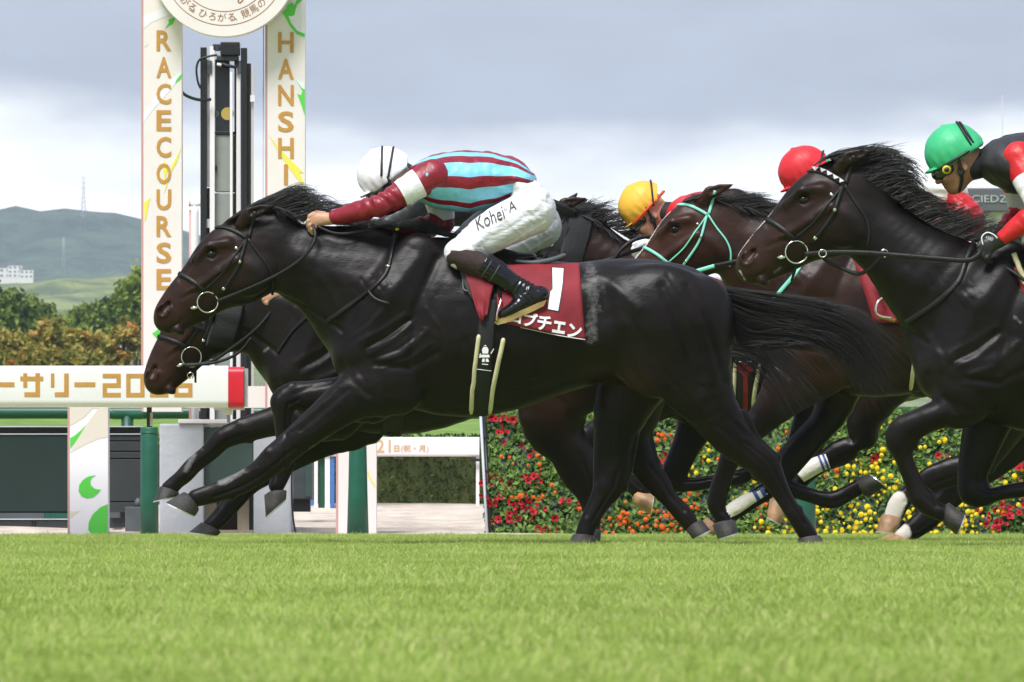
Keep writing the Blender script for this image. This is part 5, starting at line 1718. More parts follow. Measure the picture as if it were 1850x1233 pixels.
C = make_horse(3.2, 'brown horse with a mint green bridle behind the black leader\'s rump', simil(*REF_BODY, (1547, 414), (1547 + 333, 414 + 34)), simil(*REF_HEAD, (1221, 374), (1118, 510)),
    [((1272, 364), (1296, 462), .066), ((1312, 364), (1316, 490), .08), ((1380, 378), (1340, 530), .10), ((1450, 396), (1362, 580), .13), ((1505, 406), (1390, 625), .16)],
    [dict(s=[((1420, 600), (1540, 690), .09), ((1390, 660), (1480, 720), .075), ((1360, 730), (1412, 765), .058), ((1322, 778), (1368, 800), .046), ((1304, 806), (1346, 822), .044), ((1292, 850), (1326, 856), .030), ((1276, 902), (1312, 908), .034), ((1284, 930), (1312, 924), .030), ((1294, 946), (1322, 938), .030)],
          j=((3, 'knee'),), y=(-.13, -.10), hoof=(((1286, 950), (1326, 940)), ((1296, 974), (1334, 962)))),
     dict(s=[((1480, 640), (1560, 720), .09), ((1470, 740), (1530, 760), .07), ((1420, 800), (1470, 826), .05), ((1392, 842), (1426, 878), .044), ((1420, 862), (1424, 896), .034), ((1462, 880), (1460, 908), .027), ((1500, 888), (1506, 920), .034), ((1526, 878), (1538, 906), .030), ((1548, 866), (1562, 892), .030)],
          j=((3, 'knee'),), y=(.13, .10), hoof=(((1548, 862), (1570, 900)), ((1572, 858), (1600, 880)))),
     dict(s=[((1800, 620), (1940, 640), .11), ((1790, 700), (1890, 720), .09), ((1770, 760), (1840, 790), .07), ((1740, 820), (1790, 850), .05), ((1700, 830), (1748, 872), .043), ((1660, 850), (1700, 884), .034), ((1630, 880), (1664, 900), .030), ((1606, 900), (1644, 912), .034), ((1596, 928), (1630, 936), .031)],
          j=((3, 'hock'),), y=(-.14, -.11), hm=M['hoof_tan'], hoof=(((1590, 932), (1628, 938)), ((1581, 960), (1616, 962)))),
     dict(s=[((1860, 620), (1990, 640), .11), ((1830, 710), (1930, 730), .09), ((1770, 790), (1850, 830), .06), ((1716, 850), (1772, 882), .045), ((1690, 890), (1734, 914), .034), ((1660, 922), (1700, 946), .032), ((1634, 946), (1672, 966), .034), ((1616, 962), (1650, 976), .032)],
          j=((3, 'hock'),), y=(.14, .11), hm=M['hoof_tan'], hoof=(((1610, 964), (1650, 980)), ((1586, 976), (1640, 988))))],
    M['coat_bay'], vox=.009, nbig=.35,
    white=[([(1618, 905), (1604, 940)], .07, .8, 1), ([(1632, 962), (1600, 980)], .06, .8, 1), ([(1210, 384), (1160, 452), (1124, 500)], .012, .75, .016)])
D = make_horse(-2.0, 'black horse at the right edge with a white dotted browband and wind blown mane', simil(*REF_BODY, (1864, 438), (1864 + 379, 438 + 39)), simil(*REF_HEAD, (1457, 313), (1327, 468)),
    [((1528, 298), (1556, 452), .074), ((1590, 345), (1560, 482), .088), ((1640, 378), (1582, 508), .102), ((1700, 415), (1606, 548), .125), ((1758, 440), (1642, 600), .155)],
    [dict(s=[((1700, 640), (1800, 740), .10), ((1680, 716), (1768, 752), .080), ((1640, 744), (1704, 772), .062), ((1606, 764), (1668, 790), .048), ((1598, 790), (1652, 806), .046), ((1612, 826), (1650, 832), .034), ((1630, 872), (1664, 866), .028), ((1642, 908), (1682, 892), .036), ((1664, 928), (1700, 910), .033), ((1690, 940), (1716, 916), .034)],
          j=((4, 'knee'), (7, 'fet'),), y=(-.14, -.11), hoof=(((1702, 948), (1712, 908)), ((1726, 966), (1740, 930)))),
     dict(s=[((1760, 660), (1860, 740), .10), ((1744, 745), (1836, 760), .080), ((1736, 810), (1806, 818), .060), ((1732, 860), (1784, 868), .048), ((1738, 902), (1786, 872), .046), ((1772, 914), (1796, 880), .036), ((1812, 904), (1816, 876), .029), ((1862, 898), (1862, 868), .029), ((1906, 900), (1900, 862), .036), ((1934, 884), (1920, 854), .032)],
          j=((4, 'knee'), (8, 'fet'),), y=(.14, .11), hoof=(((1940, 890), (1922, 850)), ((1962, 868), (1942, 836)))),
     dict(s=[((2200, 620), (2380, 640), .12), ((2180, 700), (2330, 720), .10), ((2160, 770), (2250, 790), .075), ((2140, 830), (2210, 850), .055), ((2120, 868), (2180, 880), .044), ((2096, 906), (2136, 914), .032), ((2080, 940), (2118, 946), .036), ((2066, 962), (2100, 966), .033)],
          j=((4, 'hock'),), y=(-.15, -.11), hoof=(((2062, 966), (2104, 968)), ((2046, 990), (2104, 990)))),
     dict(s=[((2220, 620), (2390, 640), .12), ((2240, 700), (2370, 720), .10), ((2270, 770), (2360, 780), .075), ((2320, 830), (2390, 830), .055), ((2370, 868), (2420, 850), .044), ((2410, 906), (2446, 886), .032), ((2440, 940), (2474, 918), .036), ((2460, 960), (2490, 940), .033)],
          j=((4, 'hock'),), y=(.15, .11), hoof=(((2462, 968), (2496, 944)), ((2470, 990), (2510, 976))))],
    M['coat_black'], vox=.0085, nbig=.3,
    white=[([(1440, 336), (1384, 398), (1332, 462)], .010, .62, .014), ([(1336, 490), (1346, 506)], .016, .5, .04)],  # first stroke: rim light painted into the face edge; second: the pale lip
    foam=[([(1828, 575), (1838, 585)], .012, .7), ([(1398, 494), (1410, 484)], .010, .7), ([(1640, 600), (1660, 620)], .03, .3)],
    ridges=[([(1630, 560), (1665, 600), (1700, 660)], .02, .006), ([(1672, 500), (1682, 520)], .006, -.004), ([(1690, 490), (1700, 512)], .006, -.004), ([(1700, 720), (1750, 745)], .012, -.006), ([(1690, 640), (1740, 660), (1790, 650)], .02, .006)])
E = make_horse(4.8, 'brown horse in a black hood, running behind the rider in white breeches', simil(*REF_BODY, (1261, 476), (1261 + 321, 476 + 33)), simil(*REF_HEAD, (960, 388), (850, 508)),
    [((1018, 384), (1030, 480), .064), ((1062, 384), (1062, 508), .078), ((1120, 420), (1092, 548), .10), ((1180, 452), (1112, 590), .125), ((1225, 468), (1140, 640), .15)],
    [dict(s=[((1160, 650), (1240, 740), .085), ((1130, 710), (1200, 752), .07), ((1082, 748), (1126, 790), .054), ((1046, 778), (1088, 806), .044), ((1050, 806), (1082, 820), .036), ((1086, 846), (1104, 832), .027), ((1122, 874), (1142, 856), .027), ((1140, 896), (1166, 874), .031), ((1150, 906), (1170, 888), .029)],
          j=((3, 'knee'),), y=(-.12, -.10), hm=M['hoof_tan'], hoof=(((1146, 914), (1152, 886)), ((1174, 930), (1180, 894)))),
     dict(s=[((1220, 660), (1310, 730), .085), ((1222, 758), (1296, 766), .068), ((1208, 815), (1262, 820), .052), ((1194, 858), (1240, 866), .044), ((1210, 886), (1240, 862), .036), ((1254, 888), (1256, 862), .026), ((1300, 880), (1298, 856), .026), ((1340, 878), (1334, 848), .031), ((1362, 862), (1350, 840), .029)],
          j=((3, 'knee'),), y=(.12, .10), hoof=(((1366, 870), (1352, 838)), ((1386, 852), (1370, 824)))),
     dict(s=[((1500, 640), (1650, 650), .10), ((1530, 720), (1620, 720), .085), ((1526, 770), (1590, 760), .062), ((1536, 810), (1580, 790), .046), ((1500, 800), (1556, 826), .042), ((1472, 822), (1496, 850), .034), ((1440, 846), (1464, 872), .030), ((1412, 880), (1444, 894), .032), ((1396, 904), (1424, 916), .029)],
          j=((3, 'hock'),), y=(-.13, -.10), hm=M['hoof_tan'], hoof=(((1390, 902), (1420, 918)), ((1384, 934), (1410, 948)))),
     dict(s=[((1480, 640), (1600, 650), .10), ((1440, 730), (1530, 740), .085), ((1424, 790), (1490, 800), .062), ((1416, 840), (1466, 846), .046), ((1390, 862), (1444, 884), .042), ((1362, 882), (1388, 906), .034), ((1324, 908), (1346, 932), .030), ((1296, 926), (1320, 948), .032), ((1280, 938), (1304, 956), .029)],
          j=((3, 'hock'),), y=(.13, .10), hm=M['hoof_tan'], hoof=(((1276, 936), (1302, 960)), ((1258, 954), (1292, 968))))],
    M['coat_brown'], vox=.009, nbig=.35, white=[([(1410, 900), (1395, 925)], .05, .8, 1)])

# manes
def px_lines(h, lines): return [[h.p(*q) for q in ln] for ln in lines]
hair('mane', px_lines(A, [
    [(404, 404), (428, 386), (462, 370), (500, 376), (556, 402), (640, 408), (720, 412), (800, 424)],
    [(440, 388), (470, 364), (510, 350), (536, 366), (590, 398), (675, 402), (752, 407), (828, 428)],
    [(480, 380), (512, 352), (545, 340), (562, 362), (618, 402), (705, 404), (776, 406), (850, 438)],
    [(510, 392), (540, 350), (562, 346), (584, 386), (642, 410), (735, 408), (796, 412), (862, 450)]]), 1700, .0021, .022, A.root, M['hair_black'], 41, yspread=.030)
hair('mane', px_lines(A, [[(474, 372), (496, 374), (520, 384), (556, 402)], [(498, 376), (514, 382), (536, 392), (570, 406)], [(516, 388), (532, 396), (552, 406), (580, 416)]]), 520, .0021, .014, A.root, M['hair_black'], 42, ybias=-.05, yspread=.03)
hair('wisps', px_lines(A, [[(520, 352), (548, 372), (566, 396)], [(548, 344), (580, 362), (600, 382)], [(562, 340), (606, 374), (640, 372)], [(575, 352), (618, 388), (648, 380)]]), 130, .0016, .024, A.root, M['hair_black'], 43, yspread=.03)
hair('wisps', px_lines(A, [[(700, 408), (740, 412)], [(735, 400), (780, 406)], [(765, 398), (806, 408)]]), 60, .0018, .014, A.root, M['hair_black'], 44, yspread=.03)
hair('mane', px_lines(D, [
    [(1470, 300), (1492, 284), (1520, 292), (1560, 322), (1610, 356), (1660, 396), (1710, 424), (1770, 440)],
    [(1490, 286), (1530, 272), (1562, 280), (1596, 300), (1640, 340), (1690, 384), (1738, 412), (1800, 434)],
    [(1512, 282), (1565, 272), (1600, 274), (1640, 300), (1668, 350), (1718, 380), (1770, 400), (1826, 424)],
    [(1532, 286), (1590, 270), (1640, 280), (1668, 330), (1690, 372), (1750, 372), (1805, 392), (1850, 430)]]), 1900, .0021, .020, D.root, M['hair_black'], 45, yspread=.035)
hair('mane', px_lines(D, [[(1500, 288), (1560, 322), (1640, 380)], [(1550, 268), (1610, 312), (1656, 376)], [(1604, 266), (1648, 330), (1668, 384)]]), 800, .0021, .03, D.root, M['hair_black'], 46, yspread=.04)
hair('mane', px_lines(C, [
    [(1232, 366), (1262, 358), (1300, 362), (1360, 376), (1440, 396), (1540, 412)],
    [(1256, 356), (1300, 350), (1345, 356), (1400, 374), (1480, 396), (1580, 416)],
    [(1276, 356), (1335, 354), (1380, 364), (1440, 384), (1520, 402), (1610, 426)]]), 1100, .0022, .026, C.root, M['hair_black'], 47, yspread=.035)
hair('mane', px_lines(C, [[(1290, 362), (1340, 372), (1390, 384)], [(1320, 372), (1366, 386), (1410, 400)], [(1345, 390), (1386, 400), (1430, 420)]]), 260, .003, .02, C.root, M['hair_black'], 471, ybias=-.05, yspread=.03)
hair('mane', px_lines(E, [
    [(1036, 380), (1062, 384), (1100, 410), (1150, 440), (1230, 466)],
    [(1056, 366), (1090, 376), (1124, 404), (1180, 440), (1260, 470)],
    [(1070, 362), (1110, 378), (1146, 414), (1200, 446), (1290, 480)]]), 700, .0022, .030, E.root, M['hair_black'], 48, yspread=.035)
hair('mane', px_lines(E, [[(1046, 388), (1080, 402), (1110, 424)], [(1064, 396), (1092, 418), (1124, 440)], [(1076, 410), (1100, 432), (1140, 462)]]), 220, .003, .02, E.root, M['hair_black'], 481, ybias=-.05, yspread=.03)
hair('mane', px_lines(B, [[(380, 526), (430, 516), (500, 498), (600, 474)], [(410, 528), (470, 516), (540, 498), (640, 478)], [(440, 534), (505, 520), (575, 500), (680, 482)]]), 260, .0032, .016, B.root, M['hair_black'], 49, yspread=.03)
# ================================================================ RIDERS
M['skin'] = mat('skin', (0.52, 0.28, 0.18), .5, var=.12, vscale=25, bump=.15, bscale=80, dist=.004)
M['skin_tan'] = mat('skin_tan', (0.34, 0.165, 0.095), .5, var=.12, vscale=25, bump=.15, bscale=80, dist=.004)
def silk(name, c, rough=.42, bump=.5, bs=9, st=(1, 1, 1), rotq=0.0, spec=.5):
    return mat(name, c, rough, bump=bump, bscale=bs, bstretch=(*st, rotq), dist=.022, var=.04, vscale=20, spec=spec)
M['silk_maroon'] = silk('silk_maroon', (0.235, 0.008, 0.022))
M['silk_red'] = silk('silk_red', (0.56, 0.012, 0.016))
M['silk_white'] = silk('silk_white', (0.80, 0.80, 0.82))
M['silk_black'] = silk('silk_black', (0.022, 0.022, 0.025), .55)
M['silk_grey'] = silk('silk_grey', (0.085, 0.08, 0.088), .5)
M['breeches_white'] = silk('breeches_white', (0.72, 0.72, 0.755), .6, .6, 12, (1.0, 1.0, 2.2), R(55))
M['breeches_grey'] = silk('breeches_grey', (0.40, 0.40, 0.44), .6, .6, 11)
M['boot'] = mat('boot', (0.005, 0.005, 0.006), .16, spec=.42, bump=.4, bscale=22, dist=.012, coat=.12)
M['sock'] = mat('sock', (0.030, 0.016, 0.014), .8, bump=.35, bscale=30, bstretch=(1, 1, 1))
M['sole'] = mat('sole', (0.32, 0.22, 0.075), .7, var=.2, vscale=20)
M['goggle'] = mat('goggle', (0.008, 0.008, 0.010), .08, spec=.8)
M['mask'] = mat('mask', (0.008, 0.007, 0.007), .7)
M['glove_black'] = mat('glove_black', (0.012, 0.012, 0.013), .5, bump=.3, bscale=60, dist=.006)
M['ring_silver'] = M['chrome']
def helmet_mat(name, c): return mat(name, c, .5, spec=.4, bump=.3, bscale=16, var=.03, vscale=8, dist=.01)
M['hat_white'] = helmet_mat('hat_white', (0.80, 0.80, 0.83))
M['hat_red'] = helmet_mat('hat_red', (0.62, 0.022, 0.032))
M['hat_yellow'] = helmet_mat('hat_yellow', (0.80, 0.44, 0.045))
M['hat_green'] = helmet_mat('hat_green', (0.045, 0.44, 0.19))
M['hat_black'] = helmet_mat('hat_black', (0.02, 0.02, 0.022))
M['trim_green'] = mat('trim_green', (0.03, 0.30, 0.08), .5)
M['trim_orange'] = mat('trim_orange', (0.62, 0.06, 0.015), .5)
M['trim_black'] = mat('trim_black', (0.010, 0.010, 0.011), .5)
M['trim_white'] = mat('trim_white', (0.72, 0.72, 0.74), .5)
M['yellow_plastic'] = mat('yellow_plastic', (0.55, 0.45, 0.02), .4)
# striped silk: the colour changes where the attribute 'band' (0 at the spine, 1 at the belly) passes each seam
ms_ = silk('silk_striped', (0.2, 0.5, 0.7), .40, .8, 7)
t = ms_.node_tree
a_ = t.nodes.new('ShaderNodeAttribute'); a_.attribute_name = 'band'
c_ = t.nodes.new('ShaderNodeValToRGB'); c_.color_ramp.interpolation = 'CONSTANT'
blue, mar = (0.20, 0.565, 0.76, 1), (0.235, 0.008, 0.022, 1)
e_ = c_.color_ramp.elements
e_[0].position = 0; e_[0].color = mar
e_[1].position = .035; e_[1].color = blue
for ps, cc_ in ((.105, mar), (.215, blue), (.45, mar), (.645, blue), (.86, mar), (.94, blue)):
    q = e_.new(ps); q.color = cc_
t.links.new(a_.outputs['Fac'], c_.inputs[0])
t.links.new(c_.outputs[0], t.nodes['Principled BSDF'].inputs['Base Color'])
M['silk_striped'] = ms_
def sleeve_mat(name, c, band, lo, hi):
    m = silk(name, c, .42, .6, 10, (1.6, 1, 1), R(-20))
    t = m.node_tree; b = t.nodes['Principled BSDF']
    a = t.nodes.new('ShaderNodeAttribute'); a.attribute_name = 'along'
    r = t.nodes.new('ShaderNodeValToRGB'); r.color_ramp.interpolation = 'CONSTANT'
    e = r.color_ramp.elements
    e[0].color = (*c, 1); e[1].position = hi; e[1].color = (*c, 1)
    q = e.new(lo); q.color = (*band, 1)
    t.links.new(a.outputs['Fac'], r.inputs[0]); t.links.new(r.outputs[0], b.inputs['Base Color'])
    return m

def along_param(V, pts):
    pts = [np.array(tuple(q)) for q in pts]
    ls = [np.linalg.norm(b - a) for a, b in zip(pts[:-1], pts[1:])]
    tot = sum(ls); acc = 0
    best = np.full(len(V), 9.0); par = np.zeros(len(V))
    for i, (a, b, l) in enumerate(zip(pts[:-1], pts[1:], ls)):
        d = b - a
        t = ((V - a) @ d) / (d @ d)
        tc = np.clip(t, -1 if i == 0 else 0, 2 if i == len(ls) - 1 else 1)
        dist = np.linalg.norm(V - (a + np.clip(tc, 0, 1)[:, None] * d), axis=1)
        m = dist < best
        best[m] = dist[m]; par[m] = (acc + tc[m] * l) / tot
        acc += l
    return par

def make_rider(Yl, label, J, jacket, sleeve, breeches, hat, trim, head_at, face, arms, glove=None, hat_straps=(), straps_m=None, mask=False, vox=.006, skin='skin', vent=False, band=False, lift=0.0, rim=True):
    r = Horse(); r.Y = Yl
    r.p = lambda px, py: P(*J(px, py), Yl)          # template position
    mpp = (Yl + 40) / FPX
    k = J.k * mpp * 400
    base = r.p(900, 560)
    root = empty('person', (base.x, Yl, base.z), label, 'person', 'jockeys riding in the race')
    r.root = root
    O = P(*head_at, Yl)
    f = Vector((face[0], 0, face[1])).normalized()
    u = Vector((f.z, 0, -f.x))
    if u.z < 0: u = -u
    ang_f = math.atan2(f.z, f.x)
    H = lambda a, b, y=0.0: O + f * (a * k) + u * (b * k) + Vector((0, y * k, 0))
    T = lambda px, py, y=0.0: r.p(px, py) + Vector((0, y * k, 0))
    def solid(pts, vx, pad=.16):
        xs = [q.x for q in pts]; ys = [q.y for q in pts]; zs = [q.z for q in pts]
        return Solid((min(xs) - pad, min(ys) - pad, min(zs) - pad), (max(xs) + pad, max(ys) + pad, max(zs) + pad), vx)
    def finish(S, name, m, amp=0.0, scale=40, seed=1, par=root):
        V, F = S.skin('b')
        if amp: V = V + normals_np(V, F) * (amp * wobble(V, scale, seed))[:, None]
        me = mesh_np(name, V, F)
        return link(name, me, m, par), V, F, me
    # arms: list of (side, S, E, W, ys) in photograph points
    A_ = []
    for sd, s_, e_, w_, ys, hd_ in arms:
        A_.append((sd, P(*s_, Yl) + Vector((0, ys[0] * k, 0)), P(*e_, Yl) + Vector((0, ys[1] * k, 0)), P(*w_, Yl) + Vector((0, ys[2] * k, 0)), hd_))
    # ---- body: one continuous figure under the clothes
    allp = [H(.14, -.16), H(-.14, .14), T(1005, 420, -.25), T(800, 590, .27)] + [q for a in A_ for q in a[1:4]]
    B_ = solid(allp, vox, .14)
    B_.ball(O, (.098 * k, .074 * k, .108 * k), .02, ang_f)
    B_.ball(H(.040, -.068), (.062 * k, .060 * k, .078 * k), .03, ang_f)
    B_.ball(H(.066, -.122), (.030 * k, .034 * k, .024 * k), .025, ang_f)
    B_.chain([(*H(.094, -.030), .010 * k, .010 * k), (*H(.116, -.066), .013 * k, .015 * k)], .014)
    B_.ball(H(.094, -.088), (.012 * k, .022 * k, .007 * k), .008, ang_f)
    B_.ball(H(.092, -.101), (.012 * k, .020 * k, .007 * k), .006, ang_f)
    B_.chain([(*H(.106, -.0945, -.02), .003, .004), (*H(.108, -.0945), .003, .004), (*H(.106, -.0945, .02), .003, .004)], .003, cut=True)
    for sd in (-1, 1):
        B_.ball(H(.088, -.012, sd * .03), (.018 * k, .026 * k, .012 * k), .012, ang_f)
        B_.ball(H(.096, -.036, sd * .032), (.016 * k, .018 * k, .012 * k), .01, ang_f, cut=True)
        B_.ball(H(.070, -.068, sd * .042), (.026 * k, .02 * k, .02 * k), .02, ang_f)
        B_.ball(H(-.006, -.050, sd * .074), (.017 * k, .010 * k, .030 * k), .006, ang_f + .2)
        B_.ball(H(-.002, -.048, sd * .086), (.009 * k, .008 * k, .018 * k), .005, ang_f + .2, cut=True)
    nk = T(772, 322 + lift)
    B_.chain([(*H(-.02, -.06), .058 * k, .055 * k), (*nk, .062 * k, .06 * k)], .03)
    tor = [((762, 306), (777, 350), .13), ((802, 291), (805, 360), .15), ((850, 289), (855, 364), .14), ((905, 300), (905, 354), .125), ((950, 322), (940, 364), .12)]
    B_.loft([(T(*a), T(*b), w * k, Yl) for a, b, w in tor], .04)
    B_.loft([(T(945, 325), T(938, 366), .115 * k, Yl), (T(978, 350), T(960, 405), .13 * k, Yl)], .03)
    for sd in (-1, 1):
        ox, oy = (0, 0) if sd < 0 else (-14, -4)
        B_.chain([(*T(955 + ox, 375 + oy, sd * .10), .070 * k, .066 * k), (*T(895 + ox, 410 + oy, sd * .16), .056 * k, .054 * k), (*T(838 + ox, 456 + oy, sd * .215), .038 * k, .038 * k), (*T(880 + ox, 487 + oy, sd * .235), .036 * k, .036 * k),
                  (*T(940 + ox, 526 + oy, sd * .25), .032 * k, .032 * k), (*T(968 + ox, 540 + oy, sd * .25), .030 * k, .030 * k)], .03)
        B_.chain([(*T(966 + ox, 543 + oy, sd * .25), .026 * k, .030 * k), (*T(912 + ox, 570 + oy, sd * .262), .018 * k, .034 * k)], .02)
    def hand(S, W3, hd_, grow=0.0):
        d = Vector((hd_[0], 0, -hd_[1])).normalized()
        n = Vector((-d.z, 0, d.x))
        if n.z > 0: n = -n
        yin = hd_[2]                                        # +1: the palm faces away from the camera
        kk = k
        y_ = lambda v: Vector((0, v * yin * kk, 0))
        S.chain([(*(W3 - d * (.02 + (.035 if grow else 0)) * kk), .024 * kk + grow, .021 * kk + grow), (*(W3 + d * .028 * kk), .028 * kk + grow, .019 * kk + grow), (*(W3 + d * .062 * kk), .034 * kk + grow, .017 * kk + grow)], .012)
        for i, (l, r0) in enumerate(((.96, .0096), (1.06, .0100), (1.0, .0096), (.82, .0086))):
            o_ = -.031 + .0205 * i
            b0 = W3 + d * (.070 - .005 * abs(i - 1)) * kk + n * o_ * kk
            p1 = b0 + (d * .026 + n * .014) * l * kk - y_(.008)
            p2 = p1 + (d * .002 + n * .022) * l * kk + y_(.016)
            p3 = p2 + (-d * .016 + n * .006) * l * kk + y_(.010)
            S.chain([(*b0, (r0 + .001) * kk + grow,) * 1 + ((r0 + .001) * kk + grow,), (*p1, r0 * kk + grow, r0 * kk + grow), (*p2, r0 * .92 * kk + grow, r0 * .92 * kk + grow), (*p3, r0 * .8 * kk + grow, r0 * .8 * kk + grow)], .0035)
        t0 = W3 + d * .022 * kk - n * .022 * kk + y_(.008)
        t1 = t0 + (d * .034 - n * .012) * kk + y_(.008); t2 = t1 + (d * .026 + n * .010) * kk + y_(.010)
        S.chain([(*t0, .014 * kk + grow, .013 * kk + grow), (*t1, .0105 * kk + grow, .0105 * kk + grow), (*t2, .0085 * kk + grow, .0085 * kk + grow)], .008)
    for sd, s_, e_, w_, hd_ in A_:
        B_.chain([(*s_, .055 * k, .055 * k), (*s_.lerp(e_, .5), .043 * k, .043 * k), (*e_, .036 * k, .036 * k), (*e_.lerp(w_, .4), .036 * k, .036 * k), (*w_, .025 * k, .023 * k)], .03)
        hand(B_, w_, hd_)
    finish(B_, 'body', M[skin])
    # ---- clothes
    S = solid([T(740, 270), T(960, 390)], vox * .95, .24)
    tj = [((758, 293), (772, 362), .165), ((790, 278), (800, 377), .195), ((835, 272), (848, 383), .192), ((890, 276), (893, 373), .170), ((932, 291), (922, 360), .160), ((950, 302), (934, 357), .157)]
    S.loft([(T(*a), T(*b), w * k, Yl) for a, b, w in tj], 0)
    for sd, s_, e_, w_, hd_ in A_: S.chain([(*(s_ + Vector((.01, -.04 * sd, 0))), .076 * k, .07 * k), (*s_.lerp(e_, .12), .066 * k, .062 * k)], .05)
    V, F = S.skin('b')
    Nn = normals_np(V, F)
    rel = (V - np.array(tuple(T(850, 325)))) / k
    diag = np.sin((rel[:, 0] * .9 + rel[:, 2] * .5) * 55 + 2.5 * wobble(V, 9, 21)) * np.clip(.25 + .9 * wobble(V, 7, 22), 0, 1)
    waist = np.sin(rel[:, 2] * 95 + 3 * wobble(V, 12, 23)) * np.exp(-((rel[:, 0] - .17) / .07) ** 2)
    V = V + Nn * (.0035 * wobble(V, 26, 4) + .002 * wobble(V, 60, 5) + .0068 * diag + .0055 * waist)[:, None]
    me = mesh_np('jacket', V, F)
    if band:
        tp = np.array([(740, 297), (770, 284), (800, 276), (835, 271.5), (890, 275.5), (935, 292), (960, 308)]); bt = np.array([(740, 352), (775, 371), (800, 378), (850, 384), (895, 373), (925, 360), (960, 352)])
        px = V[:, 0] * FPX / (Yl + 40) + 925; py = HOR - (V[:, 2] - CAM_H) * FPX / (Yl + 40)
        a_t, a_b = np.interp(px, tp[:, 0], tp[:, 1]), np.interp(px, bt[:, 0], bt[:, 1])
        attr(me, 'band', np.clip((py - a_t) / (a_b - a_t), 0, 1) + .006 * np.sin(px * .11))
    jo = link('jacket', me, M[jacket], root)
    r.jacket_bvh = bvh_of(V, F)
    for sd, s_, e_, w_, hd_ in A_:
        S = solid([s_, e_, w_], vox * .95, .11)
        ee = e_ + (e_ - (s_ + w_) / 2) * .0
        S.chain([(*s_, .074 * k, .068 * k), (*s_.lerp(e_, .35), .068 * k, .062 * k), (*s_.lerp(e_, .7), .058 * k, .054 * k), (*ee, .051 * k, .050 * k), (*e_.lerp(w_, .35), .047 * k, .046 * k), (*e_.lerp(w_, .72), .038 * k, .038 * k), (*e_.lerp(w_, .93), .033 * k, .033 * k)], 0)
        d = (w_ - e_).normalized()
        S.plane_cut(e_.lerp(w_, .95), d)
        V, F = S.skin('b')
        par = along_param(V, [s_, e_, w_])
        Nn = normals_np(V, F)
        fold = .0045 * np.sin(par * 60 + 3 * np.sin(V[:, 2] * 30)) * np.exp(-((par - .52) / .16) ** 2) + .003 * wobble(V, 34, 7)
        V = V + Nn * fold[:, None]
        me = mesh_np('sleeve', V, F); attr(me, 'along', np.clip(par, 0, 1))
        link('sleeve', me, sleeve if not isinstance(sleeve, list) else sleeve[0 if sd < 0 else 1], root)
        if glove:
            S = solid([w_, w_ + Vector((hd_[0], 0, -hd_[1])).normalized() * .1], .0045, .07)
            hand(S, w_, hd_, .0022)
            S.chain([(*e_.lerp(w_, .86), .031 * k, .030 * k), (*w_, .029 * k, .027 * k)], .012)
            finish(S, 'glove', M[glove])
    # breeches
    S = solid([T(800, 310, -.28), T(1010, 490, .28)], vox, .07)
    S.loft([(T(948, 305), T(928, 362), .160 * k, Yl), (T(964, 322), T(942, 392), .168 * k, Yl), (T(972, 346), T(952, 420), .160 * k, Yl)], .03)
    thigh = [((946, 346), (980, 420), .105), ((908, 366), (952, 432), .096), ((868, 390), (908, 452), .088), ((832, 424), (866, 470), .074), ((814, 446), (838, 478), .060)]
    for sd in (-1, 1):
        ox, oy = (0, 0) if sd < 0 else (-14, -4)
        n_ = len(thigh)
        S.loft([(T(a[0] + ox, a[1] + oy), T(b[0] + ox, b[1] + oy), w * k, Yl + sd * k * (.095 + .12 * i / (n_ - 1))) for i, (a, b, w) in enumerate(thigh)], .035)
        S.chain([(*T(824 + ox, 458 + oy, sd * .215), .052 * k, .056 * k), (*T(832 + ox, 470 + oy, sd * .22), .052 * k, .056 * k)], .02)
        S.ball(T(966 + ox, 372 + oy, sd * .085), (.060 * k, .085 * k, .100 * k), .05, .3)
    V, F = S.skin('b')
    Nn = normals_np(V, F)
    w1 = wobble(V, 30, 8); w2 = np.sin((V[:, 0] * .55 - V[:, 2] * .85) * 120 + 4 * wobble(V, 14, 9))
    near = np.exp(-(seg_dist(V, [T(975, 350), T(955, 400)]) / .06) ** 2) + np.exp(-(seg_dist(V, [T(850, 430), T(872, 455)]) / .05) ** 2)
    cr = np.zeros(len(V))
    for ln, w_, a_ in (([(936, 326), (960, 344), (990, 356)], .007, .005), ([(946, 342), (968, 362), (994, 372)], .006, -.005), ([(932, 362), (958, 384), (976, 400)], .007, .005), ([(926, 372), (950, 396), (964, 410)], .006, -.004), ([(900, 384), (928, 414), (944, 430)], .007, .004),
                       ([(818, 440), (838, 446), (862, 462)], .006, .005), ([(814, 456), (836, 462), (850, 474)], .005, -.004), ([(836, 420), (856, 444), (868, 462)], .006, .004), ([(846, 412), (866, 436), (878, 458)], .005, -.004), ([(985, 404), (932, 436), (880, 464)], .004, .004),
                       ([(870, 400), (900, 398), (930, 384)], .008, .003), ([(884, 430), (920, 416), (950, 396)], .008, -.003), ([(968, 330), (984, 352), (988, 384)], .006, .004), ([(956, 380), (966, 404), (958, 424)], .006, .004)):
        cr += a_ * np.exp(-(seg_dist(V, [T(*q) for q in ln]) / w_) ** 2)
    V = V + Nn * (.0028 * w1 + .0026 * w2 * np.clip(near, 0, 1) + cr * .7)[:, None]
    me = mesh_np('breeches', V, F)
    r.breeches = link('breeches', me, M[breeches], root)
    r.br_bvh = bvh_of(V, F)
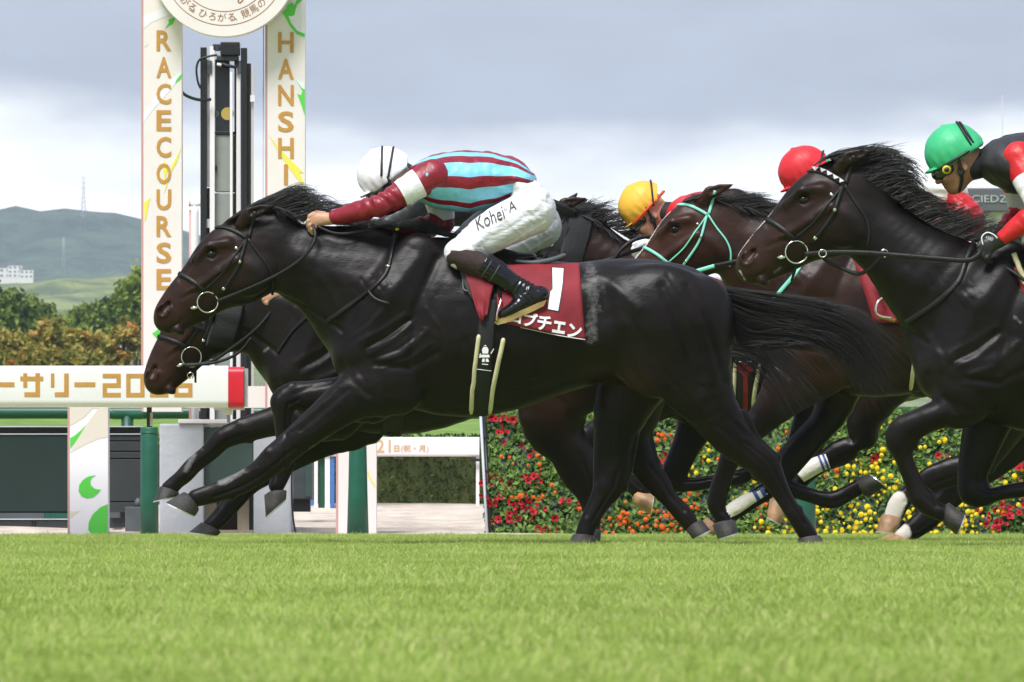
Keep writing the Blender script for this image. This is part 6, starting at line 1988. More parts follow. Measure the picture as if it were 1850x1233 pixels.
    # lower legs and boots
    for sd in (-1, 1):
        ox, oy = (0, 0) if sd < 0 else (-14, -4)
        y0 = sd * .225
        S = solid([T(815 + ox, 455 + oy, y0), T(935 + ox, 525 + oy, y0)], vox, .08)
        S.loft([(T(838 + ox, 447 + oy), T(816 + ox, 484 + oy), .056 * k, Yl + y0 * k), (T(862 + ox, 455 + oy), T(838 + ox, 496 + oy), .058 * k, Yl + sd * .23 * k), (T(888 + ox, 466 + oy), T(866 + ox, 506 + oy), .052 * k, Yl + sd * .235 * k)], .02)
        finish(S, 'sock', M['sock'], .002, 50, 3)
        S = solid([T(860 + ox, 460 + oy, sd * .24), T(990 + ox, 590 + oy, sd * .26)], vox * .8, .08)
        S.loft([(T(884 + ox, 460 + oy), T(860 + ox, 498 + oy), .058 * k, Yl + sd * .238 * k), (T(906 + ox, 474 + oy), T(882 + ox, 514 + oy), .056 * k, Yl + sd * .242 * k), (T(932 + ox, 497 + oy), T(908 + ox, 528 + oy), .044 * k, Yl + sd * .246 * k),
                (T(960 + ox, 514 + oy), T(936 + ox, 545 + oy), .038 * k, Yl + sd * .25 * k)], .01)
        S.loft([(T(972 + ox, 520 + oy), T(984 + ox, 548 + oy), .036 * k, Yl + sd * .25 * k), (T(946 + ox, 524 + oy), T(962 + ox, 560 + oy), .042 * k, Yl + sd * .255 * k), (T(925 + ox, 545 + oy), T(940 + ox, 570 + oy), .046 * k, Yl + sd * .262 * k), (T(905 + ox, 562 + oy), T(914 + ox, 580 + oy), .040 * k, Yl + sd * .266 * k)], .025)
        ax = (T(884, 460) - T(906, 474)).normalized()
        S.plane_cut(T(872 + ox, 480 + oy), ax)
        V, F = S.skin('b')
        par = along_param(V, [T(872 + ox, 480 + oy, sd * .24), T(955 + ox, 535 + oy, sd * .25), T(905 + ox, 575 + oy, sd * .26)])
        Nn = normals_np(V, F)
        ank = np.exp(-((par - .55) / .14) ** 2)
        top = np.exp(-((par - .10) / .08) ** 2)
        V = V + Nn * (.003 * ank * np.sin(par * 110 + 2 * wobble(V, 40, 2)) + .0018 * top * np.sin((V[:, 0] * .5 + V[:, 2] * .8) * 330))[:, None]
        bo = link('boot', mesh_np('boot', V, F), M['boot'], root)
        pr = [T(q[0] + ox, q[1] + oy) for q in ((987, 545), (982, 556), (962, 566), (938, 576), (915, 586), (899, 590), (893, 585), (903, 579), (925, 570), (950, 560), (972, 550))]
        MB().prism([(q.x, q.z) for q in pr], Yl + (sd * .258 - .040) * k, Yl + (sd * .258 + .040) * k).build('sole', M['sole'], bo)
        c = T(905 + ox, 478 + oy, sd * .242)
        if sd < 0:
            for a in (0, 14):
                MB().tube(smooth_line([T(907 - a, 474 - a * .6, -.20), T(902 - a, 484 - a * .6, -.292), T(893 - a, 499 - a * .6, -.302), T(884 - a, 512 - a * .6, -.27)]), .0022, 5).build('welt', M['mid_grey'], bo)
        # stirrup
        st = MB()
        c0, c1 = T(900 + ox, 545 + oy, sd * .22), T(906 + ox, 568 + oy, sd * .25)
        st.tube(smooth_line([T(897 + ox, 582 + oy, sd * .300), T(899 + ox, 566 + oy, sd * .305), T(905 + ox, 546 + oy, sd * .285), T(903 + ox, 540 + oy, sd * .262), T(908 + ox, 548 + oy, sd * .235), T(905 + ox, 570 + oy, sd * .225), T(904 + ox, 582 + oy, sd * .225)]), .005, 6)
        st.build('stirrup', M['chrome'], bo)
        MB().tube([T(904 + ox, 540 + oy, sd * .262), T(900 + ox, 516 + oy, sd * .245)], .008, 6, flat=.4).build('stirrup_leather', M['leather'], bo)
    # ---- helmet and face gear
    S = solid([H(.15, -.03), H(-.14, .15), H(0, 0, -.11), H(0, 0, .11)], .0045, .05)
    hc = H(0.0, .026); hr = (.126 * k, .104 * k, .116 * k)
    S.ball(hc, hr, .01, ang_f)
    S.ball(H(-.07, .0), (.06 * k, .085 * k, .05 * k), .04, ang_f)
    S.plane_cut(H(0, -.020), -u * .96 + f * -.12)
    S.ball(H(.120, -.012), (.032 * k, .072 * k, .0075 * k), .014, ang_f - .12)
    S.ball(H(-.004, .142), (.010 * k, .010 * k, .006 * k), .006, ang_f)
    V, F = S.skin('b')
    Nn = normals_np(V, F)
    seam = .0012 * np.exp(-((V[:, 1] - Yl) / .005) ** 2)
    dd = (V - np.array(hc)) @ np.array(f)
    seam += .0012 * np.exp(-((dd + .02) / .004) ** 2)
    phi = np.arctan2(V[:, 1] - Yl, dd)
    hgt = (V - np.array(hc)) @ np.array(u)
    V = V + Nn * (seam + .0015 * wobble(V, 38, 6) + .0013 * np.sin(phi * 17 + 2 * wobble(V, 20, 7)) * np.exp(-((hgt + .02) / .035) ** 2))[:, None]
    he = link('helmet', mesh_np('helmet', V, F), M[hat], root)
    def ring_on(n, d1, off, rad, m, name, a0=0, a1=2 * math.pi, lift_=1.02, flat=1.0):
        n = n.normalized(); d1 = (d1 - n * d1.dot(n)).normalized(); d2 = n.cross(d1)
        pts = []
        for i in range(41):
            a = a0 + (a1 - a0) * i / 40
            dv = d1 * math.cos(a) + d2 * math.sin(a)
            def q3(w): return np.array((w.dot(f) / hr[0], w.y / hr[1], w.dot(u) / hr[2]))
            o3, v3 = q3(n * off * k), q3(dv)
            aa, bb, cc2 = v3 @ v3, 2 * o3 @ v3, o3 @ o3 - 1
            ds = bb * bb - 4 * aa * cc2
            if ds < 0: continue
            rho = (-bb + math.sqrt(ds)) / (2 * aa)
            pts.append(hc + n * off * k + dv * rho * lift_)
        if len(pts) > 3: MB().tube(pts, rad * k, 6, flat=flat).build(name, M[m], he)
    for top, off in hat_straps:
        d1 = Vector((top[0], 0, top[1])).normalized()
        n = Vector((d1.z, 0, -d1.x))
        if n.x < 0: n = -n
        ring_on(n, d1, off, .0052, straps_m or 'trim_black', 'goggle_strap', -1.75, 1.75, 1.02 + max(0, off - .03) * 1.6)
    if rim:
        ring_on(u * .99 + f * .12, f, -.036, .0068, trim, 'rim_band', 0, 2 * math.pi, 1.03)
    gs = solid([H(.10, -.03), H(.05, -.03, -.08), H(.05, -.03, .08)], .0045, .05)
    gs.chain([(*H(.056, -.034, -.066), .026 * k, .012 * k), (*H(.094, -.036, -.044), .030 * k, .016 * k), (*H(.104, -.036, 0), .028 * k, .02 * k), (*H(.094, -.036, .044), .030 * k, .016 * k), (*H(.056, -.034, .066), .026 * k, .012 * k)], .012)
    go_, _, _, _ = finish(gs, 'goggles', M['goggle'])
    if vent:
        q = H(.066, -.036, -.082)
        mbv = MB(); mbv.tube([q, q + Vector((0, -.012, 0))], .019, 14); mbv.build('vent_cap', M['yellow_plastic'], go_)
        mbv = MB(); mbv.tube([q + Vector((0, -.0125, 0)), q + Vector((0, -.016, 0))], .011, 12); mbv.build('vent_button', M['trim_black'], go_)
    for sd in (-1, 1):
        MB().tube(smooth_line([H(-.002, .004, sd * .098), H(.008, -.050, sd * .088), H(.022, -.10, sd * .066), H(.050, -.140, sd * .03), H(.058, -.146, 0)]), .0075 * k, 6, flat=.5).build('chin_strap', M['trim_black'], he)
        MB().ball(H(.012, -.068, sd * .078), (.016 * k, .008 * k, .022 * k)).build('strap_pad', M['trim_black'], he)
    if mask:
        ms2 = solid([H(.08, -.10), H(-.04, -.02)], .005, .12)
        ms2.ball(H(.014, -.062), (.094 * k, .084 * k, .094 * k), .02, ang_f)
        ms2.ball(H(.072, -.118), (.036 * k, .040 * k, .030 * k), .02, ang_f)
        ms2.plane_cut(H(.03, -.022), u)
        finish(ms2, 'face_mask', M['mask'])
    ns2 = solid([H(-.03, -.05), nk], .0055, .10)
    ns2.chain([(*H(-.030, -.062), .063 * k, .062 * k), (*H(-.030, -.062).lerp(nk, .5), .062 * k, .060 * k), (*nk, .072 * k, .068 * k)], .02)
    finish(ns2, 'collar', M['mask'])
    return r

j1 = lambda sx, sy: None
RA = make_rider(0.0, 'jockey in a white cap and maroon and sky blue stripes on the leading black horse', ident, 'silk_striped',
    sleeve_mat('sleeve_maroon', (0.235, 0.008, 0.022), (0.80, 0.80, 0.82), .13, .315), 'breeches_white', 'hat_white', 'trim_white', (700, 322), (-.85, -.53),
    [(-1, (783, 320), (690, 373), (596, 397), (-.165, -.20, -.085), (-1, .06, 1)), (1, (790, 340), (800, 402), (700, 420), (.165, .19, .07), (-1, .25, -1))],
    hat_straps=[((0.02, 1), -.012), ((.16, 1), .022)], mask=True, vox=.005, band=True, rim=False)
v, fcs = text_fill('Kohei', 885, 397, 58, 24, R(-25), 0.0, .28)
drape_shape(RA, 'lettering', v, fcs, RA.br_bvh, .005, M['trim_black'], RA.root)
v, fcs = text_fill('A', 923, 376, 15, 18, R(-25), 0.0, .28)
drape_shape(RA, 'lettering', v, fcs, RA.br_bvh, .005, M['trim_black'], RA.root)
v, fcs = text_fill('®', 913, 381, 5, 5, R(-27), 0.02)
drape_shape(RA, 'lettering', v, fcs, RA.br_bvh, .005, M['trim_black'], RA.root)
# wedding band on the near hand
q = P(552, 402, -.12); MB().ring((q.x, -.118, q.z), .0098, .0018, 14, 'z').build('finger_ring', M['chrome'], RA.root)

JB = simil((693, 310), (793, 310), (716, 340), (812, 340))
RB = make_rider(1.6, 'jockey crouched behind the leading rider, only one bare hand clearly showing', JB, 'silk_black', sleeve_mat('sleeve_black', (.02, .02, .022), (.02, .02, .022), .2, .3), 'breeches_grey', 'hat_black', 'trim_black', (716, 343), (-.85, -.53),
    [(-1, (782, 352), (648, 456), (512, 528), (-.165, -.20, -.105), (-1, .35, 1)), (1, (800, 362), (700, 480), (560, 520), (.165, .18, .08), (-1, .3, -1))], hat_straps=[((0, 1), 0)])
JC = simil((693, 310), (960, 340), (1490, 320), (1738, 360))
M['breeches_red'] = silk('breeches_red', (0.50, 0.010, 0.016), .42, .6, 11)
RC = make_rider(3.2, 'jockey in a bright red cap with a green rim, half hidden by the horse head', JC, 'silk_white', sleeve_mat('sleeve_wr', (.80, .80, .82), (.56, .012, .016), .5, .99), 'breeches_red', 'hat_red', 'trim_green', (1457, 316), (-.85, -.5),
    [(-1, JC(783, 320), JC(720, 376), JC(620, 420), (-.165, -.20, -.085), (-1, .2, 1)), (1, JC(790, 340), JC(720, 402), JC(630, 430), (.165, .19, .07), (-1, .25, -1))], glove='glove_black', hat_straps=[((.32, 1), .062)])
JE = simil((693, 310), (793, 310), (1166, 374), (1255, 378))
RE = make_rider(4.8, 'jockey in a yellow cap with an orange rim and red silks', JE, 'silk_red', sleeve_mat('sleeve_red', (.56, .012, .016), (.56, .012, .016), .2, .3), 'breeches_white', 'hat_yellow', 'trim_orange', (1166, 377), (-.76, -.65),
    [(-1, JE(783, 320), JE(735, 392), (1178, 446), (-.165, -.20, -.085), (-1, .1, 1)), (1, JE(790, 340), JE(740, 402), (1190, 452), (.165, .19, .07), (-1, .25, -1))], glove='silk_white', hat_straps=[((-.10, 1), .055)])
JD = simil((693, 310), (793, 310), (1724, 276), (1829, 276))
RD = make_rider(-2.0, 'jockey in a green cap, black vest and red sleeves with a white band', JD, 'silk_black', sleeve_mat('sleeve_red_white', (.56, .012, .016), (.80, .80, .82), .20, .46), 'breeches_white', 'hat_green', 'trim_black', (1727, 283), (-.90, -.42),
    [(-1, (1838, 290), (1872, 382), (1800, 438), (-.165, -.27, -.225), (-.85, .42, 1)), (1, (1840, 305), (1850, 380), (1790, 450), (.165, .2, .08), (-.8, .5, -1))],
    glove='glove_black', hat_straps=[((-.46, .84), .072), ((-.5, .84), .086)], vent=True, vox=.0055, skin='skin_tan')
v, fcs = text_fill('KIOO', 1779, 437, 13, 6, R(22), .02)
# ================================================================ TACK, CLOTHS AND SMALL THINGS
def holder(h, name):
    o = bpy.data.objects.new(name, None); col.objects.link(o); o.parent = h.root; o.location = (0, 0, 0)
    return o

def mapped(fn, pts): return [fn(*q) for q in pts]

def bridle(h, lm, lm_brow=None, noseband=True, ring=18.5, w=.016, cheeks=True, throat=True, browband=True):
    b = holder(h, 'bridle')
    f = h.head
    L_ = lambda pts: mapped(f, pts)
    k = h.head.k * (h.Y + 40) / FPX * 400
    if browband: both(h, 'browband', L_([(387, 413), (407, 412), (428, 420), (448, 432)]), w * 1.25 * k, .006, lm_brow or lm, b)
    both(h, 'headpiece', L_([(462, 384), (458, 400), (450, 430)]), w * 1.2 * k, .005, lm, b)
    if cheeks:
        both(h, 'cheekpiece', L_([(447, 430), (432, 482), (416, 508), (400, 530)]), w * k, .005, lm, b)
        both(h, 'noseband_strap', L_([(446, 433), (422, 468), (398, 500), (372, 524)]), w * .6 * k, .004, lm, b)
        for (x, y) in ((434, 474), (428, 450), (405, 522)):
            for sd in (-1,):
                q = hits(h, [f(x - 1.4, y + 1.8), f(x + 1.4, y - 1.8)], .008)
                if len(q) > 1: ribbon('buckle', [q[0], q[-1]], w * .95 * k, .002, M['chrome'], b)
    if noseband: both(h, 'noseband', L_([(322, 494), (338, 502), (356, 514), (371, 526)]), w * 1.25 * k, .007, lm, b)
    if throat: both(h, 'throatlash', L_([(449, 432), (466, 458), (486, 484), (494, 508), (492, 532)]), w * .75 * k, .004, lm, b)
    c = f(376, 547)
    hp = hits(h, [c, (c[0] + .5, c[1])], .012)
    yb = hp[0][0].y if hp else h.Y - .07
    wc = h.p(*c)
    for sd in (-1, 1):
        y = h.Y + sd * abs(yb - h.Y)
        rb = MB().ring((wc.x, y, wc.z), ring / 400 * k, .0034 * k, 30, tilt=.12 * -sd).build('bit_ring', M['chrome'], b)
        q = h.p(*f(358, 556)); q2 = h.p(*f(344, 558))
        MB().tube([(q.x, y, q.z), ((q.x + q2.x) / 2, y + .004 * -sd, (q.z + q2.z) / 2), (q2.x, y - sd * .012, q2.z)], [.006, .0085, .0075], 8).build('bit', M['chrome'], rb)
    both(h, 'curb_strap', L_([(376, 564), (374, 580), (371, 594)]), w * .9 * k, .005, lm, b)
    q = hits(h, L_([(368, 593), (379, 595)]), .008)
    if len(q) > 1: ribbon('buckle', q, .008 * k, .003, M['chrome'], b)
    return b

def rein_line(h, pts, ys, rad, m, parent, name='rein'):
    P3 = [h.p(*q) + Vector((0, y, 0)) for q, y in zip(pts, ys)]
    return MB().tube(smooth_line(P3, 8), rad, 6, flat=.45).build(name, m, parent)

# --- the leading black horse
bA = bridle(A, M['leather'])
rein_line(A, [(394, 545), (430, 531), (470, 514), (510, 494), (545, 470), (566, 444), (571, 424), (566, 408)], [-.085, -.10, -.12, -.135, -.145, -.14, -.125, -.10], .0075, M['leather'], bA)
rein_line(A, [(394, 545), (450, 522), (510, 494), (545, 470), (566, 444), (571, 424), (566, 408)], [.085, .12, .135, .145, .14, .125, .10], .0075, M['leather'], bA)
rein_line(A, [(574, 410), (598, 421), (622, 424), (655, 419), (690, 409), (716, 405)], [-.10, -.125, -.13, -.12, -.09, -.06], .006, M['leather'], bA)
brA = holder(A, 'breastplate')
both(A, 'neck_strap', [(716, 418), (708, 460), (702, 488), (690, 508), (668, 528), (630, 556), (592, 582)], .024, .006, M['leather'], brA)
ribbon('strap_end', hits(A, [(668, 527), (676, 540), (690, 547), (705, 551)], .010), .014, .004, M['leather'], brA)
ribbon('buckle', hits(A, [(698, 483), (706, 486)], .010), .012, .004, M['chrome'], brA)
q = hits(A, [(712, 431), (720, 433)], .05)
ribbon('tag', q, .012, .006, M['yellow_plastic'], brA)
# saddle
def saddle(h, fn, cloth_m, name='saddle'):
    """small racing saddle: seat ridge, flap, cantle blades; fn maps template points"""
    s = holder(h, 'saddle')
    k = h.body.k * (h.Y + 40) / FPX * 400
    S = Solid(tuple(h.p(*fn(820, 560)) - Vector((.1, .40, .1))), tuple(h.p(*fn(1000, 420)) + Vector((.1, .40, .1))), .008)
    T_ = lambda x, y, yy=0: h.p(*fn(x, y)) + Vector((0, yy * k, 0))
    S.chain([(*T_(850, 447), .045 * k, .06 * k), (*T_(880, 462), .035 * k, .09 * k), (*T_(925, 470), .034 * k, .11 * k), (*T_(962, 466), .022 * k, .10 * k)], .03)
    V, F = S.skin('b')
    link('seat', mesh_np('seat', V, F), M['leather'], s)
    for sd in (-1, 1):
        pts = [fn(*q) for q in ((848, 470), (846, 500), (856, 530), (872, 552))]
        hp = hits(h, pts, .010, side=sd)
        ribbon('flap', hp, .085 * k, .010, M['dark_grey'], s, .05 * k)
        MB().tube(smooth_line([T_(930, 474, sd * .12), T_(968, 476, sd * .125), T_(1000, 470, sd * .11), T_(1022, 461, sd * .08)]), [.010] * 6 + [.012] * 7 + [.011] * 4 + [.009, .003], 8).build('cantle_blade', M['mid_grey'], s)
    return s
sdA = saddle(A, ident, None)
ribbon('girth_tab', hits(A, [(837, 497), (838, 528), (848, 530)], .016), .008, .003, M['mid_grey'], sdA)
clo, cbv = drape_grid(A, 'number_cloth', ((898, 483), (1046, 478), (1056, 617), (898, 585)), 26, 20, .010, M['cloth_maroon'], A.root, wob=.0016)
flap, fbv = drape_grid(A, 'cloth_front', ((836, 487), (892, 520), (880, 572), (870, 586)), 12, 14, .036, M['cloth_maroon'], clo, False, wob=.006)
# thin worn white edge along the cloth
for e in ([(1047, 480), (1054, 510), (1056.5, 560), (1056.5, 616)], [(1056, 616.5), (1000, 607), (940, 594)]):
    ribbon('edge_stitch', hits(A, e, .012, bvh=cbv), .0035, .001, M['cloth_white'], clo)
def printed(h, poly, bv, m, parent, off=.003, cuts=2, name='number'):
    v, f = poly_fill(poly, cuts); return drape_shape(h, name, v, f, bv, off, m, parent)
one = [(997.6, 485.4), (1017.7, 486.6), (1016, 512), (1012, 540), (1007.8, 564.5), (989.4, 561), (994, 529.6), (998.2, 525)]
blk = [(996.2, 483.8), (1019.2, 485.2), (1017.6, 512), (1013.6, 540), (1009, 566.4), (987.6, 562.4), (992.4, 529), (996.6, 524)]
printed(A, blk, cbv, M['trim_black'], clo, .0025)
printed(A, one, cbv, M['cloth_white'], clo, .0040)
for ch, x, y, w_, h_ in (('ロ', 931, 576, 22, 20), ('ブ', 958.5, 580.5, 25, 25), ('チ', 983, 586.5, 25, 27), ('ェ', 1009.5, 594, 23, 22), ('ン', 1037.5, 600.5, 25, 25)):
    v, fcs = text_fill(ch, x, y, w_, h_, R(9), .035)
    drape_shape(A, 'letter', v, fcs, cbv, .0045, M['cloth_white'], clo)
# girth with cream elastic edges and a small crest
def girth(h, top, bot, w, parent_name='girth', el=True, elw=.017):
    g = holder(h, parent_name)
    (x0, y0), (x1, y1) = top, bot
    both(h, 'webbing', [top, ((x0 + x1) / 2, (y0 + y1) / 2), bot], w, .006, M['web_black'], g, off=.006)
    if el:
        sc = FPX / (h.Y + 40)
        d = w * sc / 2 + 3
        for s_ in (-1, 1):
            for sd in (-1, 1):
                hp = hits(h, [(x0 + s_ * d + (8 if s_ > 0 else 1), y0 + 62 + (6 if s_ > 0 else 0)), ((x0 + x1) / 2 + s_ * d - (2 if s_ > 0 else 1), (y0 + y1) / 2 + 50), (x1 + s_ * d + (0 if s_ > 0 else 4), y1 - 4)], .010, side=sd)
                if len(hp) > 2: MB().tube([p for p, n in hp], [elw * .35] + [elw * .62] * (len(hp) - 2) + [elw * .45], 8).build('elastic', M['elastic'], g)
    return g
gA = girth(A, (884, 545), (866, 748), .078)
ribbon('seam_line', hits(A, [(858, 666), (888, 670)], .014), .003, .002, M['cloth_white'], gA)
for poly in ([(871, 634), (874, 629), (880, 629), (883, 634), (882, 641), (872, 641)], [(874, 627.5), (877, 625.5), (880, 627.5)], [(870, 643), (884, 643), (885, 648), (869, 648)], [(872, 650), (876, 650), (876, 656), (871, 656)], [(878, 650), (882, 650), (884, 656), (878, 656)], [(886.5, 640), (892, 632), (892.8, 633), (887.5, 642)], [(871, 659), (882, 660), (882, 661.5), (871, 660.5)], [(867, 642), (869, 640), (869, 648), (866, 649)]):
    v, fcs = poly_fill(poly, 0)
    w3 = hits(A, [(877, 630), (877, 655)], .0155)
    drape_shape(A, 'crest', v, fcs, BVHTree.FromPolygons([tuple(A.p(x, y) + Vector((0, w3[0][0].y if y < 640 else w3[-1][0].y, 0))) for x, y in ((840, 600), (920, 600), (920, 690), (840, 690))], [(0, 1, 2, 3)]), .003, M['cloth_white'], gA)

# --- other horses' tack
bB = bridle(B, M['leather'], browband=False, cheeks=True, throat=False)
hB = holder(B, 'hood')
for pts, w_ in (([(440, 392), (428, 440), (400, 500)], .13), ([(480, 400), (470, 470), (430, 540)], .13)):
    both(B, 'hood_panel', mapped(B.head, pts), w_, .004, M['hood'], hB)
rein_line(B, [(335, 660), (380, 655), (420, 630), (470, 590), (508, 540)], [-.09, -.10, -.11, -.125, -.11], .008, M['leather'], bB)
rein_line(B, [(335, 662), (390, 656), (430, 640), (455, 612)], [-.10, -.11, -.12, -.125], .007, M['leather'], bB)
rein_line(B, [(335, 660), (420, 630), (470, 590), (520, 530)], [.09, .11, .12, .10], .008, M['leather'], bB)
MB().ring(tuple(B.p(345, 679) + Vector((0, -.06, 0))), .014, .0026, 20).build('lower_ring', M['chrome'], bB)
both(B, 'neck_strap', [(600, 500), (570, 560), (530, 600), (502, 640)], .022, .006, M['leather'], holder(B, 'breastplate'))
gB = girth(B, (742, 600), (706, 786), .10, el=False)
ribbon('buckle', hits(B, [(706, 778), (706, 788)], .010), .03, .006, M['web_black'], gB)
saddle(B, B.body, None)

bC = bridle(C, M['leather_mint'], w=.0125)
rein_line(C, [(1226, 500), (1262, 490), (1290, 482)], [-.09, -.11, -.125], .010, M['leather_mint'], bC)
rein_line(C, [(1290, 482), (1330, 474), (1420, 452), (1500, 420), C.body(640, 408)], [-.125, -.15, -.16, -.15, -.09], .012, M['leather'], bC)
rein_line(C, [(1226, 500), (1330, 474), (1420, 452), C.body(640, 408)], [.09, .15, .16, .09], .010, M['leather'], bC)
both(C, 'neck_strap', [(1460, 450), (1440, 490), (1416, 520), (1392, 548)], .024, .006, M['leather_mint'], holder(C, 'breastplate'))
sC = saddle(C, C.body, None)
MB().tube([C.p(1572, 500) + Vector((0, -.29, 0)), C.p(1590, 540) + Vector((0, -.31, 0))], .010, 6, flat=.4).build('stirrup_leather', M['leather'], sC)
MB().tube(smooth_line([C.p(*q) + Vector((0, y, 0)) for q, y in (((1590, 540), -.31), ((1580, 550), -.33), ((1577, 566), -.335), ((1586, 574), -.33), ((1606, 577), -.31))]), .006, 7).build('stirrup_iron', M['chrome'], sC)
MB().tube([C.p(1584, 575) + Vector((0, -.32, 0)), C.p(1612, 582) + Vector((0, -.30, 0))], .009, 7).build('stirrup_tread', M['sole'], sC)
cC, _ = drape_grid(C, 'number_cloth', ((1540, 474), (1780, 460), (1786, 590), (1575, 585)), 20, 14, .010, M['cloth_red'], C.root)
girth(C, C.body(936, 545), C.body(918, 740), .075)

bE = bridle(E, M['leather'], w=.015)
hE = holder(E, 'hood')
for pts, w_ in (([(452, 388), (440, 430), (425, 500)], .15), ([(488, 388), (486, 440), (470, 530)], .13)):
    both(E, 'hood_panel', mapped(E.head, pts), w_, .004, M['hood'], hE)
for sd in (-1, 1):
    e0, e1, e2 = (E.p(*q) + Vector((0, sd * .05, 0)) for q in ((998, 396), (1020, 374), (1043, 350)))
    MB().tube([e0, e0.lerp(e1, .5), e1, e1.lerp(e2, .6), e2], [.026, .032, .026, .016, .003], 10).build('ear_cover', M['hood'], hE)
rein_line(E, [(930, 520), (1000, 500), (1100, 470), (1170, 446)], [-.09, -.13, -.14, -.11], .010, M['leather'], bE)
wh = tag(MB().tube(smooth_line([E.p(1104, 478) + Vector((0, -.16, 0)), E.p(1120, 455) + Vector((0, -.16, 0)), E.p(1140, 438) + Vector((0, -.15, 0)), E.p(1162, 430) + Vector((0, -.13, 0)), E.p(1180, 430) + Vector((0, -.12, 0))]), .011, 7).build('riding_whip', M['leather']),
         'black curved whip held in the white glove of the yellow capped rider', 'whip')
saddle(E, E.body, None)
cE, _ = drape_grid(E, 'number_cloth', ((1296, 512), (1480, 500), (1486, 640), (1316, 620)), 18, 14, .010, M['cloth_red'], E.root)
gE = girth(E, (1344, 590), (1342, 745), .085)
for poly in ([(1331, 657), (1358, 657), (1357, 672), (1348, 680), (1350, 742), (1341, 742), (1340, 680), (1331, 672)],):
    v, fcs = poly_fill(poly, 1)
    w3 = hits(E, [(1343, 640), (1343, 738)], .018)
    bv_ = BVHTree.FromPolygons([tuple(Vector((0, w3[i][0].y, 0)) + Vector((E.p(x, 0).x, 0, w3[i][0].z))) for i in range(len(w3)) for x in (1300, 1390)], [(2 * i, 2 * i + 1, 2 * i + 3, 2 * i + 2) for i in range(len(w3) - 1)])
    drape_shape(E, 'red_panel', v, fcs, bv_, .003, M['cloth_red'], gE)
ribbon('seam_line', hits(E, [(1330, 655), (1359, 654)], .020), .005, .002, M['cloth_white'], gE)
# blue and red cloth badge seen beside the mint rein
badge = holder(E, 'cloth_badge')
def plate(name, poly, y, th, m, par):
    q = [E.p(*w) for w in poly]
    MB().prism([(w.x, w.z) for w in q], E.Y + y - th, E.Y + y).build(name, m, par)
plate('red_cloth', [(1252, 504), (1272, 499), (1296, 508), (1312, 530), (1300, 560), (1262, 560), (1248, 530)], -.30, .010, M['cloth_red'], badge)
ell = [(1279 + 16 * math.cos(a) + 5 * math.sin(a), 511 + 10 * math.sin(a) + 3 * math.cos(a)) for a in [i * math.pi / 10 for i in range(20)]]
plate('blue_badge', ell, -.3105, .004, M['blue_tape'], badge)
plate('badge_print', [(1269, 511), (1274, 503), (1278, 507), (1286, 509), (1290, 514), (1272, 513)], -.315, .002, M['cloth_white'], badge)
# bandages on the hooded horse's hind legs
def bandage(h, pts, rads, y, name='leg_bandage'):
    pt = [h.p(*q) + Vector((0, y, 0)) for q in pts]
    o = MB().tube(smooth_line(pt, 5), list(np.interp(np.linspace(0, 1, 5 * (len(pt) - 1) + 1), np.linspace(0, 1, len(rads)), rads)), 16).build(name, M['bandage'], h.root)
    a, b = pt[-1], pt[-2]
    for t in (.12, .55):
        c0 = a.lerp(b, t); c1 = a.lerp(b, t + .22)
        MB().tube([c0, c1], rads[-1] * 1.05, 16, cap=False).build('blue_tape', M['blue_tape'], o)
bandage(E, [(1443, 862), (1455, 852), (1476, 840), (1494, 833)], [.036, .043, .042, .041], -.125)
bandage(E, [(1306, 938), (1330, 920), (1358, 902), (1386, 886)], [.037, .042, .040, .038], .115)

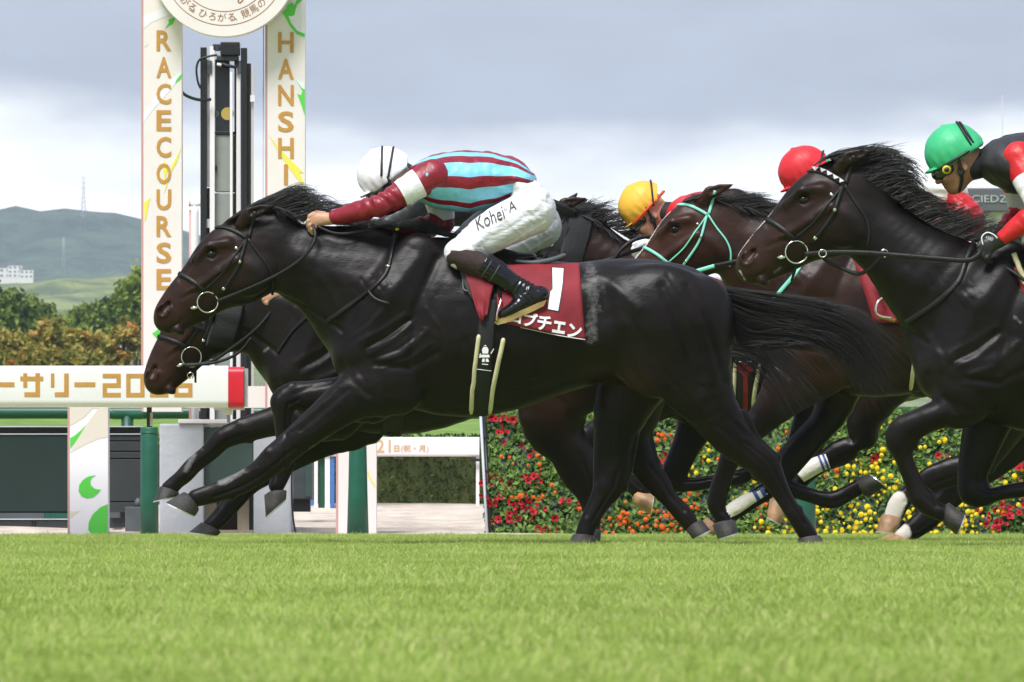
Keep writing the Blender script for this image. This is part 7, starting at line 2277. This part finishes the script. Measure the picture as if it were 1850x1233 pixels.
chev = mat('browband_white', (.7, .68, .74), .4)
bD = bridle(D, M['leather'], lm_brow=M['leather'], w=.017)
pn = hits(D, mapped(D.head, [(388, 412), (407, 411), (428, 419), (446, 430)]), .013)
P_ = [p for p, n in pn]
for i in range(0, len(P_) - 2, 2):
    a, b_ = P_[i], P_[min(i + 2, len(P_) - 1)]
    t_ = (b_ - a).normalized(); s_ = t_.cross(Vector((0, -1, 0))).normalized() * .0085
    mb = MB(); c = (a + b_) / 2
    tri = [a - s_, b_ - s_, c + s_]
    mb.add(tri + [q + Vector((0, -.003, 0)) for q in tri], [(0, 1, 2), (5, 4, 3), (0, 3, 4, 1), (1, 4, 5, 2), (2, 5, 3, 0)])
    mb.build('browband_diamond', chev, bD)
rein_line(D, [(1452, 461), (1500, 458), (1560, 459), (1620, 464), (1690, 470), (1745, 473), (1768, 458)], [-.11, -.14, -.17, -.20, -.23, -.25, -.24], .011, M['leather'], bD)
rein_line(D, [(1452, 461), (1560, 452), (1690, 455), (1780, 450)], [.11, .15, .17, .12], .010, M['leather'], bD)
rein_line(D, [(1786, 466), (1800, 478), (1826, 494), (1852, 514)], [-.14, -.17, -.2, -.22], .008, M['leather'], bD)
rein_line(D, [(1480, 463), (1500, 478), (1520, 486), (1545, 496), (1565, 490), (1594, 462)], [-.12, -.10, -.08, -.10, -.13, -.165], .009, M['leather'], bD, 'martingale_strap')
for x, y in ((1484, 460), (1595, 460)):
    MB().ring(tuple(D.p(x, y) + Vector((0, -.15, 0))), .016, .003, 18).build('rein_ring', M['chrome'], bD)
both(D, 'neck_strap', [(1758, 442), (1742, 474), (1732, 505), (1706, 534), (1676, 558), (1636, 584)], .026, .006, M['leather'], holder(D, 'breastplate'))
saddle(D, D.body, None)
drape_grid(D, 'number_cloth', ((1826, 486), (2050, 488), (2060, 630), (1870, 600)), 22, 16, .010, M['cloth_red'], D.root)
hp = hits(D, [(1826, 462), (1834, 490), (1846, 512), (1862, 530)], .022)
MB().tube([p for p, n in hp], .012, 8).build('cloth_piping', M['elastic'], D.root)
girth(D, D.body(884, 545), D.body(866, 748), .08)
# white cuff line on the black glove of the right-hand rider
gl = [(1770, 446), (1768, 432), (1777, 424), (1788, 427), (1796, 434)]
MB().tube(smooth_line([D.p(*q) + Vector((0, -.262, 0)) for q in gl]), .0028, 5).build('glove_piping', M['cloth_white'], RD.root)
v, fcs = text_fill('KIOO', 1782, 434, 13, 5.5, R(22), .0)
me = bpy.data.meshes.new('glove_lettering'); me.from_pydata([tuple(D.p(x, y) + Vector((0, -.256, 0))) for x, y in v], [], fcs); link('glove_lettering', me, M['cloth_white'], RD.root)
